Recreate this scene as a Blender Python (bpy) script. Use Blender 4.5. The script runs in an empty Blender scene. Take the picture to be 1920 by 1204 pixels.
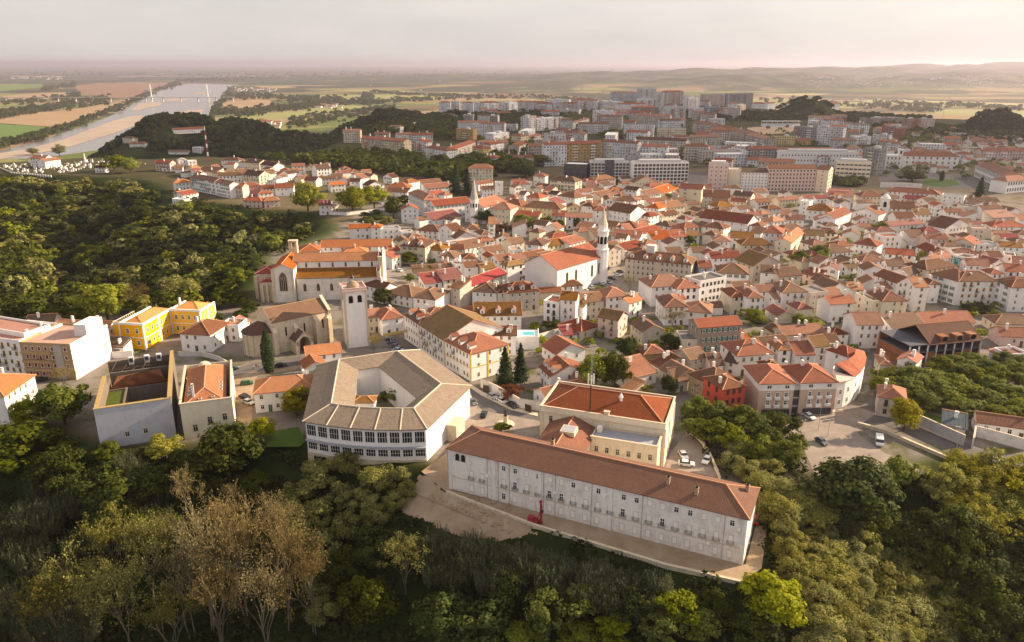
import bpy, math, random
import numpy as np
from mathutils import Vector, Matrix
R = math.radians
SC = bpy.context.scene
COL = SC.collection
RNG = random.Random(7)

# ------------------------------------------------------------------ camera model (full-size photograph pixels -> rays)
F, PITCH, CAMZ = 1420.0, R(18.8), 100.0
CP, SP = math.cos(PITCH), math.sin(PITCH)
PLAIN = -100.0

def ray(u, v):
    x, up = (u - 960.0) / F, (602.0 - v) / F
    return np.array([x, CP + SP * up, -SP + CP * up])

def flat(u, v, z=0.0):
    d = ray(u, v)
    t = (CAMZ - z) / -d[2]
    return (d[0] * t, d[1] * t)

# ------------------------------------------------------------------ terrain
NEAR = [(-500, 820), (0, 800), (70, 800), (170, 846), (340, 846), (440, 832), (570, 832), (700, 862), (790, 882), (835, 925), (1000, 990),
        (1250, 1068), (1390, 1098), (1432, 1075), (1442, 985), (1475, 935), (1530, 905), (1620, 885), (1720, 892), (1800, 868), (1920, 885), (2500, 900)]
FARE = [(1200, 186), (1000, 203), (880, 208), (815, 216), (720, 234), (640, 262), (560, 300), (480, 297), (380, 292), (280, 298), (150, 294), (0, 303), (-500, 300)]
PLP = [flat(*p) for p in NEAR] + [(1700, 500), (1700, 1420), (1300, 1480), flat(1700, 222), flat(1420, 203)] + [flat(*p) for p in FARE]
VAL = [flat(*p) for p in [(-500, 640), (0, 590), (150, 588), (240, 578), (330, 566), (440, 563), (458, 520), (470, 470), (540, 452), (590, 438), (600, 415), (560, 398),
                          (480, 398), (400, 384), (320, 380), (290, 350), (250, 338), (120, 332), (0, 327), (-500, 320)]]

SEG = {}
def sdist(poly, X, Y):
    """signed distance to a polygon, negative inside (arrays)"""
    X = np.asarray(X, float); Y = np.asarray(Y, float); shp = X.shape
    if id(poly) not in SEG:
        A = np.array(poly); E = np.roll(A, -1, 0) - A
        SEG[id(poly)] = (A, E, (E ** 2).sum(1) + 1e-9, np.where(np.abs(E[:, 1]) > 1e-9, E[:, 1], 1e-9), np.roll(A, -1, 0)[:, 1], poly)
    A, E, LL, EY, Y2, _ = SEG[id(poly)]
    out = np.empty(X.size); xf, yf = X.ravel(), Y.ravel()
    for s in range(0, X.size, 4000):
        x, y = xf[None, s:s + 4000], yf[None, s:s + 4000]
        wx, wy = x - A[:, :1], y - A[:, 1:]
        t = np.clip((wx * E[:, :1] + wy * E[:, 1:]) / LL[:, None], 0, 1)
        d = np.sqrt(((wx - E[:, :1] * t) ** 2 + (wy - E[:, 1:] * t) ** 2).min(0))
        c = ((A[:, 1:] > y) != (Y2[:, None] > y)) & (x < A[:, :1] + wy * E[:, :1] / EY[:, None])
        out[s:s + 4000] = np.where(c.sum(0) % 2 == 1, -d, d)
    return out.reshape(shp)

HILLS = [  # x, y, sx, sy, top (absolute height)
    (-575, 1330, 80, 150, 17), (-470, 1300, 120, 130, 0), (-210, 1490, 150, 140, 6), (-110, 1520, 70, 90, 14), (-340, 1300, 130, 120, -16),
    (585, 1560, 110, 90, 24), (730, 1180, 75, 90, 31), (840, 1160, 100, 80, 22), (-40, 1900, 260, 120, -20)]
FARH = [(900, 7800, 900, 700, 70), (1900, 7000, 520, 420, 125), (2700, 7600, 800, 600, 120), (3600, 7200, 700, 600, 105), (4500, 7600, 900, 700, 130),
        (5600, 7400, 900, 700, 120), (2300, 9500, 1800, 900, 150), (4200, 10500, 2500, 1200, 165), (7000, 9500, 2500, 1300, 170), (-300, 11000, 1800, 900, 70),
        (6600, 6800, 900, 600, 110), (3100, 6300, 500, 300, 60), (5000, 6500, 600, 320, 70), (8500, 12500, 4000, 1500, 230)]

def zf(X, Y):
    X = np.asarray(X, float); Y = np.asarray(Y, float)
    s = np.maximum(sdist(PLP, X, Y), 0)
    z = PLAIN * (1 - np.exp(-s * 0.0062))
    near = (Y < 420)
    z = np.where(near & (s > 0), -np.minimum(s * 0.62, 60 + 0.02 * s), z)
    v = np.maximum(-sdist(VAL, X, Y), 0)
    z = z - (52 + 13 * np.sin(X * .043 + Y * .016) + 9 * np.sin(X * .021 - Y * .03 + 1)) * (1 - np.exp(-v * 0.012)) * (s < 1)
    h = np.full(X.shape, PLAIN)
    for (hx, hy, sx, sy, top) in HILLS:
        h = np.maximum(h, PLAIN + (top - PLAIN) * np.exp(-0.5 * (((X - hx) / sx) ** 2 + ((Y - hy) / sy) ** 2)) * (1 + .05 * np.sin(X * .045 + hx) * np.sin(Y * .05) + .05 * np.sin(X * .021 + Y * .013)))
    z = np.where(z < h, h, z)
    f = np.zeros(X.shape)
    for (hx, hy, sx, sy, top) in FARH:
        f = np.maximum(f, top * np.exp(-0.5 * (((X - hx) / sx) ** 2 + ((Y - hy) / sy) ** 2)))
    f = f * (0.8 + 0.2 * np.sin(X * 0.006 + np.sin(Y * 0.004) * 2) * np.sin(Y * 0.007 + X * .002))
    return z + f

def z1(x, y):
    return float(zf(np.array([x]), np.array([y]))[0])

TS = np.geomspace(60, 12000, 460)
def P(u, v, h=0.0):
    """where the ray through pixel (u, v) first comes within h of the ground: (x, y, ground z)"""
    d = ray(u, v)
    def gap(T): return CAMZ + d[2] * T - zf(d[0] * T, d[1] * T) - h
    T = TS
    for step in range(2):
        g = gap(T); i = int(np.argmax(g < 0))
        if g[i] >= 0: i = len(T) - 1
        if i == 0: i = 1
        t0, t1, a, b = T[i - 1], T[i], g[i - 1], g[i]
        T = np.linspace(t0, t1, 24)
    t = t0 + (t1 - t0) * min(1, max(0, a / (a - b + 1e-12)))
    x, y = d[0] * t, d[1] * t
    return (x, y, z1(x, y))

def mpp(u, v, h=0.0):
    """metres per photograph pixel at the ground seen in pixel (u, v)"""
    x, y, z = P(u, v, h)
    return (y * CP + (CAMZ - z) * SP) / F

# ------------------------------------------------------------------ materials
def mat(name, build, rough=0.9, spec=0.2):
    m = bpy.data.materials.new(name); m.use_nodes = True
    nt = m.node_tree; b = nt.nodes['Principled BSDF']
    b.inputs['Roughness'].default_value = rough
    b.inputs['Specular IOR Level'].default_value = spec
    build(nt, b)
    return m

def N(nt, t, **kw):
    n = nt.nodes.new(t)
    for k, v in kw.items():
        if k.startswith('i_'):
            n.inputs[k[2:].replace('_', ' ')].default_value = v
        else:
            setattr(n, k, v)
    return n

def noise(nt, vec, scale, detail=4, rough=.6):
    n = N(nt, 'ShaderNodeTexNoise'); n.inputs['Scale'].default_value = scale
    n.inputs['Detail'].default_value = detail; n.inputs['Roughness'].default_value = rough
    if vec is not None: nt.links.new(vec, n.inputs['Vector'])
    return n.outputs['Fac']

def ramp(nt, fac, stops):
    r = N(nt, 'ShaderNodeValToRGB')
    e = r.color_ramp.elements
    while len(e) < len(stops): e.new(.5)
    for i, (p, c) in enumerate(stops):
        e[i].position = p; e[i].color = (*c, 1) if len(c) == 3 else c
    nt.links.new(fac, r.inputs['Fac'])
    return r.outputs['Color']

def mix(nt, fac, a, b, blend='MIX'):
    m = N(nt, 'ShaderNodeMix', data_type='RGBA', blend_type=blend)
    for s, v in ((m.inputs[0], fac), (m.inputs[6], a), (m.inputs[7], b)):
        if hasattr(v, 'is_output') or hasattr(v, 'links'):
            nt.links.new(v, s)
        elif isinstance(v, (int, float)):
            s.default_value = v
        else:
            s.default_value = (*v, 1) if len(v) == 3 else v
    return m.outputs[2]

def mth(nt, op, a, b=None, c=None):
    m = N(nt, 'ShaderNodeMath', operation=op)
    for i, v in enumerate((a, b, c)):
        if v is None: continue
        if isinstance(v, (int, float)): m.inputs[i].default_value = v
        else: nt.links.new(v, m.inputs[i])
    return m.outputs[0]

def objvec(nt):
    tc = N(nt, 'ShaderNodeTexCoord'); oi = N(nt, 'ShaderNodeObjectInfo')
    sc = N(nt, 'ShaderNodeVectorMath', operation='SCALE'); nt.links.new(oi.outputs['Location'], sc.inputs[0]); sc.inputs['Scale'].default_value = .37
    ad = N(nt, 'ShaderNodeVectorMath', operation='ADD')
    nt.links.new(tc.outputs['Object'], ad.inputs[0]); nt.links.new(sc.outputs[0], ad.inputs[1])
    return ad.outputs[0], oi.outputs['Random']

def hue(nt, col, rnd, dh=.02, ds=.2, dv=.3):
    h = N(nt, 'ShaderNodeHueSaturation')
    nt.links.new(col, h.inputs['Color'])
    nt.links.new(mth(nt, 'MULTIPLY_ADD', rnd, dh, .5 - dh / 2), h.inputs['Hue'])
    nt.links.new(mth(nt, 'MULTIPLY_ADD', rnd, -ds, 1 + ds / 2), h.inputs['Saturation'])
    fr = mth(nt, 'FRACT', mth(nt, 'MULTIPLY', rnd, 7.31))
    nt.links.new(mth(nt, 'MULTIPLY_ADD', fr, dv, 1 - dv / 2), h.inputs['Value'])
    return h.outputs['Color']

def bump(nt, b, fac, strength=.3, dist=.05):
    n = N(nt, 'ShaderNodeBump'); n.inputs['Strength'].default_value = strength; n.inputs['Distance'].default_value = dist
    nt.links.new(fac, n.inputs['Height']); nt.links.new(n.outputs[0], b.inputs['Normal'])

def wall_mat(name, c, stain=.35, dirt=(.22, .17, .13), dv=.12, rough_scale=1.0):
    def f(nt, b):
        v, rnd = objvec(nt)
        mp = N(nt, 'ShaderNodeMapping'); nt.links.new(v, mp.inputs[0]); mp.inputs['Scale'].default_value = (.55, .55, .16)
        streak = noise(nt, mp.outputs[0], 1.2 * rough_scale, 6, .7)
        blot = noise(nt, v, .35 * rough_scale, 5, .65)
        fac = mth(nt, 'MULTIPLY', streak, blot)
        k = ramp(nt, fac, [(.22, (0, 0, 0)), (.52, (1, 1, 1))])
        base = mix(nt, noise(nt, v, 3.0, 3), tuple(x * .9 for x in c), tuple(min(1, x * 1.06) for x in c))
        col = mix(nt, mth(nt, 'MULTIPLY', k, stain), base, dirt)
        nt.links.new(hue(nt, col, rnd, .012, .15, dv), b.inputs['Base Color'])
    return mat(name, f, .92, .15)

def roof_mat(name, c, c2, lich=.35, period=.32):
    def f(nt, b):
        v, rnd = objvec(nt)
        uv = N(nt, 'ShaderNodeUVMap').outputs[0]
        sx = N(nt, 'ShaderNodeSeparateXYZ'); nt.links.new(uv, sx.inputs[0])
        chan = mth(nt, 'SINE', mth(nt, 'MULTIPLY', sx.outputs[0], 2 * math.pi / period))
        row = mth(nt, 'FRACT', mth(nt, 'MULTIPLY', sx.outputs[1], 1 / .42))
        fl = N(nt, 'ShaderNodeVectorMath', operation='SCALE'); nt.links.new(uv, fl.inputs[0]); fl.inputs['Scale'].default_value = 2.6
        fo = N(nt, 'ShaderNodeVectorMath', operation='FLOOR'); nt.links.new(fl.outputs[0], fo.inputs[0])
        wn = N(nt, 'ShaderNodeTexWhiteNoise', noise_dimensions='3D'); nt.links.new(fo.outputs[0], wn.inputs[0])
        big = noise(nt, v, .22, 5, .7)
        mid = noise(nt, v, 1.3, 4, .7)
        col = mix(nt, ramp(nt, big, [(.3, (0, 0, 0)), (.7, (1, 1, 1))]), c, c2)
        col = mix(nt, mth(nt, 'MULTIPLY', ramp(nt, mid, [(.40, (0, 0, 0)), (.68, (1, 1, 1))]), lich), col, (.13, .075, .03))
        col = mix(nt, mth(nt, 'MULTIPLY', ramp(nt, noise(nt, v, .5, 6, .75), [(.52, (0, 0, 0)), (.66, (1, 1, 1))]), lich * 1.1), col, (.085, .05, .035))
        col = mix(nt, mth(nt, 'MULTIPLY', wn.outputs[0], .5), col, tuple(x * .6 for x in c))
        lines = mth(nt, 'MULTIPLY_ADD', chan, .16, .84)
        col = mix(nt, mth(nt, 'MULTIPLY_ADD', lines, -1.0, 1.0), col, (.05, .025, .02))
        nt.links.new(hue(nt, col, rnd, .022, .35, .62), b.inputs['Base Color'])
        hgt = mth(nt, 'ADD', chan, mth(nt, 'MULTIPLY', row, .5))
        bump(nt, b, hgt, .5, .05)
    return mat(name, f, .88, .15)

def plain_mat(name, c, rough=.8, spec=.2, var=.15, sc=1.0, metal=0):
    def f(nt, b):
        v, rnd = objvec(nt)
        k = noise(nt, v, sc, 4)
        col = mix(nt, k, tuple(x * (1 - var) for x in c), tuple(min(1, x * (1 + var)) for x in c))
        nt.links.new(col, b.inputs['Base Color']); b.inputs['Metallic'].default_value = metal
    return mat(name, f, rough, spec)

def leaf_mat(name, c, c2, dv=.5, trans=.45):
    def f(nt, b):
        v, rnd = objvec(nt)
        g = N(nt, 'ShaderNodeNewGeometry')
        k = noise(nt, v, .45, 3)
        k2 = mth(nt, 'ADD', mth(nt, 'MULTIPLY', g.outputs['Random Per Island'], .6), mth(nt, 'MULTIPLY', k, .4))
        col = mix(nt, k2, c, c2)
        col = hue(nt, col, rnd, .018, .25, dv)
        nt.links.new(col, b.inputs['Base Color'])
        t = N(nt, 'ShaderNodeBsdfTranslucent'); nt.links.new(col, t.inputs[0])
        ms = N(nt, 'ShaderNodeMixShader'); ms.inputs[0].default_value = trans
        nt.links.new(b.outputs[0], ms.inputs[1]); nt.links.new(t.outputs[0], ms.inputs[2])
        nt.links.new(ms.outputs[0], nt.nodes['Material Output'].inputs[0])
    return mat(name, f, .75, .12)

M = {}
for k, c, st in [('w', (.78, .76, .76), .26), ('c', (.70, .62, .48), .35), ('e', (.56, .50, .43), .45), ('p', (.62, .47, .43), .35), ('pink', (.60, .26, .24), .3),
                 ('y', (.78, .62, .34), .35), ('o', (.38, .27, .14), .55), ('g', (.36, .34, .34), .45), ('gw', (.56, .55, .56), .35), ('t', (.30, .25, .21), .5),
                 ('lb', (.42, .50, .60), .3), ('red', (.62, .065, .03), .15), ('yel', (.80, .46, .02), .1), ('br', (.42, .16, .08), .5), ('dk', (.09, .09, .11), .2),
                 ('hot', (.56, .40, .31), .25), ('cr', (.72, .65, .52), .35)]:
    M['W' + k] = wall_mat('plaster_' + k, c, st)
M['Wst'] = wall_mat('old_limestone', (.60, .51, .38), .65, (.17, .13, .09), .1, 1.8)
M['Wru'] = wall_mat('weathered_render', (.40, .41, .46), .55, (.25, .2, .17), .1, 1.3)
M['Wcv'] = wall_mat('convent_plaster', (.72, .68, .65), .7, (.28, .22, .18), .05, 1.2)
M['Wbrick'] = wall_mat('raw_hollow_brick', (.27, .11, .055), .5, (.12, .07, .05), .1, 2.0)
for k, c, c2 in [('r', (.37, .14, .085), (.25, .10, .065)), ('b', (.225, .108, .062), (.145, .073, .045)), ('k', (.125, .06, .045), (.10, .055, .045)),
                 ('o', (.50, .185, .068), (.38, .14, .06)), ('y', (.28, .15, .035), (.20, .10, .035)), ('m', (.30, .075, .07), (.22, .065, .06)),
                 ('pk', (.50, .27, .21), (.42, .22, .17)), ('or', (.78, .25, .012), (.66, .19, .012)), ('cv', (.265, .10, .062), (.185, .072, .048)), ('g', (.27, .26, .26), (.2, .19, .2)),
                 ('sc', (.245, .185, .14), (.19, .14, .105)), ('bl', (.10, .16, .22), (.13, .16, .18))]:
    M['R' + k] = roof_mat('roof_tile_' + k, c, c2, .15 if k in ('or', 'o', 'pk') else .3 if k in ('r', 'cv', 'm') else .45)
M['Rpa'] = roof_mat('roof_tile_palace', (.40, .165, .085), (.29, .12, .065), .3)
M['cap'] = plain_mat('ridge_mortar', (.50, .25, .15), .9, .1, .25, 1.5)
M['white'] = plain_mat('white_paint', (.75, .73, .70), .8, .2, .08)
M['stonetrim'] = plain_mat('limestone_trim', (.55, .47, .36), .85, .15, .2, 2)
M['ytrim'] = plain_mat('ochre_trim', (.62, .42, .12), .85, .15, .15)
M['glass'] = plain_mat('window_glass', (.018, .02, .026), .12, .5, .2)
M['glass2'] = plain_mat('dusty_glass', (.05, .055, .065), .25, .5, .3)
M['shut_g'] = plain_mat('green_shutter', (.03, .13, .12), .6)
M['shut_m'] = plain_mat('maroon_shutter', (.16, .015, .02), .6)
M['wood'] = plain_mat('dark_wood', (.07, .04, .025), .7)
M['iron'] = plain_mat('dark_iron', (.03, .03, .032), .5, .4)
M['steel'] = plain_mat('galvanised_steel', (.42, .42, .42), .4, .5, .1, 1, .6)
M['conc'] = plain_mat('concrete', (.38, .36, .34), .9, .15, .25, .6)
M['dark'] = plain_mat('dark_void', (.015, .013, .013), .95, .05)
M['gold'] = plain_mat('lichen_coping', (.36, .25, .10), .9, .1, .3, 1.0)
M['bronze'] = plain_mat('bronze', (.05, .04, .03), .5, .4)
M['redpaint'] = plain_mat('red_paint', (.30, .02, .03), .5, .4)
M['pool'] = plain_mat('pool_water', (.05, .42, .52), .1, .5)
M['mag'] = plain_mat('magenta_terrace', (.5, .10, .22), .85)
M['roofmetal'] = plain_mat('grey_sheet_roof', (.30, .31, .36), .6, .3, .2, .4)
M['bark'] = plain_mat('bark', (.075, .055, .04), .95, .1, .35, 3)
M['Wdn'] = wall_mat('sooty_masonry', (.17, .135, .11), .6, (.08, .06, .05), .1, 1.5)  # dark brown masonry for the ruin's inner walls and the porch door
M['chst'] = plain_mat('stone_chimney', (.33, .24, .17), .9, .1, .3, 2)
M['tyre'] = plain_mat('tyre', (.02, .02, .02), .9)
M['skin'] = plain_mat('skin', (.45, .26, .18), .7)

def pattern_wall(name, c, win=(.05, .055, .07), acc=(.42, .34, .30), su=3.1, sv=2.9, wu=.42, wv=.5):
    """plaster with the dark openings of a far-off facade laid out in metres along the wall"""
    def f(nt, b):
        v, rnd = objvec(nt)
        uv = N(nt, 'ShaderNodeUVMap').outputs[0]
        s = N(nt, 'ShaderNodeSeparateXYZ'); nt.links.new(uv, s.inputs[0])
        fu = mth(nt, 'FRACT', mth(nt, 'MULTIPLY', s.outputs[0], 1 / su)); fv = mth(nt, 'FRACT', mth(nt, 'MULTIPLY', s.outputs[1], 1 / sv))
        inu = mth(nt, 'LESS_THAN', mth(nt, 'ABSOLUTE', mth(nt, 'SUBTRACT', fu, .5)), wu / 2)
        inv = mth(nt, 'LESS_THAN', mth(nt, 'ABSOLUTE', mth(nt, 'SUBTRACT', fv, .55)), wv / 2)
        m = mth(nt, 'MULTIPLY', inu, inv)
        cx = N(nt, 'ShaderNodeCombineXYZ')
        nt.links.new(mth(nt, 'FLOOR', mth(nt, 'MULTIPLY', s.outputs[0], 1 / su)), cx.inputs[0]); nt.links.new(mth(nt, 'FLOOR', mth(nt, 'MULTIPLY', s.outputs[1], 1 / sv)), cx.inputs[1])
        nt.links.new(rnd, cx.inputs[2])
        wn = N(nt, 'ShaderNodeTexWhiteNoise', noise_dimensions='3D'); nt.links.new(cx.outputs[0], wn.inputs[0])
        cc = N(nt, 'ShaderNodeCombineXYZ'); nt.links.new(mth(nt, 'FLOOR', mth(nt, 'MULTIPLY', s.outputs[0], 1 / (su * 2))), cc.inputs[0]); nt.links.new(rnd, cc.inputs[2])
        wc = N(nt, 'ShaderNodeTexWhiteNoise', noise_dimensions='3D'); nt.links.new(cc.outputs[0], wc.inputs[0])
        blot = noise(nt, v, .3, 5)
        base = mix(nt, mth(nt, 'MULTIPLY', blot, .35), c, tuple(x * .6 for x in c))
        base = mix(nt, mth(nt, 'MULTIPLY', mth(nt, 'GREATER_THAN', wc.outputs[0], .74), .5), base, acc)
        base = hue(nt, base, rnd, .02, .3, .25)
        wcol = mix(nt, mth(nt, 'GREATER_THAN', wn.outputs[0], .72), win, tuple(x * .8 for x in c))
        slab = mth(nt, 'LESS_THAN', fv, .1)  # floor line darkened: balcony shadow put into the wall colour
        base = mix(nt, mth(nt, 'MULTIPLY', slab, .35), base, tuple(x * .45 for x in c))
        nt.links.new(mix(nt, m, base, wcol), b.inputs['Base Color'])
    return mat(name, f, .9, .2)
for k, c in [('w', (.76, .76, .79)), ('gw', (.62, .62, .65)), ('e', (.50, .45, .40)), ('c', (.62, .54, .40)), ('g', (.30, .29, .30)), ('p', (.56, .45, .43)), ('o', (.46, .34, .17)),
             ('br', (.36, .13, .09)), ('t', (.28, .22, .19)), ('y', (.62, .47, .17)), ('dk', (.08, .08, .1))]:
    M['A' + k] = pattern_wall('block_facade_' + k, c)

# ------------------------------------------------------------------ mesh building
class MB:
    def __init__(s): s.v, s.f, s.m, s.uv = [], [], [], {}
    def poly(s, pts, m=0, uv=None):
        i = len(s.v); s.v += [tuple(p) for p in pts]
        if uv is not None: s.uv[len(s.f)] = uv
        s.f.append(tuple(range(i, i + len(pts)))); s.m.append(m)
    def box(s, x0, y0, z0, x1, y1, z1, m=0, bottom=True, top=True):
        i = len(s.v)
        s.v += [(x0, y0, z0), (x1, y0, z0), (x1, y1, z0), (x0, y1, z0), (x0, y0, z1), (x1, y0, z1), (x1, y1, z1), (x0, y1, z1)]
        fs = [(0, 1, 5, 4), (1, 2, 6, 5), (2, 3, 7, 6), (3, 0, 4, 7)]
        if bottom: fs.append((3, 2, 1, 0))
        if top: fs.append((4, 5, 6, 7))
        for f in fs: s.f.append(tuple(i + k for k in f)); s.m.append(m)
    def prism(s, pts, z0, z1, m=0, mt=None):
        """pts counter-clockwise (x, y)"""
        n = len(pts); i = len(s.v)
        s.v += [(x, y, z0) for x, y in pts] + [(x, y, z1) for x, y in pts]
        for k in range(n):
            j = (k + 1) % n
            s.f.append((i + k, i + j, i + n + j, i + n + k)); s.m.append(m)
        s.f.append(tuple(i + n + k for k in range(n))); s.m.append(m if mt is None else mt)
        s.f.append(tuple(i + k for k in reversed(range(n)))); s.m.append(m)
    def tube(s, p, q, r0, r1=None, n=6, m=0, cap=True):
        p, q = Vector(p), Vector(q); r1 = r0 if r1 is None else r1
        d = (q - p)
        if d.length < 1e-6: return
        d.normalize(); a = d.orthogonal().normalized(); b = d.cross(a)
        i = len(s.v)
        for c, r in ((p, r0), (q, r1)):
            for k in range(n):
                t = 2 * math.pi * k / n
                s.v.append(tuple(c + (a * math.cos(t) + b * math.sin(t)) * r))
        for k in range(n):
            j = (k + 1) % n
            s.f.append((i + k, i + j, i + n + j, i + n + k)); s.m.append(m)
        if cap:
            s.f.append(tuple(i + n + k for k in range(n))); s.m.append(m)
            s.f.append(tuple(i + k for k in reversed(range(n)))); s.m.append(m)
    def lathe(s, prof, n=16, m=0, c=(0, 0)):
        i = len(s.v)
        for r, z in prof:
            for k in range(n):
                t = 2 * math.pi * k / n
                s.v.append((c[0] + r * math.cos(t), c[1] + r * math.sin(t), z))
        for a in range(len(prof) - 1):
            for k in range(n):
                j = (k + 1) % n
                s.f.append((i + a * n + k, i + a * n + j, i + (a + 1) * n + j, i + (a + 1) * n + k)); s.m.append(m)
        s.f.append(tuple(i + (len(prof) - 1) * n + k for k in range(n))); s.m.append(m)
    def shell(s, tops, th=.2, m=0):
        """sloping roof planes as one closed slab with tile coordinates along eave and slope"""
        idx, pts = {}, []
        def vi(p):
            k = tuple(round(c, 3) for c in p)
            if k not in idx: idx[k] = len(pts); pts.append(tuple(p))
            return idx[k]
        fs = [[vi(p) for p in t] for t in tops]
        base = len(s.v); n = len(pts)
        s.v += pts + [(x, y, z - th) for x, y, z in pts]
        cnt = {}
        for f, t in zip(fs, tops):
            a, b, c = Vector(t[0]), Vector(t[1]), Vector(t[2])
            nn = (b - a).cross(c - a).normalized()
            tx = Vector((0, 0, 1)).cross(nn)
            tx = tx.normalized() if tx.length > 1e-4 else Vector((1, 0, 0))
            ty = nn.cross(tx)
            s.uv[len(s.f)] = [(Vector(p).dot(tx), Vector(p).dot(ty)) for p in t]
            s.f.append(tuple(base + i for i in f)); s.m.append(m)
            s.f.append(tuple(base + n + i for i in reversed(f))); s.m.append(m)
            for i in range(len(f)):
                e = (f[i], f[(i + 1) % len(f)]); cnt[e] = 1
        for (a, b) in cnt:
            if (b, a) not in cnt:
                s.f.append((base + b, base + a, base + n + a, base + n + b)); s.m.append(m)
    def cap(s, p, q, w=.16, h=.12, m=1):
        s.tube(Vector(p) + Vector((0, 0, -.02)), Vector(q) + Vector((0, 0, -.02)), w, w, 5, m)
    def mesh(s, name, mats, smooth=False):
        me = bpy.data.meshes.new(name)
        me.from_pydata(s.v, [], s.f)
        for x in mats: me.materials.append(x)
        if len(mats) > 1: me.polygons.foreach_set('material_index', s.m)
        if s.uv:
            ul = me.uv_layers.new(name='UVMap')
            for fi, uv in s.uv.items():
                ls = me.polygons[fi].loop_start
                for k, c in enumerate(uv): ul.data[ls + k].uv = c
        if smooth: me.polygons.foreach_set('use_smooth', [True] * len(s.f))
        me.update()
        return me
    def obj(s, name, mats, parent=None, smooth=False):
        return link(name, s.mesh(name, mats if isinstance(mats, (list, tuple)) else [mats], smooth), parent)

def link(name, data, parent=None, loc=None, rz=0, scale=None):
    o = bpy.data.objects.new(name, data); COL.objects.link(o)
    if parent is not None: o.parent = parent
    if loc is not None: o.location = loc
    if rz: o.rotation_euler = (0, 0, rz)
    if scale is not None: o.scale = scale
    return o

def tag(o, label=None, cat=None, group=None, kind=None):
    if label: o['label'] = label
    if cat: o['category'] = cat
    if group: o['group'] = group
    if kind: o['kind'] = kind
    return o

def thing(name, label, cat, loc=(0, 0, 0), rz=0, group=None):
    o = link(name, None, None, loc, rz); o.empty_display_size = .5
    return tag(o, label, cat, group)

def dup(root, loc, rz=0, scale=None, label=None, group=None):
    r = root.copy(); COL.objects.link(r); r.location = loc; r.rotation_euler = (0, 0, rz)
    if scale is not None: r.scale = scale
    if label: r['label'] = label
    if group: r['group'] = group
    for ch in KIDS.get(root.name, ()):
        c = ch.copy(); COL.objects.link(c); c.parent = r
        for g in KIDS.get(ch.name, ()):
            d = g.copy(); COL.objects.link(d); d.parent = c
    return r
KIDS = {}
def remember(root):
    KIDS[root.name] = list(root.children)
    for c in root.children: KIDS[c.name] = list(c.children)

# ------------------------------------------------------------------ roofs, walls, windows in a building's own frame
def roof(mb, x0, y0, x1, y1, z, kind, pitch=.46, ov=.35, caps=True):
    """returns f(x, y) = height of the roof surface"""
    X0, X1, Y0, Y1 = x0 - ov, x1 + ov, y0 - ov, y1 + ov
    w, d = X1 - X0, Y1 - Y0
    ze = z - ov * pitch
    if kind == 'g':
        ym = (Y0 + Y1) / 2; zr = ze + d / 2 * pitch
        mb.shell([[(X0, Y0, ze), (X1, Y0, ze), (X1, ym, zr), (X0, ym, zr)], [(X1, Y1, ze), (X0, Y1, ze), (X0, ym, zr), (X1, ym, zr)]])
        if caps:
            mb.cap((X0, ym, zr), (X1, ym, zr))
            for X in (X0, X1):
                mb.cap((X, Y0, ze), (X, ym, zr), .1); mb.cap((X, Y1, ze), (X, ym, zr), .1)
        return lambda x, y: zr - abs(y - ym) * pitch
    if kind == 'x':
        xm = (X0 + X1) / 2; zr = ze + w / 2 * pitch
        mb.shell([[(X0, Y1, ze), (X0, Y0, ze), (xm, Y0, zr), (xm, Y1, zr)], [(X1, Y0, ze), (X1, Y1, ze), (xm, Y1, zr), (xm, Y0, zr)]])
        if caps:
            mb.cap((xm, Y0, zr), (xm, Y1, zr))
            for Y in (Y0, Y1):
                mb.cap((X0, Y, ze), (xm, Y, zr), .1); mb.cap((X1, Y, ze), (xm, Y, zr), .1)
        return lambda x, y: zr - abs(x - xm) * pitch
    if kind == 's':
        zr = ze + d * pitch * .7
        mb.shell([[(X0, Y0, ze), (X1, Y0, ze), (X1, Y1, zr), (X0, Y1, zr)]])
        if caps: mb.cap((X0, Y1, zr), (X1, Y1, zr))
        return lambda x, y: ze + (y - Y0) * pitch * .7
    if kind == 'h':
        k = min(w, d) / 2; zr = ze + k * pitch
        if w >= d:
            ym = (Y0 + Y1) / 2; a, b = (X0 + k * .92, ym, zr), (X1 - k * .92, ym, zr)
        else:
            xm = (X0 + X1) / 2; a, b = (xm, Y0 + k * .92, zr), (xm, Y1 - k * .92, zr)
        c = [(X0, Y0, ze), (X1, Y0, ze), (X1, Y1, ze), (X0, Y1, ze)]
        if w >= d:
            tops = [[c[0], c[1], b, a], [c[1], c[2], b], [c[2], c[3], a, b], [c[3], c[0], a]]
            hips = [(c[0], a), (c[3], a), (c[1], b), (c[2], b)]
        else:
            tops = [[c[0], c[1], a], [c[1], c[2], b, a], [c[2], c[3], b], [c[3], c[0], a, b]]
            hips = [(c[0], a), (c[1], a), (c[2], b), (c[3], b)]
        mb.shell(tops)
        if caps:
            mb.cap(a, b)
            for p, q in hips: mb.cap(p, q)
        return lambda x, y: ze + min(x - X0, X1 - x, y - Y0, Y1 - y) * pitch
    # flat with parapet
    mb.box(x0 + .25, y0 + .25, z - .15, x1 - .25, y1 - .25, z)
    return lambda x, y: z

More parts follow.
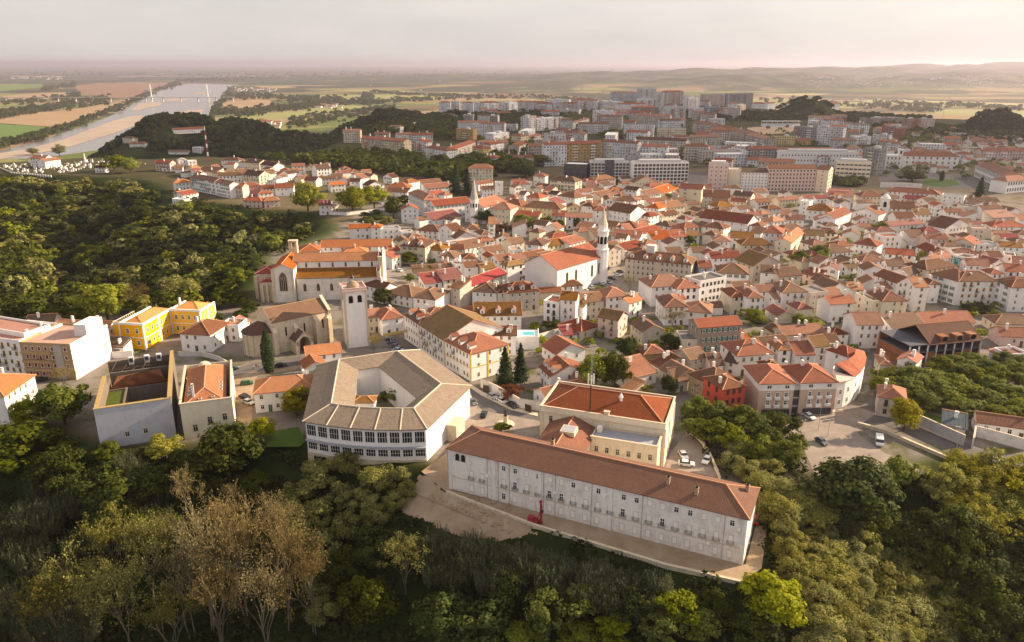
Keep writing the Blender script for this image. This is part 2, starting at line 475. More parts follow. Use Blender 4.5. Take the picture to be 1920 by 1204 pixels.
def walls(mb, x0, y0, x1, y1, z0, z, kind, pitch=.46, m=0, uv=False):
    def q(pts, L=None):
        if uv:
            p0 = Vector(pts[0]); t = (Vector(pts[1]) - p0).normalized()
            mb.poly(pts, m, [((Vector(p) - p0).dot(t) + .8, p[2]) for p in pts])
        else: mb.poly(pts, m)
    zp = z + (.7 if kind == 'f' else 0)
    if kind == 'g':
        ym = (y0 + y1) / 2; zr = z + (y1 - y0) / 2 * pitch
        q([(x0, y0, z0), (x1, y0, z0), (x1, y0, z), (x0, y0, z)]); q([(x1, y1, z0), (x0, y1, z0), (x0, y1, z), (x1, y1, z)])
        q([(x1, y0, z0), (x1, y1, z0), (x1, y1, z), (x1, ym, zr), (x1, y0, z)]); q([(x0, y1, z0), (x0, y0, z0), (x0, y0, z), (x0, ym, zr), (x0, y1, z)])
    elif kind == 'x':
        xm = (x0 + x1) / 2; zr = z + (x1 - x0) / 2 * pitch
        q([(x0, y0, z0), (x1, y0, z0), (x1, y0, z), (xm, y0, zr), (x0, y0, z)]); q([(x1, y1, z0), (x0, y1, z0), (x0, y1, z), (xm, y1, zr), (x1, y1, z)])
        q([(x1, y0, z0), (x1, y1, z0), (x1, y1, z), (x1, y0, z)]); q([(x0, y1, z0), (x0, y0, z0), (x0, y0, z), (x0, y1, z)])
    elif kind == 's':
        zr = z + (y1 - y0) * pitch * .7
        q([(x0, y0, z0), (x1, y0, z0), (x1, y0, z), (x0, y0, z)]); q([(x1, y1, z0), (x0, y1, z0), (x0, y1, zr), (x1, y1, zr)])
        q([(x1, y0, z0), (x1, y1, z0), (x1, y1, zr), (x1, y0, z)]); q([(x0, y1, z0), (x0, y0, z0), (x0, y0, z), (x0, y1, zr)])
    else:
        q([(x0, y0, z0), (x1, y0, z0), (x1, y0, zp), (x0, y0, zp)]); q([(x1, y1, z0), (x0, y1, z0), (x0, y1, zp), (x1, y1, zp)])
        q([(x1, y0, z0), (x1, y1, z0), (x1, y1, zp), (x1, y0, zp)]); q([(x0, y1, z0), (x0, y0, z0), (x0, y0, zp), (x0, y1, zp)])
        if kind == 'f':
            t = .25
            a, b = [(x0, y0), (x1, y0), (x1, y1), (x0, y1)], [(x0 + t, y0 + t), (x1 - t, y0 + t), (x1 - t, y1 - t), (x0 + t, y1 - t)]
            for i in range(4):
                j = (i + 1) % 4
                mb.poly([(*a[i], zp), (*a[j], zp), (*b[j], zp), (*b[i], zp)], m); mb.poly([(*b[i], zp), (*b[j], zp), (*b[j], z - .2), (*b[i], z - .2)], m)

def win_mesh(name, fm, gm, fw=.12, bars=True, sill=True, shut=None):
    """a unit window in the xz plane facing -y: frame ring, glazing bars, set-back pane"""
    b = MB()
    b.box(-.5, -.05, -.5, -.5 + fw, .02, .5); b.box(.5 - fw, -.05, -.5, .5, .02, .5)
    b.box(-.5 + fw, -.05, .5 - fw * .7, .5 - fw, .02, .5); b.box(-.5 + fw, -.09, -.5, .5 - fw, .02, -.5 + fw * .7)
    if bars:
        b.box(-.03, -.035, -.5 + fw * .7, .03, .02, .5 - fw * .7); b.box(-.5 + fw, -.033, .12, -.03, .02, .16); b.box(.03, -.033, .12, .5 - fw, .02, .16)
    b.poly([(-.5 + fw, -.012, -.5 + fw * .7), (.5 - fw, -.012, -.5 + fw * .7), (.5 - fw, -.012, .5 - fw * .7), (-.5 + fw, -.012, .5 - fw * .7)], 1)
    if shut:
        b.box(-.92, -.06, -.5, -.52, .02, .5, 2); b.box(.52, -.06, -.5, .92, .02, .5, 2)
    return b.mesh(name, [fm, gm] + ([shut] if shut else []))
WIN = {'w': win_mesh('window', M['white'], M['glass']), 's': win_mesh('window', M['stonetrim'], M['glass'], .14), 'd': win_mesh('window', M['iron'], M['glass2'], .07),
       'g': win_mesh('window', M['white'], M['glass'], .1, True, True, M['shut_g']), 'y': win_mesh('window', M['ytrim'], M['glass'], .13),
       'm': win_mesh('window', M['white'], M['shut_m'], .12, False), 'b': win_mesh('window', M['stonetrim'], M['white'], .1, False)}
def door_mesh(fm, dm):
    b = MB(); b.box(-.5, -.06, 0, -.4, .02, 1); b.box(.4, -.06, 0, .5, .02, 1); b.box(-.4, -.06, .93, .4, .02, 1)
    b.poly([(-.4, -.015, 0), (.4, -.015, 0), (.4, -.015, .93), (-.4, -.015, .93)], 1)
    b.box(-.02, -.03, 0, .02, -.01, .93, 0)
    return b.mesh('door', [fm, dm])
DOOR = {'w': door_mesh(M['stonetrim'], M['wood']), 'g': door_mesh(M['stonetrim'], M['shut_g'])}
def balc_mesh():
    b = MB(); b.box(-.5, -.75, -.12, .5, 0.02, 0, 1)
    b.box(-.5, -.75, .9, .5, -.70, .96); b.box(-.5, -.70, .9, -.46, 0, .96); b.box(.46, -.70, .9, .5, 0, .96)
    for i in range(9): b.box(-.5 + i * .12, -.74, 0, -.47 + i * .12, -.71, .9)
    return b.mesh('balcony', [M['iron'], M['stonetrim']])
BALC = balc_mesh()

SIDES = {'F': ((0, -1), 0), 'R': ((1, 0), math.pi / 2), 'B': ((0, 1), math.pi), 'L': ((-1, 0), -math.pi / 2)}
def put(root, mesh, name, side, s, z, x0, y0, x1, y1, w=1, h=1):
    """hang a mesh on a wall: s metres from that wall's own left end"""
    if side == 'F': loc = (x0 + s, y0, z)
    elif side == 'R': loc = (x1, y0 + s, z)
    elif side == 'B': loc = (x1 - s, y1, z)
    else: loc = (x0, y1 - s, z)
    return link(name, mesh, root, loc, SIDES[side][1], (w, 1, h))

def windows(root, side, x0, y0, x1, y1, h, kind='w', cols=None, rows=None, w=1.0, wh=1.55, door=True, rng=RNG, skip=.08, z0=0, balc=0, margin=.9):
    L = (x1 - x0) if side in 'FB' else (y1 - y0)
    rows = rows or max(1, round(h / 3.1)); cols = cols or max(1, int((L - .6) / 2.9))
    sh = h / rows
    dc = rng.randrange(cols) if door else -1
    for r in range(rows):
        for c in range(cols):
            s = margin + (L - 2 * margin) * (c + .5) / cols if cols > 1 else L / 2
            if r == 0 and c == dc:
                put(root, DOOR['w' if rng.random() < .8 else 'g'], 'door', side, s, z0 + .02, x0, y0, x1, y1, 1.25, min(2.4, sh * .8)); continue
            if rng.random() < skip: continue
            z = z0 + r * sh + min(sh * .55, sh - wh / 2 - .35)
            if balc and r > 0 and rng.random() < balc:
                put(root, WIN[kind], 'window', side, s, z0 + r * sh + 1.2, x0, y0, x1, y1, w, 2.1)
                put(root, BALC, 'balcony', side, s, z0 + r * sh + .12, x0, y0, x1, y1, 1.7, 1)
            else:
                put(root, WIN[kind], 'window', side, s, z, x0, y0, x1, y1, w, min(wh, sh * .62))

def chimney_mesh(k):
    b = MB()
    w, d, h = [(.55, .9, 1.5), (.7, .7, 1.9), (.5, 1.3, 1.2)][k]
    b.box(-w / 2, -d / 2, -.9, w / 2, d / 2, h); b.box(-w / 2 - .08, -d / 2 - .08, h, w / 2 + .08, d / 2 + .08, h + .12)
    b.box(-w / 2 + .1, -d / 2 + .1, h + .12, w / 2 - .1, d / 2 - .1, h + .34, 1); b.box(-w / 2 - .04, -d / 2 - .04, h + .34, w / 2 + .04, d / 2 + .04, h + .42)
    return b.mesh('chimney', [M['white'], M['dark']])
CHIM = [chimney_mesh(k) for k in range(3)]

def frame(u1, v1, u2, v2, h, gz=None):
    """building frame from the two ends of its front eave: origin on the ground at the left end, x along the front, y away from the camera"""
    if gz is None:
        a, b = P(u1, v1, h), P(u2, v2, h)
        z = (a[2] + b[2]) / 2
    else:
        a, b = flat(u1, v1, gz + h), flat(u2, v2, gz + h); z = gz
    ax, ay, bx, by = a[0], a[1], b[0], b[1]
    ang = math.atan2(by - ay, bx - ax); L = math.hypot(bx - ax, by - ay)
    ex, ey = (math.cos(ang), math.sin(ang)), (-math.sin(ang), math.cos(ang))
    return ax, ay, z, ang, L, ex, ey
FOOT = []   # footprints already taken: (cx, cy, ex, half length, half depth)
def claim(ax, ay, ex, ey, L, D):
    FOOT.append((ax + ex[0] * L / 2 + ey[0] * D / 2, ay + ex[1] * L / 2 + ey[1] * D / 2, ex, L / 2, D / 2))
# u1 v1 u2 v2 (front eave, photograph pixels)  depth  eave height  roof kind  roof colour  wall colour  options
HOUSES = """
36 645 131 649 20 12 f pk o x4
-32 634 36 642 18 12 f pk w b
-60 610 45 628 10 13 f pk w x0
7 742 65 702 15 9.5 h o w
47 607 100 604 9 4 g b w
98 614 140 617 9 5 g r w
155 620 200 621 10 5 g b w
177 646 230 650 5 4 s b w
337 624 393 627 14 7 h b w s
412 612 447 613 8 6 f b w
446 615 468 600 8 5 g r w
686 596 715 592 9 6.5 g r c
716 599 756 593 12 7 h r w yb
682 533 720 542 8 7 g b w
722 548 772 557 13 5 h b w
774 557 817 562 14 7 h b w s
844 537 862 541 8 9 s o e
878 538 950 512 9 8 g m c x1
796 532 829 528 9 4 s m w
832 525 870 520 9 5 s m w
885 545 931 548 12 7 h b w
933 548 965 546 10 7 h b w
890 592 978 590 14 7 g y w d3
878 602 907 601 18 6 h b w
800 595 845 590 10 8 h r w
912 628 968 628 9 8 g b w d2
950 549 1012 544 12 8.5 h b e d3
974 495 984 493 10 8 f b o
985 506 1010 510 10 8 h b w
977 520 1005 523 8 5 h b w
1012 524 1030 527 10 5 h b w
1051 537 1093 534 7 5 h b w
1013 548 1052 546 6 4 g b e
1019 566 1048 570 9 8 f b w
1051 560 1080 562 9 12 g y w
1082 573 1094 575 9 7 s y w
1095 567 1133 562 10 8 g b e
1137 557 1178 553 11 9 h r w
1180 568 1204 560 6 7 g o w
1121 593 1159 600 9 8 g y p b
1090 621 1126 609 12 4 h r e
1058 628 1083 625 6 3 s m w
1016 647 1043 664 12 4.5 g r w
1182 606 1205 622 9 6 g b e
1222 538 1290 533 14 9 h r w
1247 575 1290 574 14 8 h r w
1262 563 1285 560 6 7 g r w
1012 686 1033 705 13 6 g r w d3
1000 730 1027 748 14 4 x r w
1208 664 1248 661 8 4.5 h r o
1178 710 1232 697 9 4 s r w
1238 690 1270 708 9 4.5 g b e
1216 678 1238 690 8 4 s b e
1266 670 1290 668 6 4 h r p
1268 715 1290 712 6 4 s b e
1163 726 1182 735 6 3 s o e
1067 716 1100 722 5 5 s r w
1355 730 1399 723 10 9 h b red x3
1292 699 1338 722 11 7 h b o x3
1383 667 1453 662 13 7.5 h r w
1460 656 1484 655 9 8 h o w
1492 665 1528 664 12 7 g r w
1529 650 1556 647 9 9 g y w
1296 674 1325 668 9 6 g b e
1333 684 1357 683 10 5 g k w
1360 675 1382 680 10 5 g k w
1437 690 1468 688 6 8 h k w
1478 702 1503 700 6 9 h r w
1650 682 1673 684 9 4 h r e
1683 672 1718 680 8 6 x pk w
1647 742 1700 750 9 6.5 h r e
1833 790 1960 808 7 4 g r w
1768 795 1812 803 6 3 s bl e
1862 655 1890 668 8 6 f m w
1885 676 1900 672 6 4 s r w
1312 501 1335 501 10 9 g r lb
1334 484 1390 482 9 8 g r w
1345 511 1405 514 13 9 h b w g
1413 498 1465 492 14 9 x y e
1460 518 1503 515 12 7 g b c
1428 510 1459 512 6 8 s b w
1313 530 1362 521 10 10 f g w x3
1270 541 1312 538 12 9 h r w
1285 583 1335 587 12 6 h r w
1372 556 1402 555 12 8 h b c
1403 558 1432 557 15 9 h r w
1423 547 1455 545 8 8 g r w
1468 548 1515 546 14 9 h b w b
1452 560 1484 558 6 6 s r w
1520 553 1553 548 10 8 f g e
1556 541 1590 538 11 6 x b w
1557 570 1603 567 9 8 g r w
1537 502 1573 506 8 6 x m w
1505 512 1535 519 6 5 s m p
1311 614 1391 608 9 10.5 g r t x4
1433 613 1448 622 7 4 g b e
1470 628 1547 621 8 5 g r e
1548 641 1575 640 8 7 g b w
1560 627 1592 625 7 5 h b w
1388 647 1415 643 8 3.5 s o e
1430 645 1478 640 7 4 g b e
1278 640 1308 640 10 5 f g e
1607 608 1657 608 12 9.5 g r w
1655 564 1702 563 13 9.5 h r c b
1637 567 1654 566 12 8.5 f pk c
1676 616 1738 612 8 8 s b w
1735 606 1828 604 12 5 g r w
1682 530 1716 527 14 9 x b w b
1717 538 1742 538 7 11 s o w
1744 532 1764 532 9 9 h b w
1745 512 1798 527 13 11 h b w
1799 527 1872 527 12 11 h b w b
1873 527 1897 538 13 11 h b w
1898 538 1960 537 12 11 h b w
1867 606 1950 608 10 4 h b e
1877 630 1930 632 9 4 g r p
1617 490 1660 489 9 5 h r w
1664 498 1698 499 9 6 g b w
1590 503 1616 500 9 5 g b w
1620 506 1660 507 9 7 x b w
1655 540 1680 540 8 6 g r w
1625 546 1652 552 8 5 h r e
1597 543 1622 543 6 5 s o w
1705 515 1735 508 9 6 g b w
1738 506 1795 498 13 8 h b e
1755 489 1785 480 8 7 g r w
1787 480 1812 486 8 7 f b w mu
1813 496 1855 498 9 7 g r w
1856 481 1881 481 8 7 g b p
1883 480 1905 482 8 6 f b w
1822 480 1852 482 8 5 g m p
1886 508 1935 510 10 7 g r w
1858 513 1884 513 8 6 h r w
765 361 795 375 12 12 h r w
815 386 882 379 12 10 g r w
812 413 865 405 10 4 s m w
917 390 957 393 14 10.5 h r c
722 352 765 353 14 6 h o w
766 343 787 339 9 8 h o w
722 359 763 361 7 5 s b w
690 348 721 345 10 8 x k w
715 368 742 366 10 6 x b w
752 393 785 392 9 9 x r w
655 340 675 340 9 7 g k w
718 331 735 333 8 6 x k w
878 316 924 316 14 11 h o c b
790 343 828 340 9 6 g b w
800 353 850 349 8 6 s r w
810 365 832 363 9 7 g r w
833 366 848 364 8 7 h r w
905 355 927 354 8 6 g k w
928 343 943 343 5 10 f w w x1
897 345 925 341 8 6 g r w
655 428 695 426 7 7 g o w
696 426 714 426 7 8 h o w
715 432 752 429 8 6 f g w
753 437 775 435 6 5 f pk w
780 431 823 434 12 5 h b w
750 460 797 463 15 10 h k st d2
798 467 830 470 13 7 h y w
855 447 893 443 15 5 x b w
848 433 868 429 12 8 g b w
930 447 955 447 10 5 x b w
916 420 928 420 8 8 s o w
733 471 750 468 8 7 g r w
735 484 752 479 7 6 s r w
822 481 853 483 10 6 h b w
813 498 840 500 9 4 h b w
833 468 870 467 8 6 g b e
845 458 898 451 6 7 f b w
872 466 910 459 8 6 s b w
900 453 929 450 8 6 h r w
912 473 945 468 9 6 g b w
868 485 893 484 9 6 h b w
915 483 934 481 8 6 x r c
935 489 962 485 9 6 g r w
938 494 952 499 11 9 h y w
853 498 870 496 7 5 f m w
872 501 897 499 8 7 g r w
905 505 930 501 8 6 g y c
775 511 850 506 6 3 s b w
1000 330 1022 331 10 9 h r w
1031 337 1079 341 12 11 h b c b
1118 337 1155 334 12 9 h o p
1098 339 1117 340 10 8 f m pink
962 342 985 341 8 6 g r w
965 352 985 350 8 6 x r w
972 364 984 365 9 8 g k w
986 368 1012 371 11 8 h r p
1045 366 1078 371 13 7 h b w
1028 363 1044 365 9 7 g k w
978 387 1051 392 13 9 h b y
940 382 977 386 13 8.5 h r y
960 403 1010 406 7 6 s r c
1035 404 1060 405 7 6 s r c
1061 407 1110 408 9 8 g r w
1090 385 1112 387 12 10 h b w
1113 394 1139 394 10 11 h r w
1140 393 1182 400 16 11 g b w
1152 376 1195 378 11 7 h r w
1135 375 1151 375 16 7 x b w
1210 388 1235 391 13 9 h o w
1236 391 1285 386 8 8 s o c
1200 403 1219 406 10 8 h r w
1245 404 1272 400 9 6 g b c
1065 388 1085 388 9 6 x b c
1155 425 1195 428 13 6 h k w
1130 422 1154 425 10 6 g b e
1180 434 1225 428 8 5 s r w
1205 438 1243 429 6 5 s r w
1225 421 1257 425 10 6 h b w
1258 430 1285 432 8 5 g m w
1145 441 1200 446 7 5 s r w
1225 449 1260 447 9 6 s o w
1262 445 1290 443 8 5 s r w
1210 460 1235 457 9 7 h r w
1172 468 1205 460 10 6 g r w
1142 470 1165 466 14 9 x b e
985 457 1018 460 13 8 h k w
1020 462 1065 455 9 6 g y c
1035 446 1070 443 8 6 h r w
1068 458 1098 450 7 6 s r w
960 457 984 453 9 6 g b c
958 471 980 470 8 6 f pk w
960 488 983 485 8 6 g r w
988 482 1028 475 8 6 g b e
1170 354 1194 357 9 6 g k w
1190 342 1230 340 9 9 x b c
1218 350 1247 348 9 7 h r w
1215 366 1240 362 8 6 s r w
1245 362 1272 353 9 5 s o c
1145 357 1169 356 8 5 h o w
1128 369 1157 364 8 6 s b c
1193 392 1209 388 8 6 g k w
1273 352 1316 355 12 11 g r c x1
1318 368 1368 370 10 8 s b c
1375 365 1408 368 10 9 g k c
1370 377 1398 379 8 6 g r c
1345 388 1378 386 12 6 h y w
1312 407 1402 419 16 9 g r w x1
1318 424 1357 429 11 8 h b w
1405 422 1428 425 11 8 h r w
1370 445 1413 447 11 6 g y w
1283 428 1312 425 10 6 h r w
1282 442 1312 441 9 5 g y w
1338 451 1370 452 11 7 h r w
1430 435 1468 438 14 10 h r w
1484 455 1510 434 9 8 g o c
1390 459 1450 459 11 6 h y e
1511 441 1545 443 11 7 g y w
1546 436 1570 438 9 8 h b c
1525 460 1551 457 10 6 h r w
1552 475 1600 471 14 6 h b w
1570 462 1600 460 9 7 h o w
1512 393 1565 397 15 7 h y w
1567 410 1597 397 11 8 g r w
1528 413 1566 415 12 6 x r w
1475 412 1508 412 9 7 g m w
1470 428 1508 428 9 5 h b w
1450 415 1473 412 10 7 h o w
1410 405 1426 402 9 6 g m w
1428 402 1448 400 8 6 h o w
1420 380 1447 378 9 6 g b w
1460 376 1497 373 8 5 g r c
1440 392 1465 390 9 5 h b w
1555 358 1600 360 10 7 f r pink
1563 366 1590 366 7 5 h r w
1530 372 1554 371 8 4 g m w
1500 378 1518 380 7 9 f w w x1
1615 368 1655 368 12 7 h r c
1670 390 1716 392 14 8 g b w
1600 397 1648 403 14 6 x r w
1605 413 1635 413 6 5 x r w
1681 408 1716 408 11 7 g b w
1717 402 1746 402 11 8 g y w
1663 358 1763 365 12 8 h r w
1697 372 1736 374 8 5 g m p
1737 377 1757 375 8 6 g k w
1765 366 1808 370 8 8 f g w
1755 385 1773 385 9 8 x o w
1774 398 1806 398 8 5 g r w
1808 390 1832 390 9 7 f g e
1815 378 1875 378 10 5 g k w
1842 392 1880 390 8 7 g b w
1862 408 1905 406 9 6 s pk e
1668 424 1732 419 8 6 g m w
1733 434 1762 434 9 6 h m w
1773 428 1820 422 12 7 x b w
1736 447 1778 447 9 7 g r p
1785 453 1828 459 12 6 x r e
1658 446 1692 444 8 8 f r w
1823 430 1860 432 10 8 f pk e
1862 425 1925 425 12 6 h r w
1862 437 1898 438 6 4 g r w
1877 446 1912 446 8 5 g m c
1875 462 1918 464 9 6 g y w
1832 460 1872 460 9 5 f g w
1600 456 1645 462 12 6 h r w
1660 475 1716 479 9 6 g r w
1718 462 1745 474 10 6 g r w
1748 476 1783 478 8 6 h r w
357 332 402 340 10 11 g r w b
403 341 430 346 9 11 g r w
431 349 454 350 9 9 g r p
455 349 487 347 9 8 h r pink
326 343 356 341 9 7 h o w
325 361 343 363 7 5 g r w
344 366 372 361 7 5 s r w
322 373 345 377 6 4 f w w
408 330 453 328 10 7 g b w
455 327 485 330 14 8 g k e
458 304 486 306 12 7 g k c
487 308 512 312 12 7 g k w
414 300 448 301 10 6 h k w
334 301 351 300 8 7 x w w
352 303 369 302 7 6 f w w
345 316 366 318 8 6 x o c
368 319 405 323 9 5 s k c
548 312 572 311 10 8 g r w
594 317 620 315 14 9 g k w
540 326 560 323 10 6 g k w
570 337 592 338 10 6 g k c
500 338 518 339 9 5 f k w
490 353 514 353 9 6 g r w
515 352 550 351 11 7 g r w
485 363 512 361 6 5 h o w
455 376 490 377 9 5 h r p
495 377 525 375 9 5 h o p
620 347 648 345 9 6 g o w
602 336 630 335 8 5 g b w
598 385 620 384 8 7 s m w
621 384 636 381 8 6 f g e
55 297 83 298 12 8 g r w
84 303 113 299 10 7 g r w
177 314 197 314 7 5 g k w
290 305 318 306 9 8 g r p
303 314 335 313 6 4 s m w
229 259 248 259 10 8 h b c
242 269 272 269 9 6 h r w
325 243 383 241 10 6 g r w
360 276 376 278 8 8 f w w
315 284 353 284 8 4 g b w
560 472 600 470 12 10 h o w
601 463 733 461 12 9 g o w
640 476 690 474 10 8 h o w
728 237 750 238 10 8 h r w
768 231 790 230 9 6 f w w
826 216 850 216 12 6 h r w
1413 194 1435 194 14 8 h r w
1440 194 1455 193 12 7 g r w
1473 194 1493 194 14 8 h r w
1505 195 1530 195 14 8 h r w
1535 195 1551 195 12 7 h r w
1553 195 1575 194 14 8 g r w
1790 262 1812 261 12 5 h r w
1822 266 1850 265 12 5 g r w
1860 268 1890 267 12 5 h r w
1770 272 1790 272 10 5 g r w
1888 258 1912 258 12 6 h o c
"""
# base-left u v, base-right u v, top v, depth, roof, roof colour, facade colour
BLOCKS = """
644 268 676 268 246 14 g r c
678 282 758 289 262 14 g r c
703 263 730 263 251 12 g r p
746 268 772 267 252 12 g r w
773 269 812 268 253 14 g r gw
775 284 798 286 266 12 x r gw
798 300 838 307 279 14 h r w
850 298 892 282 273 12 g r e
855 262 887 264 243 10 f o o
886 292 905 295 277 12 h r y
920 289 945 285 269 12 h r w
925 273 955 269 250 14 f w w
871 241 887 241 217 36 f g g
919 244 933 244 219 36 f g t
823 212 845 212 192 14 h r w
846 209 862 209 191 14 f r w
866 211 888 211 193 14 h r w
889 212 906 212 193 14 f r w
907 214 933 213 192 14 h r w
935 216 953 216 194 14 f w w
954 214 971 213 192 16 f w w
993 205 1028 206 192 14 h r w
1029 205 1066 206 187 14 f w w
1072 207 1120 208 188 14 h r w
1122 207 1158 211 190 14 f w w
1158 215 1210 214 195 14 g r w
1195 201 1226 201 186 14 f w w
1145 190 1195 190 174 16 h r gw
1228 201 1244 201 174 16 f r w
1244 197 1280 196 172 18 h r e
1195 182 1230 182 167 18 f g gw
1040 215 1085 216 206 20 f g gw
976 248 992 249 221 14 f w w
993 248 1005 246 218 14 f r c
1006 246 1047 241 222 12 f w gw
1048 238 1067 237 222 12 f g e
1123 248 1165 249 218 12 g r e
1112 233 1150 233 208 14 f w w
1195 239 1255 241 217 14 g r e
1185 223 1230 223 201 14 h r t
1235 223 1285 223 200 16 f g gw
1254 241 1285 241 225 12 g r w
958 274 976 276 254 14 h r c
990 269 1015 263 255 10 g r e
1017 300 1060 300 252 12 f r gw
1020 312 1062 311 271 12 g r w
1063 307 1127 305 269 12 g r o
1128 304 1193 309 267 12 g r gw
1194 307 1250 309 275 14 g r w
1190 276 1285 281 262 14 g k e
962 313 977 314 295 10 g r e
978 313 1001 313 295 12 h r c
1068 244 1105 234 227 8 g r gw
905 309 930 311 295 12 h r w
938 303 960 304 293 12 h r c
866 304 893 303 295 12 h r p
1320 196 1359 195 177 18 f r p
1360 195 1411 194 176 18 f g g
1290 204 1311 203 183 16 f w w
1293 221 1319 221 203 14 f w w
1320 221 1352 221 202 14 h bl g
1353 223 1386 224 203 14 f w p
1387 215 1397 213 197 12 f w c
1297 249 1334 254 232 16 g r e
1336 255 1362 261 239 16 g r e
1364 261 1394 270 246 16 g r e
1396 270 1432 280 256 16 g r e
1452 273 1490 273 257 12 f y y
1492 272 1521 272 263 12 g r y
1486 263 1527 267 239 14 f g g
1528 271 1577 274 240 14 f g gw
1280 301 1326 303 274 14 h r e
1350 300 1402 300 282 14 x r w
1403 300 1453 300 279 14 g r g
1600 253 1628 253 234 14 h g w
1651 257 1675 265 238 14 f r br
1676 263 1696 261 238 12 f g g
1696 249 1722 249 224 14 f r br
1723 248 1750 247 224 14 f g p
1600 271 1632 271 257 14 f w w
1633 269 1665 271 254 14 f g gw
1612 326 1640 330 279 12 f g g
1837 304 1925 304 283 14 g r p
1635 232 1695 230 222 30 f g t
1800 307 1822 307 289 12 h r w
"""
# ------------------------------------------------------------------ labels that single a building out
LAND = [('the white bell-tower church', 1085, 500), ('the stone chapel', 545, 625), ('the square white clock tower', 657, 590), ('the yellow mansion', 300, 612), ('the grey-roofed school', 720, 745),
        ('the long convent', 1120, 940), ('the roofless grey ruin', 255, 770), ('the pink hotel', 1490, 745), ('the spire church', 905, 375), ('the cemetery', 120, 312), ('the striped radio mast', 390, 290),
        ('the buttressed Gothic church', 610, 510), ('the brick shell ruin', 1785, 650), ('the dormered mansion', 1240, 492), ('the white seminary', 1735, 300), ('the glazed office blocks', 1190, 325),
        ('the turquoise pool', 990, 622), ('the white bell turret', 1660, 385), ('the curved white house', 1610, 700), ('the antenna palace', 1150, 790), ('the lime-green parkland trees', 660, 370),
        ('the tall conifers', 865, 340), ('the blue mural', 1800, 487), ('the garden orchard', 1780, 730), ('the white L-shaped residence', 1830, 550), ('the dark wooded knoll', 1830, 235), ('the grandstand', 1465, 232),
        ('the white apartment row', 395, 345), ('the yellow apartment block', 1470, 265), ('the green-shuttered house', 1375, 515)]
RC = {'r': 'terracotta', 'b': 'brown', 'k': 'dark brown', 'o': 'bright orange', 'y': 'mossy mustard', 'm': 'maroon', 'pk': 'pale', 'g': 'grey', 'bl': 'blue', 'w': 'white'}
RK = {'g': 'gabled', 'h': 'hipped', 'x': 'front-gabled', 's': 'lean-to', 'f': 'flat'}
WC = {'w': 'white', 'c': 'cream', 'e': 'beige', 'p': 'pale pink', 'pink': 'rose pink', 'y': 'pale yellow', 'o': 'ochre', 'g': 'grey', 't': 'taupe', 'lb': 'light blue', 'red': 'vivid red', 'st': 'stone', 'gw': 'off-white', 'br': 'brick red', 'dk': 'charcoal'}
USED = {}
def uniq(cands, group=None):
    for c in cands:
        c = ' '.join(c.split())
        if c.lower() not in USED and 4 <= len(c.replace(',', ' ').split()) <= 16:
            USED[c.lower()] = 1; return c
    return None
def rel(u, v, lu, lv):
    du, dv = u - lu, v - lv
    if abs(du) > abs(dv) * 1.6: return 'right of' if du > 0 else 'left of'
    return 'below' if dv > 0 else 'behind'
def label_for(me, rows, noun):
    """me/rows: dicts with u, v, size, wall, roof, kind"""
    base = f"{me['size']} {me['wall']} {noun} with {me['roof']} {me['kind']} roof"
    lm = sorted(LAND, key=lambda l: math.hypot(me['u'] - l[1], (me['v'] - l[2]) * 1.8))
    near = sorted((r for r in rows if r is not me), key=lambda r: math.hypot(me['u'] - r['u'], (me['v'] - r['v']) * 1.8))[:7]
    def short(r): return f"{r['roof']}-roofed {r['wall']} {noun.split()[-1]}"
    c = [f"{base} {rel(me['u'], me['v'], l[1], l[2])} {l[0]}" for l in lm[:3]]
    for l in lm[:2]:
        for r in near[:5]:
            c.append(f"{me['size']} {me['wall']} {noun} {rel(me['u'], me['v'], l[1], l[2])} {l[0]}, {rel(me['u'], me['v'], r['u'], r['v'])} a {short(r)}")
    for i, r in enumerate(near):
        for q in near[i + 1:]:
            c.append(f"{me['wall']} {noun} with {me['roof']} roof between a {r['roof']}-roofed {r['wall']} and a {q['roof']}-roofed {q['wall']} one")
    for r in near:
        for l in lm[:6]:
            c.append(f"{me['wall']} {noun} beside a {short(r)}, {rel(me['u'], me['v'], l[1], l[2])} {l[0]}")
    return uniq(c)

def opt_num(opts, k, default=0):
    for o in opts:
        if o[0] == k and o[1:].isdigit(): return int(o[1:])
    return default

def visible_sides(ax, ay, ex, ey, L, D):
    cx, cy = ax + ex[0] * L / 2 + ey[0] * D / 2, ay + ex[1] * L / 2 + ey[1] * D / 2
    out = []
    for s, n, half in (('F', (-ey[0], -ey[1]), D / 2), ('R', ex, L / 2), ('B', ey, D / 2), ('L', (-ex[0], -ex[1]), L / 2)):
        px, py = cx + n[0] * half, cy + n[1] * half
        if -(px * n[0] + py * n[1]) > 0.12 * math.hypot(px, py): out.append(s)
    return out

def dormers(root, xs, y, z, kind='w'):
    for x in xs:
        b = MB()
        b.box(x - .9, y, z - .9, x + .9, y + 2.6, z + 1.3)
        b.poly([(x - .9, y, z + 1.3), (x + .9, y, z + 1.3), (x, y, z + 2.0)])
        d = b.obj('dormer', M['white'], root)
        rb = MB(); rb.shell([[(x - 1.15, y + 2.9, z + 1.15), (x - 1.15, y - .25, z + 1.15), (x, y - .25, z + 2.1), (x, y + 2.9, z + 2.1)],
                             [(x + 1.15, y - .25, z + 1.15), (x + 1.15, y + 2.9, z + 1.15), (x, y + 2.9, z + 2.1), (x, y - .25, z + 2.1)]], .12)
        rb.obj('dormer_roof', [M['Rr'], M['cap']], d)
        link('window', WIN[kind], d, (x, y - .01, z + .35), 0, (1.0, 1, 1.35))

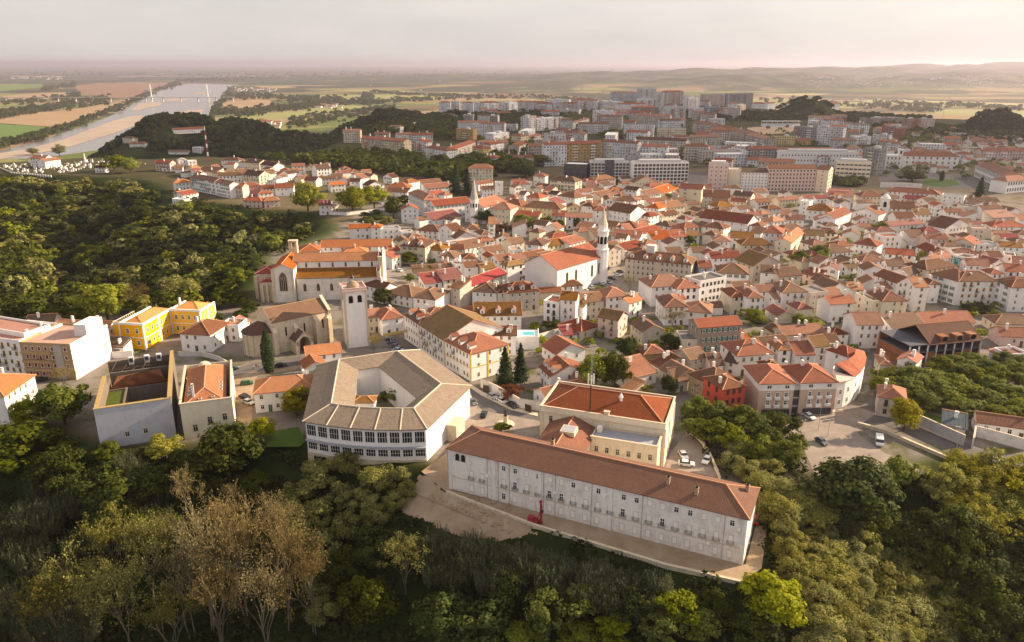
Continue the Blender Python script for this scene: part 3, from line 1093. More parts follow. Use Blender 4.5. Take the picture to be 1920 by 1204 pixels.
def make_house(spec, rng, label, cat='house', name='house', group=None, gz=None, fr=None):
    if spec[1] < 205 and spec[0] > 1300 and gz is None and fr is None: gz = 0.0
    u1, v1, u2, v2, D, h, kind, rc, wc, opts = spec
    ax, ay, z, ang, L, ex, ey = fr if fr else frame(u1, v1, u2, v2, h, gz)
    t = thing(name, label, cat, (ax, ay, z), ang, group)
    i = rng.uniform(.02, .12)
    x0, y0, x1, y1 = i, i, L - i, D - i
    # how far the walls go down to reach sloping ground
    cor = [(ax + ex[0] * a + ey[0] * b, ay + ex[1] * a + ey[1] * b) for a in (0, L) for b in (0, D)]
    lo = min(0, float(np.min(zf(np.array([c[0] for c in cor]), np.array([c[1] for c in cor]))) - z)) - .6
    pitch = rng.uniform(.42, .52)
    w = MB(); walls(w, x0, y0, x1, y1, lo, h, kind, pitch)
    wall = w.obj('wall', M['W' + wc], t)
    r = MB(); hf = roof(r, x0, y0, x1, y1, h, kind, pitch, .2 if kind == 'f' else rng.uniform(.3, .5))
    ro = r.obj('roof', [M['R' + rc] if rc != 'w' else M['white'], M['cap']], t)
    vis = visible_sides(ax, ay, ex, ey, L, D)
    dist = math.hypot(ax, ay)
    wk = 's' if 's' in opts else ('g' if 'g' in opts else rng.choice('wwwssdgwy' if dist < 700 else 'wds'))
    x = opt_num(opts, 'x', -1)
    if x != 0:
        for s in vis:
            if s == 'F' or (s in 'LR' and rng.random() < (.75 if dist < 450 else .5)):
                dense = x in (3, 4)
                LL = L if s in 'FB' else D
                cols = max(1, int(LL / (2.3 if dense else 3.0)))
                if x == 1 and s == 'F': cols = max(1, cols // 2)
                if s != 'F': cols = max(1, int(LL / 4.2))
                cols = min(cols, 14)
                windows(t, s, x0, y0, x1, y1, h, 'm' if (x == 4 and wc == 'o' and s == 'F') else wk, cols=cols, door=(s == 'F' and h < 9), rng=rng, skip=.06 if dense else .12,
                        balc=.35 if 'b' in opts else (.06 if dist < 350 and h > 6 else 0), w=rng.uniform(.95, 1.2))
    if 'yb' in opts:
        b = MB(); b.box(x0 - .03, y0 - .04, -.3, x1 + .03, y0 + .02, 1.1); b.obj('painted_plinth', M['ytrim'], t)
    if kind != 'f' or rng.random() < .5:
        n = rng.choice((0, 1, 1, 2)) if dist < 560 else rng.choice((0, 1))
        for _ in range(n):
            cx, cy = rng.uniform(x0 + 1, x1 - 1), rng.uniform(y0 + D * .3, y1 - D * .2)
            link('chimney', rng.choice(CHIM), ro, (cx, cy, hf(cx, cy)), rng.choice((0, math.pi / 2)))
    nd = opt_num(opts, 'd')
    if nd: dormers(t, [L * (k + .5) / nd for k in range(nd)], y0 + 1.0, h + .75)
    claim(ax, ay, ex, ey, L, D)
    return t, (x0, y0, x1, y1, lo, h, L, D)

def parse(tbl):
    out = []
    for ln in tbl.strip().splitlines():
        f = ln.split()
        out.append(f)
    return out

rows, specs = [], []
for f in parse(HOUSES):
    u1, v1, u2, v2, D, h = map(float, f[:6]); kind, rc, wc = f[6:9]; opts = f[9:]
    L = abs(u2 - u1) * mpp((u1 + u2) / 2, (v1 + v2) / 2, h)
    size = ('low' if h < 4.8 else 'tall' if h >= 9 else '') if L < 17 else 'long'
    if L < 7 and h < 9: size = 'narrow'
    rows.append(dict(u=(u1 + u2) / 2, v=(v1 + v2) / 2 - 3, size=size, wall=WC[wc], roof=RC[rc], kind=RK[kind]))
    specs.append((u1, v1, u2, v2, D, h, kind, rc, wc, opts))
OVERRIDE = {0: 'ochre apartment house with maroon shutters and a blank white end wall', 3: 'white house with bright orange hipped roof and tall chimneys beside the dark shrubs',
            2: 'bright white blank-walled house with tall chimney at the picture edge', 1: 'white balconied house beside the ochre apartment house'}
for i, sp in enumerate(specs):
    rng = random.Random(100 + i)
    lab = OVERRIDE.get(i) or label_for(rows[i], rows, 'house')
    gr = 'tiled houses of the old town'
    nm = ('villa', 'villa', 'villas beyond the old town') if (sp[1] < 290 or sp[0] < 120 and sp[1] < 320) else ('outbuilding', 'outbuilding', 'lean-to outbuildings of the old town') if (sp[6] == 's' and sp[5] <= 6) else ('house', 'house', gr)
    if nm[0] != 'house': lab = (lab or '').replace(' house ', ' ' + nm[0] + ' ', 1)
    t, g = make_house(sp, rng, lab, nm[1], nm[0], nm[2])
    if i == 0:
        b = MB(); b.box(g[2], g[1], g[4], g[2] + .12, g[3], g[5] + .75); b.box(g[2] - 4.5, g[1] + 9, g[5] - .5, g[2], g[3] - 2, g[5] + 4.2); b.obj('end_wall', M['Ww'], t)
        for k in range(1, 4):
            b = MB(); b.box(.6, -1.1, k * 3 - .15, g[2] * .62, 0, k * 3 + .75); b.obj('balcony', M['Wo'], t)
        b = MB(); b.box(g[2] * .66, -.15, 0, g[2] * .82, .1, g[5]); b.obj('stair_screen', M['conc'], t)
    if 'mu' in sp[9]:
        b = MB(); b.box(g[2], g[1] + .2, .2, g[2] + .06, g[3] - .2, g[5] - .2)
        b.box(g[0] + .3, g[1] - .06, .2, g[2] - .3, g[1], g[5] - .2)
        m = mat('blue_mural_paint', lambda nt, bb: nt.links.new(ramp(nt, noise(nt, objvec(nt)[0], .55, 3), [(.35, (.02, .10, .2)), (.5, (.03, .3, .42)), (.6, (.5, .55, .5)), (.75, (.02, .06, .1))]), bb.inputs['Base Color']))
        b.obj('mural', m, t)

# ------------------------------------------------------------------ apartment blocks of the newer districts
brows, bspecs = [], []
for f in parse(BLOCKS):
    ua, va, ub, vb, vt, D = map(float, f[:6]); kind, rc, wc = f[6:9]
    w = abs(ub - ua)
    brows.append(dict(u=(ua + ub) / 2, v=(vt + va) / 2, size='long' if w > 45 else ('narrow' if w < 18 else ''), wall=WC[wc], roof=RC[rc], kind=RK[kind]))
    bspecs.append((ua, va, ub, vb, vt, D, kind, rc, wc))
for i, (ua, va, ub, vb, vt, D, kind, rc, wc) in enumerate(bspecs):
    rng = random.Random(900 + i)
    ax, ay, z, ang, L, ex, ey = frame(ua, va, ub, vb, 0, 0.0)
    d = (ax + ex[0] * L / 2, ay + ex[1] * L / 2)
    dist = d[1]
    r = ray((ua + ub) / 2, vt); tt = dist / r[1]
    h = CAMZ + r[2] * tt - z
    h = max(5, h)
    t = thing('apartment_block', label_for(brows[i], brows, 'apartment block'), 'apartment block', (ax, ay, z), ang, 'apartment blocks of the newer districts')
    lo = min(0, z1(ax + ey[0] * D, ay + ey[1] * D) - z, z1(ax + ex[0] * L, ay + ex[1] * L) - z) - 2
    pitch = .34
    w = MB(); walls(w, 0, 0, L, D, lo, h, kind, pitch, 0, True); w.obj('wall', M['A' + wc], t)
    rb = MB(); hf = roof(rb, 0, 0, L, D, h, kind, pitch, .5, caps=kind != 'f'); ro = rb.obj('roof', [M['R' + rc] if rc != 'w' else M['white'], M['cap']], t)
    # balcony bands and lift housing
    if L > 14:
        nb = max(1, int(L / 16))
        for k in range(nb):
            xc = L * (k + .5) / nb + rng.uniform(-1, 1); bw = rng.uniform(4, 7)
            b = MB()
            for s in range(1, int(h / 2.9)):
                b.box(xc - bw / 2, -1.3, s * 2.9 - .12, xc + bw / 2, 0, s * 2.9 + .95)
            if b.v: b.obj('balcony_stack', M[rng.choice(['Ww', 'Wgw', 'Wc', 'Wp', 'Wbr', 'W' + wc if 'W' + wc in M else 'Ww'])], t)
    if kind == 'f':
        b = MB(); xc = rng.uniform(.3, .7) * L; b.box(xc - 2.5, D * .3, h, xc + 2.5, D * .7, h + 2.6); b.obj('lift_housing', M['Wgw'], ro)
    else:
        for _ in range(rng.choice((1, 2, 3))):
            cx = rng.uniform(2, L - 2) if L > 5 else L / 2; cy = D * rng.uniform(.3, .7)
            link('chimney', rng.choice(CHIM), ro, (cx, cy, hf(cx, cy)), 0, (1.6, 1.6, 1.5))
    claim(ax, ay, ex, ey, L, D)
# more blocks packed between the ones above (smaller, further, partly hidden)
FA0 = [(f[0], f[1], f[2], f[3], f[4]) for f in FOOT]
rng = random.Random(4242)
def clash(x, y, L, D, lst):
    return any(math.hypot(x - f[0], y - f[1]) < max(f[3], f[4]) * .62 + max(L, D) * .42 for f in lst)
DIST = [(880, 212), (1000, 205), (1200, 190), (1410, 200), (1640, 235), (1930, 262), (1930, 300), (1660, 285), (1620, 330), (1460, 330), (1300, 325), (1190, 310), (1020, 305), (900, 300), (880, 262)]
def in_px(poly, x, y):
    c = False
    for i in range(len(poly)):
        (a, b), (p, q) = poly[i], poly[(i + 1) % len(poly)]
        if (b > y) != (q > y) and x < a + (y - b) * (p - a) / (q - b): c = not c
    return c
n = 0
for _ in range(4000):
    if n >= 105: break
    u, v = rng.uniform(880, 1930), rng.uniform(195, 330)
    if not in_px(DIST, u, v) or (1390 < u < 1510 and 225 < v < 256): continue
    x, y = flat(u, v)
    if zf(np.array([x]), np.array([y]))[0] > .5: continue
    L, D, h = rng.uniform(16, 46), rng.uniform(11, 15), rng.choice((7, 9, 12, 12, 15, 18) if v > 215 else (12, 15, 18, 21))
    if u > 1640: h = rng.choice((5, 6, 8, 9)); L *= .6
    if clash(x, y, L, D, FA0): continue
    ang = rng.choice((0, 0, .12, -.25, -.45, 1.35)) + rng.uniform(-.06, .06)
    kind, rc = rng.choice(('gr', 'gr', 'gb', 'hr', 'fw', 'fg')); wc = rng.choice(['w', 'w', 'w', 'gw', 'gw', 'e', 'c', 'p'])
    ex, ey = (math.cos(ang), math.sin(ang)), (-math.sin(ang), math.cos(ang))
    ax, ay = x - ex[0] * L / 2, y - ex[1] * L / 2
    row = dict(u=u, v=v - 8, size='', wall=WC[wc], roof=RC[rc], kind=RK[kind])
    t = thing('apartment_block', label_for(row, brows, 'apartment block'), 'apartment block', (ax, ay, 0), ang, 'apartment blocks of the newer districts')
    w = MB(); walls(w, 0, 0, L, D, -2, h, kind, .34, 0, True); w.obj('wall', M['A' + wc], t)
    rb = MB(); hf = roof(rb, 0, 0, L, D, h, kind, .34, .5, caps=kind != 'f'); rb.obj('roof', [M['R' + rc] if rc != 'w' else M['white'], M['cap']], t)
    if h > 8:
        xc = L * rng.uniform(.3, .7); b = MB()
        for s in range(1, int(h / 2.9)): b.box(xc - 3, -1.3, s * 2.9 - .12, xc + 3, 0, s * 2.9 + .95)
        b.obj('balcony_stack', M[rng.choice(['Ww', 'Wgw', 'Wc', 'Wp'])], t)
    FA0.append((x, y, ex, L / 2, D / 2)); claim(ax, ay, ex, ey, L, D); n += 1
print('extra blocks', n)
# ------------------------------------------------------------------ landmarks, each in its own frame
def base(name, label, cat, u1, v1, u2, v2, h, D, gz=None, group=None):
    ax, ay, z, ang, L, ex, ey = frame(u1, v1, u2, v2, h, gz)
    claim(ax, ay, ex, ey, L, D)
    return thing(name, label, cat, (ax, ay, z), ang, group), L

def trim(root, name, m, boxes):
    b = MB()
    for x in boxes: b.box(*x)
    return b.obj(name, m, root)

# --- long convent in front
H = 11.6
t, L = base('convent', 'long three-storey white convent with terracotta hipped roof and dirt terrace in front', 'convent', 840, 838, 1403, 970, H, 12.8, 0)
D = 12.8
w = MB(); walls(w, 0, 0, L, D, -3, H, 'h'); w.obj('wall', M['Wcv'], t)
r = MB(); hf = roof(r, 0, 0, L, D, H, 'h', .44, .55); ro = r.obj('roof', [M['Rcv'], M['cap']], t)
trim(t, 'cornice', M['stonetrim'], [(-.25, -.25, H - .55, L + .25, -.02, H - .12), (L + .02, -.25, H - .55, L + .25, D + .25, H - .12)])
for xx in (.5, 12.5, 24.3, 41.5, L - .5):
    trim(t, 'pilaster', M['Wcv'], [(xx - .45, -.16, -.5, xx + .45, .02, H - .6)])
trim(t, 'string_course', M['stonetrim'], [(0, -.12, 3.7, L, .02, 3.95)])
rng = random.Random(5)
nc = 23
for c in range(nc):
    s = 1.9 + (L - 3.4) * (c + .5) / nc
    if c == 0:
        for k in (-.8, .8):
            b = MB(); pts = [(-.55, -.8), (.55, -.8), (.55, .5)] + [(.55 * math.cos(a), .5 + .55 * math.sin(a)) for a in np.linspace(.3, 2.84, 6)] + [(-.55, .5)]
            b.poly([(x * 1.3, -.03, z * 1.25) for x, z in pts]); b.poly([(x, -.06, z) for x, z in pts], 1)
            link('window', b.mesh('arched_window', [M['stonetrim'], M['glass']]), t, (s + k, -.02, 9.3))
        continue
    for row, (z, hh) in enumerate(((1.75, 1.9), (5.35, 2.3), (9.35, 1.5))):
        if rng.random() < .12: continue
        kind = 'b' if rng.random() < (.96, .86, .62)[row] else 'w'
        put(t, WIN[kind], 'window', 'F', s + rng.uniform(-.1, .1), z, 0, 0, L, D, 1.15, hh)
        if row == 1:
            b = trim(t, 'balconet', M['steel'], [(s - .75, -.32, 4.15, s + .75, -.28, 4.2), (s - .75, -.32, 5.0, s + .75, -.27, 5.06), (s - .75, -.32, 4.15, s - .7, 0, 5.04), (s + .7, -.32, 4.15, s + .75, 0, 5.04)]
                     + [(s - .7 + k * .14, -.31, 4.2, s - .67 + k * .14, -.29, 5.0) for k in range(1, 10)])
    if rng.random() < .55:
        zz = rng.choice((3.0, 6.1, 8.1))
        trim(t, 'air_conditioner', M['white'], [(s + 1.0, -.42, zz, s + 1.8, 0, zz + .6)])
    if rng.random() < .2:
        trim(t, 'drainpipe', M['conc'], [(s + 1.35, -.14, 0, s + 1.47, -.02, H - .6)])
windows(t, 'R', 0, 0, L, D, H, 'w', 3, 3, door=False, rng=rng)
cm = MB(); cm.box(-.42, -.42, -.7, .42, .42, 1.5); cm.box(-.52, -.52, 1.5, .52, .52, 1.65); cm.box(-.3, -.3, 1.65, .3, .3, 1.95, 1)
cm = cm.mesh('chimney', [M['chst'], M['dark']])
for xx, yy in ((53.2, 3.6), (59.6, 2.6), (69.2, 9.0), (24, 8.5)):
    link('chimney', cm, ro, (xx, yy, hf(xx, yy)), 0, (.9, .9, .9))

# --- antenna palace behind it
H = 12.5; D = 17.5
t, L = base('palace', 'cream stone palace with broad terracotta hipped roof and lattice antenna', 'palace', 1013, 765, 1248, 800, H, D, 0)
w = MB(); walls(w, 0, 0, L, D, -4, H, 'f'); w.obj('wall', M['Wcr'], t)
r = MB(); hf = roof(r, .75, .75, L - .75, D - .75, H + .5, 'h', .42, .05); ro = r.obj('roof', [M['Rpa'], M['cap']], t)
b = MB()
for bx in ((-.2, -.2, H + .703, L + .2, .3, H + .85), (-.2, D - .3, H + .703, L + .2, D + .2, H + .85), (-.2, .3, H + .703, .3, D - .3, H + .85), (L - .3, .3, H + .703, L + .2, D - .3, H + .85)): b.box(*bx)
b.box(-.2, -.2, H - 1.2, L + .2, -.02, H - .9); b.box(L + .02, -.2, H - 1.2, L + .2, D + .2, H - .9)
b.obj('parapet_coping', M['stonetrim'], t)
for xx in (.5, L * .55, L - .5): trim(t, 'pilaster', M['stonetrim'], [(xx - .5, -.18, -1, xx + .5, .02, H - 1.2)])
for yy in (.6, 8.5, D - .6): trim(t, 'pilaster', M['stonetrim'], [(L - .02, yy - .5, -1, L + .18, yy + .5, H - 1.2)])
windows(t, 'F', 0, 0, 6, D, H - 1, 's', 1, 3, door=False, skip=0, w=1.2, wh=2.2)
windows(t, 'R', 0, 0, L, D, H - 1, 's', 4, 3, door=False, skip=.1, w=1.1, wh=2.0)
b = MB(); b.box(17.4, .1, H - .2, 18.6, .9, H + 1.5); b.box(17.2, 0, H + 1.5, 18.8, 1, H + 1.7); b.box(19.5, .08, H - .4, L - 2, .8, H + .2); b.obj('attic_block', M['stonetrim'], t)
b = MB(); vx, vy = 20.5, 6.0; b.lathe([(.35, hf(vx, vy) - .3), (.35, hf(vx, vy) + .8), (.6, hf(vx, vy) + .9), (.6, hf(vx, vy) + 1.1), (.3, hf(vx, vy) + 1.7), (.05, hf(vx, vy) + 2.2)], 10, 0, (vx, vy)); b.obj('roof_vent', M['white'], ro)
# tiled link wing
x0, x1, y0, y1, hh = 3.2, 15.5, -16.5, -.1, 9.2
w = MB(); walls(w, x0, y0, x1, y1, -3, hh, 'x', .42); ww = w.obj('wing_wall', M['Wcr'], t)
r = MB(); roof(r, x0, y0, x1, y1, hh, 'x', .42, .4); ro2 = r.obj('wing_roof', [M['Rcv'], M['cap']], t)
b = MB(); b.box(8.4, -10.5, 10.9, 12.2, -6.6, 12.15); b.obj('roof_terrace', M['stonetrim'], ro2)
b = MB(); b.box(8.75, -10.2, 12.15, 11.85, -6.9, 12.19); b.obj('terrace_floor', M['roofmetal'], ro2)
# flat stone annex with arches
x0, x1, y0, y1, hh = 15.6, L - .8, -6.5, -.05, 9.2
w = MB(); walls(w, x0, y0, x1, y1, -3, hh, 'f'); w.obj('annex_wall', M['Wst'], t)
b = MB(); b.box(x0 + .3, y0 + .3, hh - .1, x1 - .3, y1, hh + .12); b.obj('annex_roof', M['roofmetal'], t)
trim(t, 'annex_cornice', M['stonetrim'], [(x0 - .2, y0 - .25, hh + .65, x1 + .25, y0 + .35, hh + .9), (x1 - .3, y0 + .35, hh + .65, x1 + .25, y1, hh + .9)])
for c in range(6): put(t, WIN['s'], 'window', 'F', 1.5 + c * 2.75, 6.6, x0, y0, x1, y1, 1.2, 1.9)
for c in range(6):
    b = MB(); pts = [(-1, 0), (1, 0), (1, 1.6)] + [(math.cos(a), 1.6 + math.sin(a)) for a in np.linspace(.25, 2.9, 7)] + [(-1, 1.6)]
    b.poly([(x, 0, z) for x, z in pts]); b.poly([(x * 1.22, .01, z * 1.1) for x, z in pts], 1)
    link('arch', b.mesh('arch', [M['dark'], M['stonetrim']]), t, (x0 + 1.5 + c * 2.75, y0 - .03, 1.6))
trim(t, 'air_conditioner', M['white'], [(16.2, -2.6, hh + .12, 17.5, -1.3, hh + 1.6)])
# antenna
m = thing('antenna_mast', 'slender lattice antenna with white panels standing on the palace eave', 'antenna', (t.location.x + math.cos(t.rotation_euler.z) * 13.5 - math.sin(t.rotation_euler.z) * .7, t.location.y + math.sin(t.rotation_euler.z) * 13.5 + math.cos(t.rotation_euler.z) * .7, H + .3))
b = MB(); b.tube((0, 0, 0), (0, 0, 9), .26, .22, 8); b.obj('pole', M['bark'], m)
b = MB()
for k in range(12):
    z = 9 + k * .62
    for a in range(3):
        p = [(.28 * math.cos(a * 2.09 + q), .28 * math.sin(a * 2.09 + q)) for q in (0, 2.09)]
        b.tube((*p[0], z), (*p[0], z + .62), .035, .035, 4); b.tube((*p[0], z), (*p[1], z + .62), .025, .025, 4)
b.obj('lattice', M['steel'], m)
for a in range(3):
    b = MB(); c, s = math.cos(a * 2.09 + .5), math.sin(a * 2.09 + .5); b.box(c * .8 - .18, s * .8 - .12, 8.2, c * .8 + .18, s * .8 + .12, 11.0); b.tube((0, 0, 9.6), (c * .8, s * .8, 9.6), .05, .05, 5); b.obj('panel', M['white'], m)
b = MB(); b.tube((0, 0, 16.4), (0, 0, 18.6), .03, .015, 5); b.tube((.3, 0, 12), (.9, 0, 12), .03); b.tube((.9, 0, 11.5), (.9, 0, 13.2), .03); b.obj('whip_aerial', M['steel'], m)

# --- grey-roofed school round a courtyard
def inset(poly, d):
    n = len(poly); out = []
    for i in range(n):
        p0, p1, p2 = (Vector(poly[(i + k) % n]) for k in (-1, 0, 1))
        e1, e2 = (p1 - p0).normalized(), (p2 - p1).normalized()
        n1, n2 = Vector((-e1.y, e1.x)), Vector((-e2.y, e2.x))
        d1, d2 = (d[(i - 1) % n], d[i]) if isinstance(d, (list, tuple)) else (d, d)
        cr = e1.x * e2.y - e1.y * e2.x
        if abs(cr) < .08: out.append(tuple(p1 + n1 * (d1 + d2) / 2)); continue
        a, c = p1 + n1 * d1, p1 + n2 * d2
        t = ((c - a).x * e2.y - (c - a).y * e2.x) / cr
        out.append(tuple(a + e1 * t))
    return out
H = 10.0
A, B, C, Dd, E = (flat(u, v, H) for u, v in ((572, 787), (798, 801), (880, 722), (786, 656), (597, 684)))
mid = []
for k in (1, 2, 3, 4):
    q = k / 5; bow = 4 * q * (1 - q) * 2.2
    mid.append((A[0] + (B[0] - A[0]) * q, A[1] + (B[1] - A[1]) * q - bow))
outer = [A] + mid + [B, C, Dd, E]
cx, cy = sum(p[0] for p in outer) / len(outer), sum(p[1] for p in outer) / len(outer)
t = thing('school', 'modern white school with grey tiled roofs round a courtyard and curved glazed front', 'school', (cx, cy, 0))
loc = [(p[0] - cx, p[1] - cy) for p in outer]
FOOT.append((cx, cy, (1, 0), 17, 22))
WD = [11.5] * 5 + [10.0, 16.5, 8.5, 12.0]
inn = inset(loc, WD); rid = inset(loc, [x * .56 for x in WD])
w = MB()
n = len(loc)
for i in range(n):
    j = (i + 1) % n
    w.poly([(*loc[i], -6), (*loc[j], -6), (*loc[j], H), (*loc[i], H)])
    w.poly([(*inn[j], 0), (*inn[i], 0), (*inn[i], H), (*inn[j], H)])
w.obj('wall', M['Ww'], t)
ovr = inset(loc, -.7); ini = inset(loc, [x + .6 for x in WD])
r = MB(); tops = []; zr = H + 2.6
for i in range(n):
    j = (i + 1) % n
    tops.append([(*ovr[i], H - .2), (*ovr[j], H - .2), (*rid[j], zr), (*rid[i], zr)]); tops.append([(*ini[j], H), (*ini[i], H), (*rid[i], zr), (*rid[j], zr)])
r.shell(tops, .3)
for i in range(n):
    j = (i + 1) % n
    r.cap((*rid[i], zr), (*rid[j], zr), .22, .1); r.cap((*ovr[i], H - .2), (*rid[i], zr), .2)
r.obj('roof', [M['Rsc'], M['stonetrim']], t)
nf = len(mid) + 1
for i in range(nf):
    p, q = Vector(loc[i]), Vector(loc[i + 1]); e = (q - p); LL = e.length; ang = math.atan2(e.y, e.x); nw = 2
    for k in range(nw):
        s = LL * (k + .5) / nw; o = p + e * (s / LL)
        for z, hh in ((7.2, 3.3), (2.6, 2.2)):
            if z < 3 and rng.random() < .2: continue
            wn = MB(); ww_ = LL / nw - .5
            wn.box(-ww_ / 2, -.1, -hh / 2, -ww_ / 2 + .14, .05, hh / 2); wn.box(ww_ / 2 - .14, -.1, -hh / 2, ww_ / 2, .05, hh / 2)
            wn.box(-ww_ / 2 + .14, -.1, hh / 2 - .12, ww_ / 2 - .14, .05, hh / 2); wn.box(-ww_ / 2 + .14, -.1, -hh / 2, ww_ / 2 - .14, .05, -hh / 2 + .12)
            for a in range(1, 4): wn.box(-ww_ / 2 + ww_ * a / 4 - .035, -.08, -hh / 2 + .12, -ww_ / 2 + ww_ * a / 4 + .035, .05, hh / 2 - .12)
            wn.box(-ww_ / 2 + .14, -.07, -.03, ww_ / 2 - .14, .04, .03)
            f_ = link('window', wn.mesh('glazed_bay', [M['white']]), t, (o.x, o.y, z), ang)
            g = MB(); g.poly([(-ww_ / 2 + .1, -.03, -hh / 2 + .1), (ww_ / 2 - .1, -.03, -hh / 2 + .1), (ww_ / 2 - .1, -.03, hh / 2 - .1), (-ww_ / 2 + .1, -.03, hh / 2 - .1)]); g.obj('pane', M['glass'], f_)
    b = MB(); b.box(0, -.9, 4.2, LL, .02, 4.45); link('canopy', b.mesh('canopy', [M['roofmetal']]), t, (p.x, p.y, 0), ang)
    b = MB(); b.box(0, -.25, -6, LL, .02, .6); link('stone_base', b.mesh('stone_base', [M['Wst']]), t, (p.x, p.y, 0), ang)
b = MB(); b.box(-8, 4, 0, -2, 8.5, 8.5); b.obj('stair_tower', M['Wgw'], t)
b = MB(); roof(b, -8, 4, -2, 8.5, 8.5, 'h', .35, .4); b.obj('stair_tower_roof', [M['Ry'], M['cap']], t)
e = Vector(loc[nf + 1]) - Vector(loc[nf]); pb = Vector(loc[nf]); an = math.atan2(e.y, e.x)
b = MB(); b.box(e.length * .42, -3.2, -1, e.length * .62, -.02, 5); link('porch', b.mesh('porch', [M['Wst']]), t, (pb.x, pb.y, 0), an)

# --- roofless ruin and its hipped neighbour
H = 12.0
t, L = base('ruined_building', 'roofless derelict building with peeling grey front wall and lichen-yellow coping', 'ruin', 175, 768, 320, 747, H, 40, 0)
D = 40; th = .9
w = MB()
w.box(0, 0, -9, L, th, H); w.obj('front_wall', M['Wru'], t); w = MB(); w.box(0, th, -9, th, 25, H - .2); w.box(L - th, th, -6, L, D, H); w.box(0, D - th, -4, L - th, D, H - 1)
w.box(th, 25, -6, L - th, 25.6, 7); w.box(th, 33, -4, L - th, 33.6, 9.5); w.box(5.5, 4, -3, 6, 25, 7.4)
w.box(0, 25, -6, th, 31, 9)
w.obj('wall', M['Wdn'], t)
trim(t, 'coping', M['gold'], [(-.12, -.15, H, L + .1, th + .05, H + .14), (-.1, th + .05, H - .2, th + .08, 25, H - .08), (L - th - .05, th + .05, H, L + .1, D, H + .12)])
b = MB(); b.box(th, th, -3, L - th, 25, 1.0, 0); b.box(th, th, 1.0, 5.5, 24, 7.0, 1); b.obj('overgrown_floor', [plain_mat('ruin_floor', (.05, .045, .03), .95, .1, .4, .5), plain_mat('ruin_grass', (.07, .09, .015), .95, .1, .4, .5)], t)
b = MB(); b.poly([(th, 26, 7), (L - th, 26, 7), (L * .62, 26, 11.2), (L * .3, 26, 10.4)]); b.poly([(L - th, 26.5, 7), (th, 26.5, 7), (L * .3, 26.5, 10.4), (L * .62, 26.5, 11.2)]); b.shell([[(1.5, 26, 7.1), (L - 2.5, 26, 7.3), (L - 4, 32, 9.2), (3, 32, 8.6)]], .25)
b.obj('collapsed_roof', [M['Rb'], M['Wru']], t)
b = MB()
for k in range(6): b.tube((1 + k * 3, 34, 9.4), (2.5 + k * 3, 39, 10.8 - k % 3), .13, .13, 5)
for k in range(4): b.tube((.5, 34.5 + k * 1.3, 9.8), (L - 1, 34.9 + k * 1.3, 9.8 - .3 * k), .11, .11, 5)
b.obj('roof_beam', M['bark'], t)
for xx, zz in ((7.0, 3.4), (11.6, 3.5), (12.2, -1.2)):
    put(t, WIN['s'], 'window', 'F', xx, zz, 0, 0, L, D, 1.35, 1.7)
for k, xx in enumerate((6, 10.5, 14)):
    b = MB(); b.box(xx, 38.2, 9.6, xx + 1.5, 39.6, 11.9); b.box(xx + .25, 38.15, 10.4, xx + 1.25, 38.2, 11.6, 1); b.obj('dormer', [M['Wgw'], M['glass2']], t)
H = 10.2
t, L = base('derelict_hall', 'derelict cream hall with terracotta hipped roof behind a parapet, beside the ruin', 'hall', 337, 763, 435, 750, H, 30, 0)
D = 30
w = MB(); walls(w, 0, 0, L, D, -7, H, 'f'); w.obj('wall', M['Wc'], t)
r = MB(); hf = roof(r, .8, .8, L - 1.6, D - 1, H - .3, 'h', .5, 0); ro = r.obj('roof', [M['Rpa'], M['cap']], t)
trim(t, 'coping', M['stonetrim'], [(-.2, -.2, H + .7, L + .2, .4, H + .95), (-.2, .4, H + .7, .4, D, H + .95), (L - .4, .4, H + .7, L + .2, D, H + .95)])
for xx, zz in ((3.2, 3.2), (7.2, 5.0), (11.2, 5.4)): put(t, WIN['s'], 'window', 'F', xx, zz, 0, 0, L, D, 1.5, 2.4)
for xx, yy in ((2.2, 7), (2.2, 10), (2.2, 12.5), (L - 3, 8), (L - 3, 10.5), (L - 3, 13), (5.2, 2.6), (8.6, 2.8)):
    b = MB(); z = hf(xx, yy); b.box(xx - .45, yy - .6, z - .1, xx + .45, yy + .6, z + .22, 0); b.box(xx - .35, yy - .5, z + .22, xx + .35, yy + .5, z + .24, 1); b.obj('skylight', [M['white'], M['glass2']], ro)
link('chimney', CHIM[1], ro, (3.6, 3.2, hf(3.6, 3.2)), 0, (.8, .8, 1.8))
b = MB(); b.lathe([(2.0, H), (2.0, H + .9), (1.7, H + 1.5), (1.0, H + 2.0), (.1, H + 2.2)], 14, 0, (L * .42, D - 2.2)); b.obj('stone_dome', M['stonetrim'], t)

# --- stone chapel
H = 12.2; D = 13
t, L = base('stone_chapel', 'medieval stone chapel with mossy tiled roof, round apse and pointed-arch porch', 'chapel', 508, 605, 618, 582, H, D, 0)
w = MB(); walls(w, 0, 0, L, D, -3, H, 'g', .55); w.obj('wall', M['Wst'], t)
r = MB(); roof(r, .3, 0, L - .6, D, H, 'g', .55, .25); r.obj('roof', [M['Rb'], M['gold']], t)
b = MB(); b.poly([(L - .7, -.4, H - 1), (L + .3, -.4, H - 1), (L + .3, -.4, H + .4), (L - .7, -.4, H + .4)])
for s in (0, 1):
    y0_, y1_ = (-.4, D / 2) if s == 0 else (D + .4, D / 2)
    za, zb = H + .4, H + 4.6
    p = [(L - .8, y0_, za), (L + .35, y0_, za), (L + .35, y1_, zb), (L - .8, y1_, zb)]
    q = [(a, c, z - 2) for a, c, z in p]
    b.poly(p if s == 0 else p[::-1])
    for k in range(4):
        k2 = (k + 1) % 4
        f4 = [q[k], q[k2], p[k2], p[k]]; b.poly(f4 if s == 0 else f4[::-1])
b.obj('gable_parapet', M['stonetrim'], t)
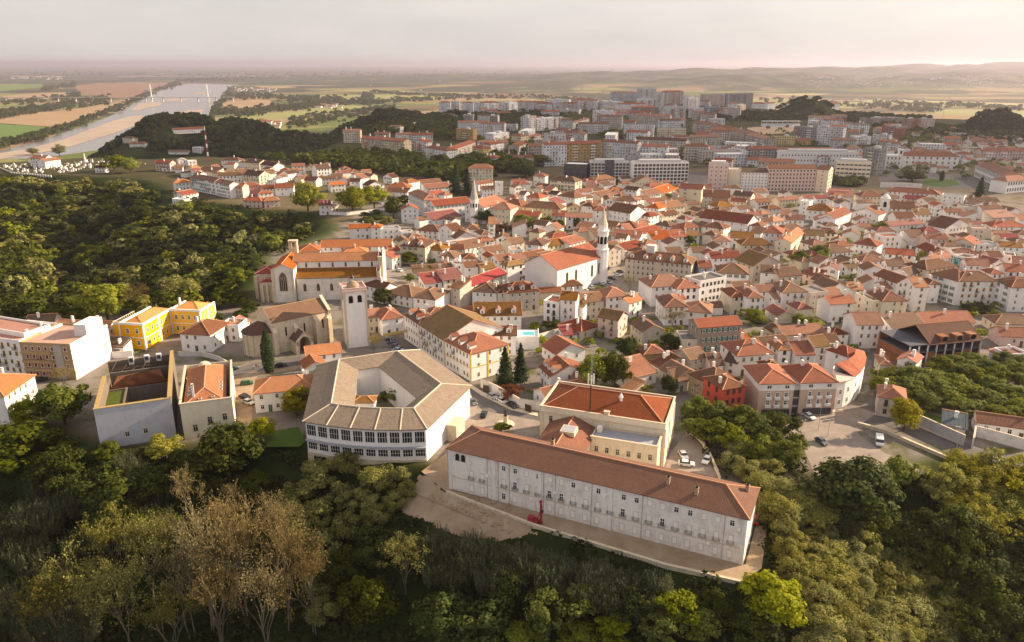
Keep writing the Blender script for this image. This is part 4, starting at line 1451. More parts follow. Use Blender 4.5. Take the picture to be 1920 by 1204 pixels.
for xx, hh in ((.7, 10), (8.8, 10), (16.2, 12), (L - .7, 11)):
    b = MB(); dp = 3.2 if xx > 15 and xx < 17 else 1.3; b.box(xx - .75, -dp, -2, xx + .75, 0, hh - 1.5); b.poly([(xx - .75, -dp, hh - 1.5), (xx + .75, -dp, hh - 1.5), (xx + .75, 0, hh), (xx - .75, 0, hh)]); b.obj('buttress', M['Wst'], t)
for xx in (5.2, 12.3, 19.6):
    b = MB(); b.box(xx - .3, -.05, 6, xx + .3, .02, 9.4); b.box(xx - .55, -.03, 5.7, xx + .55, .02, 9.8, 1); b.obj('lancet_window', [M['dark'], M['stonetrim']], t)
b = MB(); b.lathe([(5.6, -3), (5.6, 8.2), (5.9, 8.4)], 20, 0, (-2.6, D / 2 - .5)); b.obj('apse_wall', M['Wst'], t, False)
b = MB(); b.lathe([(6.2, 8.3), (6.15, 8.5), (3.2, 10.2), (.2, 11.8)], 20, 0, (-2.6, D / 2 - .5)); b.obj('apse_roof', M['Rk'], t)
for k in range(7):
    a = math.pi * (.72 + k * .13); x_, y_ = -2.6 + 5.6 * math.cos(a), D / 2 - .5 + 5.6 * math.sin(a)
    b = MB(); b.box(-.3, -.35, -3, .3, .2, 7.6); o = b.obj('apse_rib', M['Wst'], t); o.location = (x_, y_, 0); o.rotation_euler.z = a + math.pi / 2
px = 9.6
b = MB(); b.box(px - 3.3, -5.6, -2, px - 2.2, -.02, 5.2); b.box(px + 2.2, -5.6, -2, px + 3.3, -.02, 5.2)
arc = [(px + 2.2 * math.cos(a), 3.4 + 2.9 * math.sin(a)) for a in np.linspace(0, math.pi, 11)]
outl = [(px + 3.3, 5.2), (px, 8.4), (px - 3.3, 5.2)]
b.poly([(x, -5.6, z) for x, z in ([(px - 3.3, 3.4), (px - 2.2, 3.4)] + arc[::-1][1:6] + [(px, 8.4), (px - 3.3, 5.2)])]); b.poly([(x, -5.6, z) for x, z in ([(px, 8.4)] + arc[::-1][5:10] + [(px + 2.2, 3.4), (px + 3.3, 3.4), (px + 3.3, 5.2)])])
b.obj('porch', M['Wst'], t)
b = MB(); roof(b, px - 3.3, -5.7, px + 3.3, 0, 5.2, 'x', .95, .25); b.obj('porch_roof', [M['Rk'], M['stonetrim']], t)
b = MB(); b.poly([(px + 2.2 * math.cos(a), -.06, 3.4 + 2.9 * math.sin(a)) for a in np.linspace(0, math.pi, 11)] + [(px - 2.2, -.06, 0), (px + 2.2, -.06, 0)]); b.obj('porch_door', M['Wdn'], t)

# --- square white clock tower
H = 21.5
ax, ay, z, ang, L, ex, ey = frame(645, 549, 685, 545, H, 0)
t = thing('clock_tower', 'square white clock tower with twin arched openings and an orange dome', 'tower', (ax, ay, 0), ang); claim(ax, ay, ex, ey, L, L)
S = L
b = MB(); b.box(0, 0, -2, S, S, H); b.obj('shaft', M['Ww'], t)
for (xx, yy) in ((0, 0), (S, 0), (0, S), (S, S)):
    b = MB(); b.box(xx - .35, yy - .35, -2, xx + .35, yy + .35, H - .1); b.obj('quoin', M['stonetrim'], t)
b = MB(); b.box(-.6, -.6, H, S + .6, S + .6, H + .6); b.box(-.45, -.45, H + .6, S + .45, -.1, H + 1.5); b.box(-.45, S + .1, H + .6, S + .45, S + .45, H + 1.5); b.box(-.45, -.1, H + .6, -.1, S + .1, H + 1.5); b.box(S + .1, -.1, H + .6, S + .45, S + .1, H + 1.5); b.obj('parapet', M['Wp'], t)
b = MB(); b.lathe([(2.3, H + .6), (2.3, H + 1.3), (2.0, H + 2.1), (1.2, H + 2.8), (.2, H + 3.1)], 16, 0, (S / 2, S / 2)); b.obj('dome', M['chst'], t, True)
b = MB()
for a in range(4): b.tube((S / 2 + 2.2 * math.cos(a * 1.57 + .78), S / 2 + 2.2 * math.sin(a * 1.57 + .78), H + 2.4), (S / 2, S / 2, H + 6.2), .09, .07, 5)
b.tube((S / 2, S / 2, H + 6), (S / 2, S / 2, H + 8), .06, .04, 5); b.obj('bell_frame', M['iron'], t)
b = MB(); b.lathe([(.75, H + 4), (.6, H + 4.5), (.35, H + 5.1), (.1, H + 5.3)], 10, 0, (S / 2, S / 2)); b.obj('bell', M['bronze'], t)
for side in 'FLR':
    for k in (-1, 1):
        b = MB(); pts = [(-.75, 0), (.75, 0), (.75, 2.0)] + [(.75 * math.cos(a), 2.0 + .75 * math.sin(a)) for a in np.linspace(.3, 2.84, 6)] + [(-.75, 2.0)]
        b.poly([(x, -.03, zz) for x, zz in pts]); b.poly([(x * 1.25, -.015, zz * 1.08 - .1) for x, zz in pts], 1)
        put(t, b.mesh('arched_opening', [M['dark'], M['stonetrim']]), 'arched_opening', side, S / 2 + k * 1.6, H - 4.2, 0, 0, S, S)

# --- buttressed Gothic church
H = 10.4; D = 7
t, L = base('gothic_church', 'buttressed white Gothic church with orange tiled nave roof and mossy aisle roof', 'church', 555, 521, 706, 518, H, 24, 0)
w = MB(); walls(w, 0, 0, L, D, -3, H, 's', .3); w.obj('aisle_wall', M['Wcv'], t)
r = MB(); roof(r, 0, 0, L, D - .5, H, 's', .55, .35); r.obj('aisle_roof', [M['Ry'], M['cap']], t)
HN = 16.2
w = MB(); walls(w, -2, D, L + .5, D + 10, 0, HN, 'g', .5); w.obj('nave_wall', M['Ww'], t)
r = MB(); roof(r, -2, D, L + .5, D + 10, HN, 'g', .5, .4); r.obj('nave_roof', [M['Ro'], M['cap']], t)
for c in range(6):
    xx = 3.5 + c * (L - 6) / 5
    for zz, yy, s in ((6.0, 0, 1.0), (14.4, D, .62)):
        b = MB(); pts = [(-.6, -1.8), (.6, -1.8), (.6, .8), (0, 1.9), (-.6, .8)]
        b.poly([(x * s * 1.35, yy - .02, zz + z_ * s * 1.12) for x, z_ in pts], 1); b.poly([(x * s, yy - .05, zz + z_ * s) for x, z_ in pts], 0); b.box(-.04 * s, yy - .08, zz - 1.8 * s, .04 * s, yy - .05, zz + 1.8 * s, 1)
        o = b.obj('lancet_window', [M['glass'], M['stonetrim']], t); o.location.x = xx
# transept with the great window
x0, x1, y0, y1, hh = -9.8, -.4, -2.6, 19, 15.2
w = MB(); walls(w, x0, y0, x1, y1, -3, hh, 'x', .5); w.obj('transept_wall', M['Wcv'], t)
r = MB(); roof(r, x0, y0, x1, y1, hh, 'x', .5, .3); r.obj('transept_roof', [M['Ro'], M['cap']], t)
for xx in (x0 + .4, x1 - .4): trim(t, 'buttress', M['Wst'], [(xx - .5, y0 - .5, -3, xx + .5, y0 + .2, hh - .5)])
b = MB(); xm = (x0 + x1) / 2; pts = [(-1.6, -4.2), (1.6, -4.2), (1.6, 1.8), (1.1, 3.3), (0, 4.4), (-1.1, 3.3), (-1.6, 1.8)]
b.poly([(xm + x * 1.25, y0 - .03, 9.4 + z_ * 1.07) for x, z_ in pts], 1); b.poly([(xm + x, y0 - .06, 9.4 + z_) for x, z_ in pts], 0)
for k in (-.8, 0, .8): b.box(xm + k - .07, y0 - .12, 5.2, xm + k + .07, y0 - .06, 11.6, 1)
b.obj('great_window', [M['glass'], M['stonetrim']], t)
# apse chapels with buttresses
for (x0, x1, y0, y1, hh, k) in ((-18.2, -9.9, 3.2, 14, 12, 0), (-15.0, -9.9, -.6, 3.1, 9.2, 1)):
    w = MB(); walls(w, x0, y0, x1, y1, -3, hh, 'h'); w.obj('chapel_wall', M['Wst'], t)
    r = MB(); roof(r, x0, y0, x1, y1, hh, 'h', .4, .3); r.obj('chapel_roof', [M['Rm'], M['cap']], t)
    for xx in np.linspace(x0 + .4, x1 - .6, 3): trim(t, 'buttress', M['Wst'], [(xx - .4, y0 - 1.1, -3, xx + .4, y0, hh - 1.5)])
    for yy in np.linspace(y0 + 1, y1 - 1, 3): trim(t, 'buttress', M['Wst'], [(x0 - 1.1, yy - .4, -3, x0, yy + .4, hh - 1.5)])
# west front
x0, x1 = L + .5, L + 2.4
w = MB(); walls(w, x0, 5, x1, 19, -2, 16.8, 'g', .62); w.obj('west_front', M['Wcv'], t)
trim(t, 'pinnacle', M['stonetrim'], [(x0, 4.4, -2, x1 + .2, 5.6, 18.2), (x0, 18.4, -2, x1 + .2, 19.6, 18.2)])
w = MB(); walls(w, L + .1, -.2, L + 1.6, 5, -2, 13, 's', .4); w.obj('aisle_front', M['Wst'], t)
xx, yy = -4.5, 21.5
b = MB(); b.box(xx - 1.9, yy - 1.3, 0, xx + 1.9, yy + 1.3, 18.5); b.box(xx - 1.9, yy - 1.3, 18.5, xx - .9, yy + 1.3, 21.8); b.box(xx + .9, yy - 1.3, 18.5, xx + 1.9, yy + 1.3, 21.8); b.box(xx - 2.1, yy - 1.5, 21.8, xx + 2.1, yy + 1.5, 22.6); b.obj('bell_gable', M['Wst'], t)

# --- white bell-tower church
H = 13.4
t, L = base('parish_church', 'big white church with brown gabled roof and slim octagonal bell tower', 'church', 984, 491, 1045, 505, H, 35, 0)
D = 34.5
w = MB(); walls(w, 0, 0, L, D, -2, H, 'x', .5); w.obj('wall', M['Ww'], t)
r = MB(); roof(r, 0, 0, L, D, H, 'x', .5, .45); r.obj('roof', [M['Rr'], M['cap']], t)
for yy in (7, 13.5, 25.5, 31):
    b = MB(); pts = [(-.75, -2.6), (.75, -2.6), (.75, 2.2)] + [(.75 * math.cos(a), 2.2 + .75 * math.sin(a)) for a in np.linspace(.3, 2.84, 6)] + [(-.75, 2.2)]
    b.poly([(x * 1.3, -.02, z_ * 1.07) for x, z_ in pts], 1); b.poly([(x, -.05, z_) for x, z_ in pts], 0)
    put(t, b.mesh('arched_window', [M['glass2'], M['stonetrim']]), 'arched_window', 'R', yy, 7.6, 0, 0, L, D)
trim(t, 'cornice', M['stonetrim'], [(L + .01, 0, H - .7, L + .3, D, H - .35)])
cx_, cy_ = L - .6, D - .6
b = MB(); b.lathe([(2.9, -2), (2.9, 16.2), (3.2, 16.4), (3.2, 16.9), (2.5, 17), (2.5, 25), (2.9, 25.2), (2.9, 25.8), (2.1, 25.9), (2.0, 28.2), (2.3, 28.4)], 8, 0, (cx_, cy_)); tw = b.obj('bell_tower', M['Ww'], t)
b = MB(); b.lathe([(2.1, 28.4), (1.1, 31.2), (.55, 33.8), (.1, 36.5)], 8, 0, (cx_, cy_)); b.obj('spire', M['stonetrim'], tw)
b = MB(); b.tube((cx_, cy_, 36.4), (cx_, cy_, 38.6), .05, .04, 5); b.box(cx_ - .5, cy_ - .05, 38.6, cx_ + .5, cy_ + .05, 38.72); b.obj('cross', M['iron'], tw)
for k in range(8):
    a = k * math.pi / 4 + math.pi / 8
    b = MB(); pts = [(-.7, -1.8), (.7, -1.8), (.7, 1.2), (.35, 1.8), (-.35, 1.8), (-.7, 1.2)]; b.poly([(x, -.05, z_) for x, z_ in pts])
    o = b.obj('belfry_opening', M['dark'], tw); ap = 2.5 * math.cos(math.pi / 8); o.location = (cx_ + ap * math.cos(a), cy_ + ap * math.sin(a), 21.2); o.rotation_euler.z = a + math.pi / 2
w = MB(); walls(w, -6, 5, -.02, 26, -2, 8, 's', .2); w.obj('side_chapel_wall', M['Ww'], t)
r = MB(); r.shell([[(-6.4, 4.8, 7.9), (0, 4.8, 11), (0, 26.3, 11), (-6.4, 26.3, 7.9)]]); r.obj('side_chapel_roof', [M['Rb'], M['cap']], t)

# --- yellow mansion: two wings
H = 9.5
t, L = base('mansion', 'vivid yellow two-storey mansion with white trim and bright orange roof', 'mansion', 224, 608, 268, 610, H, 18, 0)
D = 19.5
def ywing(x0, y0, x1, y1, sides):
    w = MB(); walls(w, x0, y0, x1, y1, -2, H, 'h'); w.obj('wall', M['Wyel'], t)
    r = MB(); hf = roof(r, x0 + .3, y0 + .3, x1 - .3, y1 - .3, H + .1, 'h', .42, 0); ro = r.obj('roof', [M['Ror'], M['Ror']], t)
    b = MB()
    b.box(x0 - .2, y0 - .2, H - .1, x1 + .2, y0 + .35, H + .75); b.box(x1 - .35, y0 + .35, H - .1, x1 + .2, y1 + .2, H + .75); b.box(x0 - .2, y0 + .35, H - .1, x0 + .35, y1 + .2, H + .75)
    b.box(x0 - .1, y0 - .1, 4.3, x1 + .1, y0 - .01, 4.7); b.box(x1 + .01, y0 - .1, 4.3, x1 + .1, y1, 4.7)
    for xx, yy in ((x0, y0), (x1, y0), (x1, y1), (x1, (y0 + y1) / 2)): b.box(xx - .4, yy - .4, -1, xx + .12 + (0 if xx == x0 else 0), yy + .4, H - .1)
    b.obj('white_trim', M['white'], t)
    for s, c in sides: windows(t, s, x0, y0, x1, y1, H - .4, 'w', c, 2, 1.25, 2.0, False, rng, 0)
    return ro
ywing(0, 0, L, D, (('F', 2), ('R', 6)))
ro = ywing(L + .2, D - 2, L + 12.5, D + 9, (('F', 4), ('R', 2)))
link('chimney', CHIM[0], ro, (L + 1, D + 4, H + 1.5))
b = MB(); b.box(-7, 6, -2, -.02, D, H - 2.5); b.obj('terrace_wing', M['Wyel'], t)
b = MB()
for y_ in np.arange(6, D, 1.2): b.box(-7, y_, H - 2.5, -6.9, y_ + .1, H - 1.5)
b.box(-7, 6, H - 1.5, -6.85, D, H - 1.4); b.box(-7, 5.9, H - 2.5, -.1, 6, H - 1.4); b.obj('terrace_railing', M['white'], t)

# --- long white street row with ochre trim, three houses
ROW = [((757, 589, 785, 607, 9, 10, 'h', 'k', 'w', ['x3', 's', 'd2']), 'narrow end house of the white street row, dark dormered roof, facing the tower square'),
       ((785.5, 607.5, 832, 637, 24, 10, 'g', 'y', 'w', ['x3', 's', 'b']), 'middle house of the white street row with huge mossy gabled roof'),
       ((832.5, 637, 882, 663, 15.5, 10, 'h', 'r', 'w', ['x3', 'y', 'd3']), 'corner house of the white street row with ochre trim, dormers and conifers beside it')]
for k, (sp, lab) in enumerate(ROW):
    t, g = make_house(sp, random.Random(40 + k), lab, name='row_house', group='white street row')
    L = g[6]
    b = MB()
    for xx in (g[0], g[2]): b.box(xx - .35, g[1] - .12, -.5, xx + .35, g[1] + .02, 9.8)
    b.box(g[0], g[1] - .1, 4.6, g[2], g[1] + .02, 4.9); b.box(g[0], g[1] - .14, 9.4, g[2], g[1] + .02, 9.8)
    if k == 2:
        for yy in (g[1], g[1] + 7, g[3]): b.box(g[2] - .02, yy - .3, -.5, g[2] + .12, yy + .3, 9.8)
        b.box(g[2] - .02, g[1], 4.6, g[2] + .1, g[3], 4.9); b.box(g[2] - .02, g[1], 9.4, g[2] + .14, g[3], 9.8)
    b.obj('ochre_trim', M['ytrim'] if k == 2 else M['stonetrim'], t)
for sp, lab in [((475, 738, 590, 727, 11, 6.5, 'h', 'o', 'w', ['x3']), 'white house with orange hipped roof between the parked cars and the school'),
                ((575, 668, 640, 660, 9, 5, 'g', 'o', 'w', []), 'orange-roofed house tucked between the stone chapel and the school'),
                ((572, 690, 612, 683, 7, 4.5, 'x', 'o', 'w', []), 'small front-gabled orange-roofed house in front of the chapel porch')]:
    make_house(sp, random.Random(len(lab)), lab, group='tiled houses of the old town')

# --- dormered mansion, hotel
t, g = make_house((1172, 484, 1297, 496, 13, 11, 'h', 'b', 'e', ['x3', 's', 'd5']), random.Random(3), 'grey stone mansion with a row of white dormers beside the car-lined square', 'mansion', 'mansion')
for k in (.12, .5, .9):
    b = MB(); xx = g[6] * k; b.box(xx - .5, g[1] - .15, -1, xx + .5, g[1] + .02, 10.9); b.obj('pilaster', M['stonetrim'], t)
b = MB(); b.box(9, 5, 12, 13, 9, 17); b.obj('stair_turret', M['Wgw'], t)
HOT = []
for sp, lab in [((1425, 718, 1491, 717, 14, 11, 'h', 'r', 'hot', ['x0']), 'pink-beige hotel building with hipped roof beside the red house'), ((1503, 716, 1570, 714, 13, 11, 'h', 'r', 'hot', ['x0']), 'pink-beige hotel building with hipped roof beside the curved white house')]:
    t, g = make_house(sp, random.Random(len(lab)), lab, 'hotel', 'hotel', 'twin hotel buildings')
    x0, y0, x1, y1 = g[:4]
    trim(t, 'attic_band', M['Ww'], [(x0 - .05, y0 - .06, 8.4, x1 + .06, y0 + .02, 10.95), (x0 - .07, y0 - .05, 8.4, x0 + .02, y1, 10.95)])
    for c in range(3):
        s = x0 + 1.6 + (x1 - x0 - 2.4) * (c + .5) / 3
        for z_ in (3.1, 5.7):
            link('window', WIN['w'], t, (s, y0 - .01, z_ + 1.2), 0, (1.1, 1, 1.9)); trim(t, 'balcony', M['white'], [(s - .85, y0 - .7, z_, s + .85, y0, z_ + .75)])
        link('window', WIN['d'], t, (s, y0 - .01, 1.3), 0, (3.2, 1, 2.0))
        if c != 1: link('window', WIN['w'], t, (s, y0 - .07, 9.6), 0, (1.6, 1, 1.1))
    if '1425' in str(sp[0]):
        b = MB(); b.box(x1, y0 + 1, -1, x1 + 2.7, y0 + 8, 9.2); b.obj('stairwell', M['Wgw'], t)
        for z_ in (1.5, 4.2, 6.9): link('window', WIN['d'], t, (x1 + 1.35, y0 + .98, z_), 0, (1.7, 1, 2.2))

# --- curved white house at the street corner
Hc = 9.0
cp = [(1571, 716), (1586, 713), (1601, 706), (1613, 696), (1621, 683), (1624, 670), (1620, 658)]
pts = [flat(u, v, Hc) for u, v in cp]
cx, cy = pts[3]
t = thing('curved_house', 'curved white house following the street corner with terracotta roof', 'house', (cx, cy, 0))
o_ = [(p[0] - cx, p[1] - cy) for p in pts]
i_ = [(x - 7.2 - .1 * k, y + 3.4 - .9 * k) for k, (x, y) in enumerate(o_)]
ctr = Vector((-9, 2))
i_ = [tuple(Vector(p) + (ctr - Vector(p)).normalized() * 6.5) for p in o_]
w = MB(); r = MB()
for k in range(len(o_) - 1):
    a, b_, c, d = o_[k], o_[k + 1], i_[k + 1], i_[k]
    w.poly([(*a, -1), (*b_, -1), (*b_, Hc), (*a, Hc)]); w.poly([(*c, 3), (*d, 3), (*d, Hc + 2.2), (*c, Hc + 2.2)])
w.poly([(*i_[0], -1), (*o_[0], -1), (*o_[0], Hc), (*i_[0], Hc + 2.2)]); w.poly([(*o_[-1], -1), (*i_[-1], -1), (*i_[-1], Hc + 2.2), (*o_[-1], Hc)])
w.obj('wall', M['Ww'], t)
oo = [tuple(Vector(p) - (ctr - Vector(p)).normalized() * .3) for p in o_]
r.shell([[(*oo[k], Hc - .1), (*oo[k + 1], Hc - .1), (*i_[k + 1], Hc + 2.4), (*i_[k], Hc + 2.4)] for k in range(2, len(o_) - 1)]); r.obj('roof', [M['Rr'], M['cap']], t)
b = MB(); b.prism([oo[0], oo[1], oo[2], i_[2], i_[1], i_[0]], Hc - .5, Hc - .1); b.obj('roof_terrace', M['Wp'], t)
for k in range(len(o_) - 2):
    p, q = Vector(o_[k]), Vector(o_[k + 1]); m_ = (p + q) / 2; an = math.atan2((q - p).y, (q - p).x); nn = Vector((math.sin(an), -math.cos(an)))
    for z_ in (2.0, 5.4): link('window', WIN['w'], t, (m_.x + nn.x * .02, m_.y + nn.y * .02, z_), an, (1.1, 1, 1.7))
make_house((1590, 668, 1615, 660, 8, 9.5, 'h', 'r', 'w', []), random.Random(8), 'terracotta hipped house rising behind the curved white house', group='tiled houses of the old town')

# --- brick shell ruin
H = 8.5
t, L = base('brick_shell', 'unfinished brick shell with concrete frame, broken tiled roof and arched dormers', 'ruin', 1750, 645, 1842, 637, H, 16, 0)
D = 16
b = MB()
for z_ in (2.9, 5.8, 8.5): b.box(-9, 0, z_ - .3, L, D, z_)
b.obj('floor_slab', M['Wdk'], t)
for xx in np.linspace(-9, L - .4, 9): trim(t, 'concrete_pillar', M['Wgw'], [(xx, -.02, -6, xx + .4, .38, 8.2)])
w = MB(); w.box(-9, 15.6, -4, L, D, 8.2); w.box(L - .3, .4, -4, L, 15.6, 8.2); w.box(-9, .4, -4, -8.7, 15.6, 5.5)
for k, xx in enumerate(np.linspace(-9, L - .4, 9)[:-1]):
    for z_ in (-3, 0, 2.9):
        if (k + int(z_)) % 3: w.box(xx + .5, .1, z_, xx + (L + 8.6) / 8 - .05, .3, z_ + (1.6 if (k % 2) else 2.55))
w.obj('brick_wall', M['Wbrick'], t)
r = MB(); roof(r, -1, 0, L, D, 8.5, 'g', .55, .3); ro = r.obj('roof', [M['Rk'], M['Wbrick']], t)
for xx in (5, 11, 16.5):
    b = MB(); b.box(xx - 1.5, .6, 8.2, xx + 1.5, 4, 10.6); b.lathe([(.1, 0), (1.0, 0)], 10, 1, (0, 0)) if False else None
    b.poly([(xx + 1.0 * math.cos(a), .57, 9.5 + 1.0 * math.sin(a)) for a in np.linspace(0, 2 * math.pi, 12)[:-1]], 1); b.obj('dormer', [M['Wbrick'], M['dark']], ro)

# --- white seminary
t, g = make_house((1654, 292, 1693, 293, 14, 14, 'f', 'w', 'w', ['x0']), random.Random(2), 'white seminary church front with two square bell turrets', 'church', 'church')
# (its eave height is set by the ground there)
x0, y0, x1, y1, lo, h, L, D = g
for xx in (x0 + 2, x1 - 2):
    b = MB(); b.box(xx - 2, y0, h + .7, xx + 2, y0 + 4, h + 6); b.box(xx - .8, y0 - .05, h + 2, xx + .8, y0, h + 5, 1); b.box(xx - 2.3, y0 - .3, h + 6, xx + 2.3, y0 + 4.3, h + 6.6); b.obj('bell_turret', [M['Ww'], M['dark']], t)
windows(t, 'F', x0, y0, x1, y1, h, 's', 5, 3, 1.5, 2.6, True, rng, 0)
t, g = make_house((1695, 292, 1800, 294, 16, 13, 'h', 'r', 'w', ['x0']), random.Random(2), 'long white seminary range with terracotta hipped roof and rows of tall windows', 'seminary', 'seminary')
windows(t, 'F', *g[:4], 13, 's', 9, 3, 1.8, 2.4, True, rng, 0)
t, g = make_house((1830, 308, 1883, 330, 16, 11, 'h', 'r', 'w', ['x0']), random.Random(4), 'long white college range with two rows of close-set windows, right of the seminary', 'college', 'college')
windows(t, 'F', *g[:4], 11, 'd', 22, 2, 1.5, 3.4, False, rng, 0)
t, g = make_house((1889, 340, 1935, 336, 14, 10, 'h', 'r', 'w', ['x0']), random.Random(4), 'white hipped-roof school wing below the college range', 'college', 'college')
windows(t, 'F', *g[:4], 10, 'd', 9, 2, 1.3, 2.6, False, rng, 0)

# --- glazed office blocks and the front row of flats
def grid_block(label, ua, va, ub, vb, vt, D, cols, rws, wallm, kind, inset_=.0, roofm='conc', cat='office block', name='office_block', ww=.78, wh=.72, roofkind='f', pent=True):
    ax, ay, z, ang, L, ex, ey = frame(ua, va, ub, vb, 0, 0.0)
    rr = ray((ua + ub) / 2, vt); dist = ay + ex[1] * L / 2; h = CAMZ + rr[2] * dist / rr[1] - z
    t = thing(name, label, cat, (ax, ay, z), ang); claim(ax, ay, ex, ey, L, D)
    w = MB(); walls(w, 0, 0, L, D, -2, h, roofkind, .4); w.obj('wall', M[wallm], t)
    r = MB(); roof(r, 0, 0, L, D, h, roofkind, .4, .3, caps=False); r.obj('roof', M[roofm], t)
    if pent:
        b = MB(); b.box(L * .12, D * .3, h - .1, L * .88, D * .8, h + 2.4); b.obj('penthouse', M['Wgw'], t)
    for rI in range(rws):
        for c in range(cols):
            cw, ch = L / cols, (h - .6) / rws
            put(t, WIN[kind], 'window', 'F', cw * (c + .5), .3 + ch * (rI + .5), 0, 0, L, D, cw * ww, ch * wh)
    for rI in range(rws):
        for c in range(max(1, int(D / 5))):
            put(t, WIN[kind], 'window', 'R', D * (c + .5) / max(1, int(D / 5)), .3 + (h - .6) / rws * (rI + .5), 0, 0, L, D, 2.0, (h - .6) / rws * .55)
    return t, L, h
t, L, h = grid_block('dark modern pavilion with glazed front and pale roof left of the office blocks', 1057, 334, 1099, 336, 309, 16, 4, 2, 'Wdk', 'd', roofm='white', pent=False)
t, L, h = grid_block('glazed office block with white floor bands and a dark central panel', 1107, 336, 1179, 336, 305, 14, 11, 5, 'Wgw', 'd')
b = MB(); b.box(L * .36, -.35, 0, L * .6, -.1, h + 2.5); b.obj('dark_panel', M['Wdk'], t)
t, L, h = grid_block('wide white-framed office block with six rows of dark square windows', 1187, 347, 1289, 346, 306, 14, 15, 6, 'Ww', 'd')
grid_block('off-white flats with a dark ground-floor opening, leftmost of the front row', 1327, 357, 1362, 358, 309, 14, 4, 6, 'Wp', 'w', cat='apartment block', name='flats', ww=.4, wh=.5)
grid_block('blank cream gable-ended flats in the front row', 1363, 357, 1386, 358, 319, 14, 1, 1, 'Wc', 'b', cat='apartment block', name='flats', ww=.05, wh=.05, pent=False)
grid_block('white flats with brown mansard roof, second building of the front row', 1387, 358, 1437, 359, 323, 13, 8, 6, 'Ww', 'w', cat='apartment block', name='flats', ww=.4, wh=.5, roofkind='g', roofm='Rb', pent=False)
grid_block('long greyish pink flats with brown roof facing the old town', 1438, 359, 1526, 359, 316, 13, 14, 6, 'Wp', 'd', cat='apartment block', name='flats', ww=.42, wh=.5, roofkind='g', roofm='Rb', pent=False)
grid_block('blank pale end block closing the long greyish pink flats', 1527, 359, 1549, 361, 318, 14, 1, 6, 'Wcr', 'd', cat='apartment block', name='flats', ww=.1, wh=.3, roofkind='g', roofm='Rb', pent=False)
grid_block('big white slab block with a long blank upper wall, behind the greyish pink flats', 1462, 316, 1606, 317, 286, 15, 24, 3, 'Ww', 'd', cat='apartment block', name='flats', ww=.35, wh=.3)
grid_block('beige balconied flats with stacked white bands beside the blank garden wall', 1564, 344, 1628, 347, 305, 14, 8, 5, 'Wcr', 'd', cat='apartment block', name='flats', ww=.8, wh=.35)

# --- spire church
t, g = make_house((871, 385, 908, 389, 27, 11, 'x', 'r', 'w', []), random.Random(6), 'white church with a tapering grey stone spire over the old town', 'church', 'spire_church')
L = g[6]
b = MB(); b.lathe([(2.7, -1), (2.7, 15.5), (3.0, 15.7), (3.0, 16.3)], 8, 0, (L * .62, -3)); tw = b.obj('tower', M['Ww'], t)
b = MB(); b.lathe([(2.7, 16.3), (1.5, 22), (.75, 26.5), (.1, 31)], 8, 0, (L * .62, -3)); b.obj('spire', M['conc'], tw)
for k in range(8):
    a = k * math.pi / 4 + math.pi / 8; ap = 2.7 * math.cos(math.pi / 8)
    b = MB(); b.box(-.6, -.06, -1.3, .6, 0, 1.3); o = b.obj('belfry_opening', M['dark'], tw); o.location = (L * .62 + ap * math.cos(a), -3 + ap * math.sin(a), 12.5); o.rotation_euler.z = a + math.pi / 2

# --- small bell turret church
ax, ay, z, ang, L, ex, ey = frame(1653, 373, 1669, 374, 14, 0)
t = thing('bell_turret', 'small white bell turret with arched opening among brown roofs', 'tower', (ax, ay, z), ang); claim(ax, ay, ex, ey, L, 5)
b = MB(); b.box(0, 0, -1, L, 5, 14); b.box(-.3, -.3, 14, L + .3, 5.3, 14.6); b.obj('shaft', M['Ww'], t)
b = MB(); b.lathe([(2.4, 14.6), (2.2, 15.6), (1.2, 16.6), (.1, 17.2)], 10, 0, (L / 2, 2.5)); b.obj('dome', M['white'], t)
b = MB(); b.poly([(L / 2 + x, -.04, z_) for x, z_ in ((-1, 8.6), (1, 8.6), (1, 11.4), (.5, 12.3), (-.5, 12.3), (-1, 11.4))]); b.obj('arched_opening', M['dark'], t)
# ------------------------------------------------------------------ ground sheet
def in_poly(poly, x, y):
    c = False
    for i in range(len(poly)):
        (x1, y1), (x2, y2) = poly[i], poly[(i + 1) % len(poly)]
        if (y1 > y) != (y2 > y) and x < x1 + (y - y1) * (x2 - x1) / (y2 - y1): c = not c
    return c

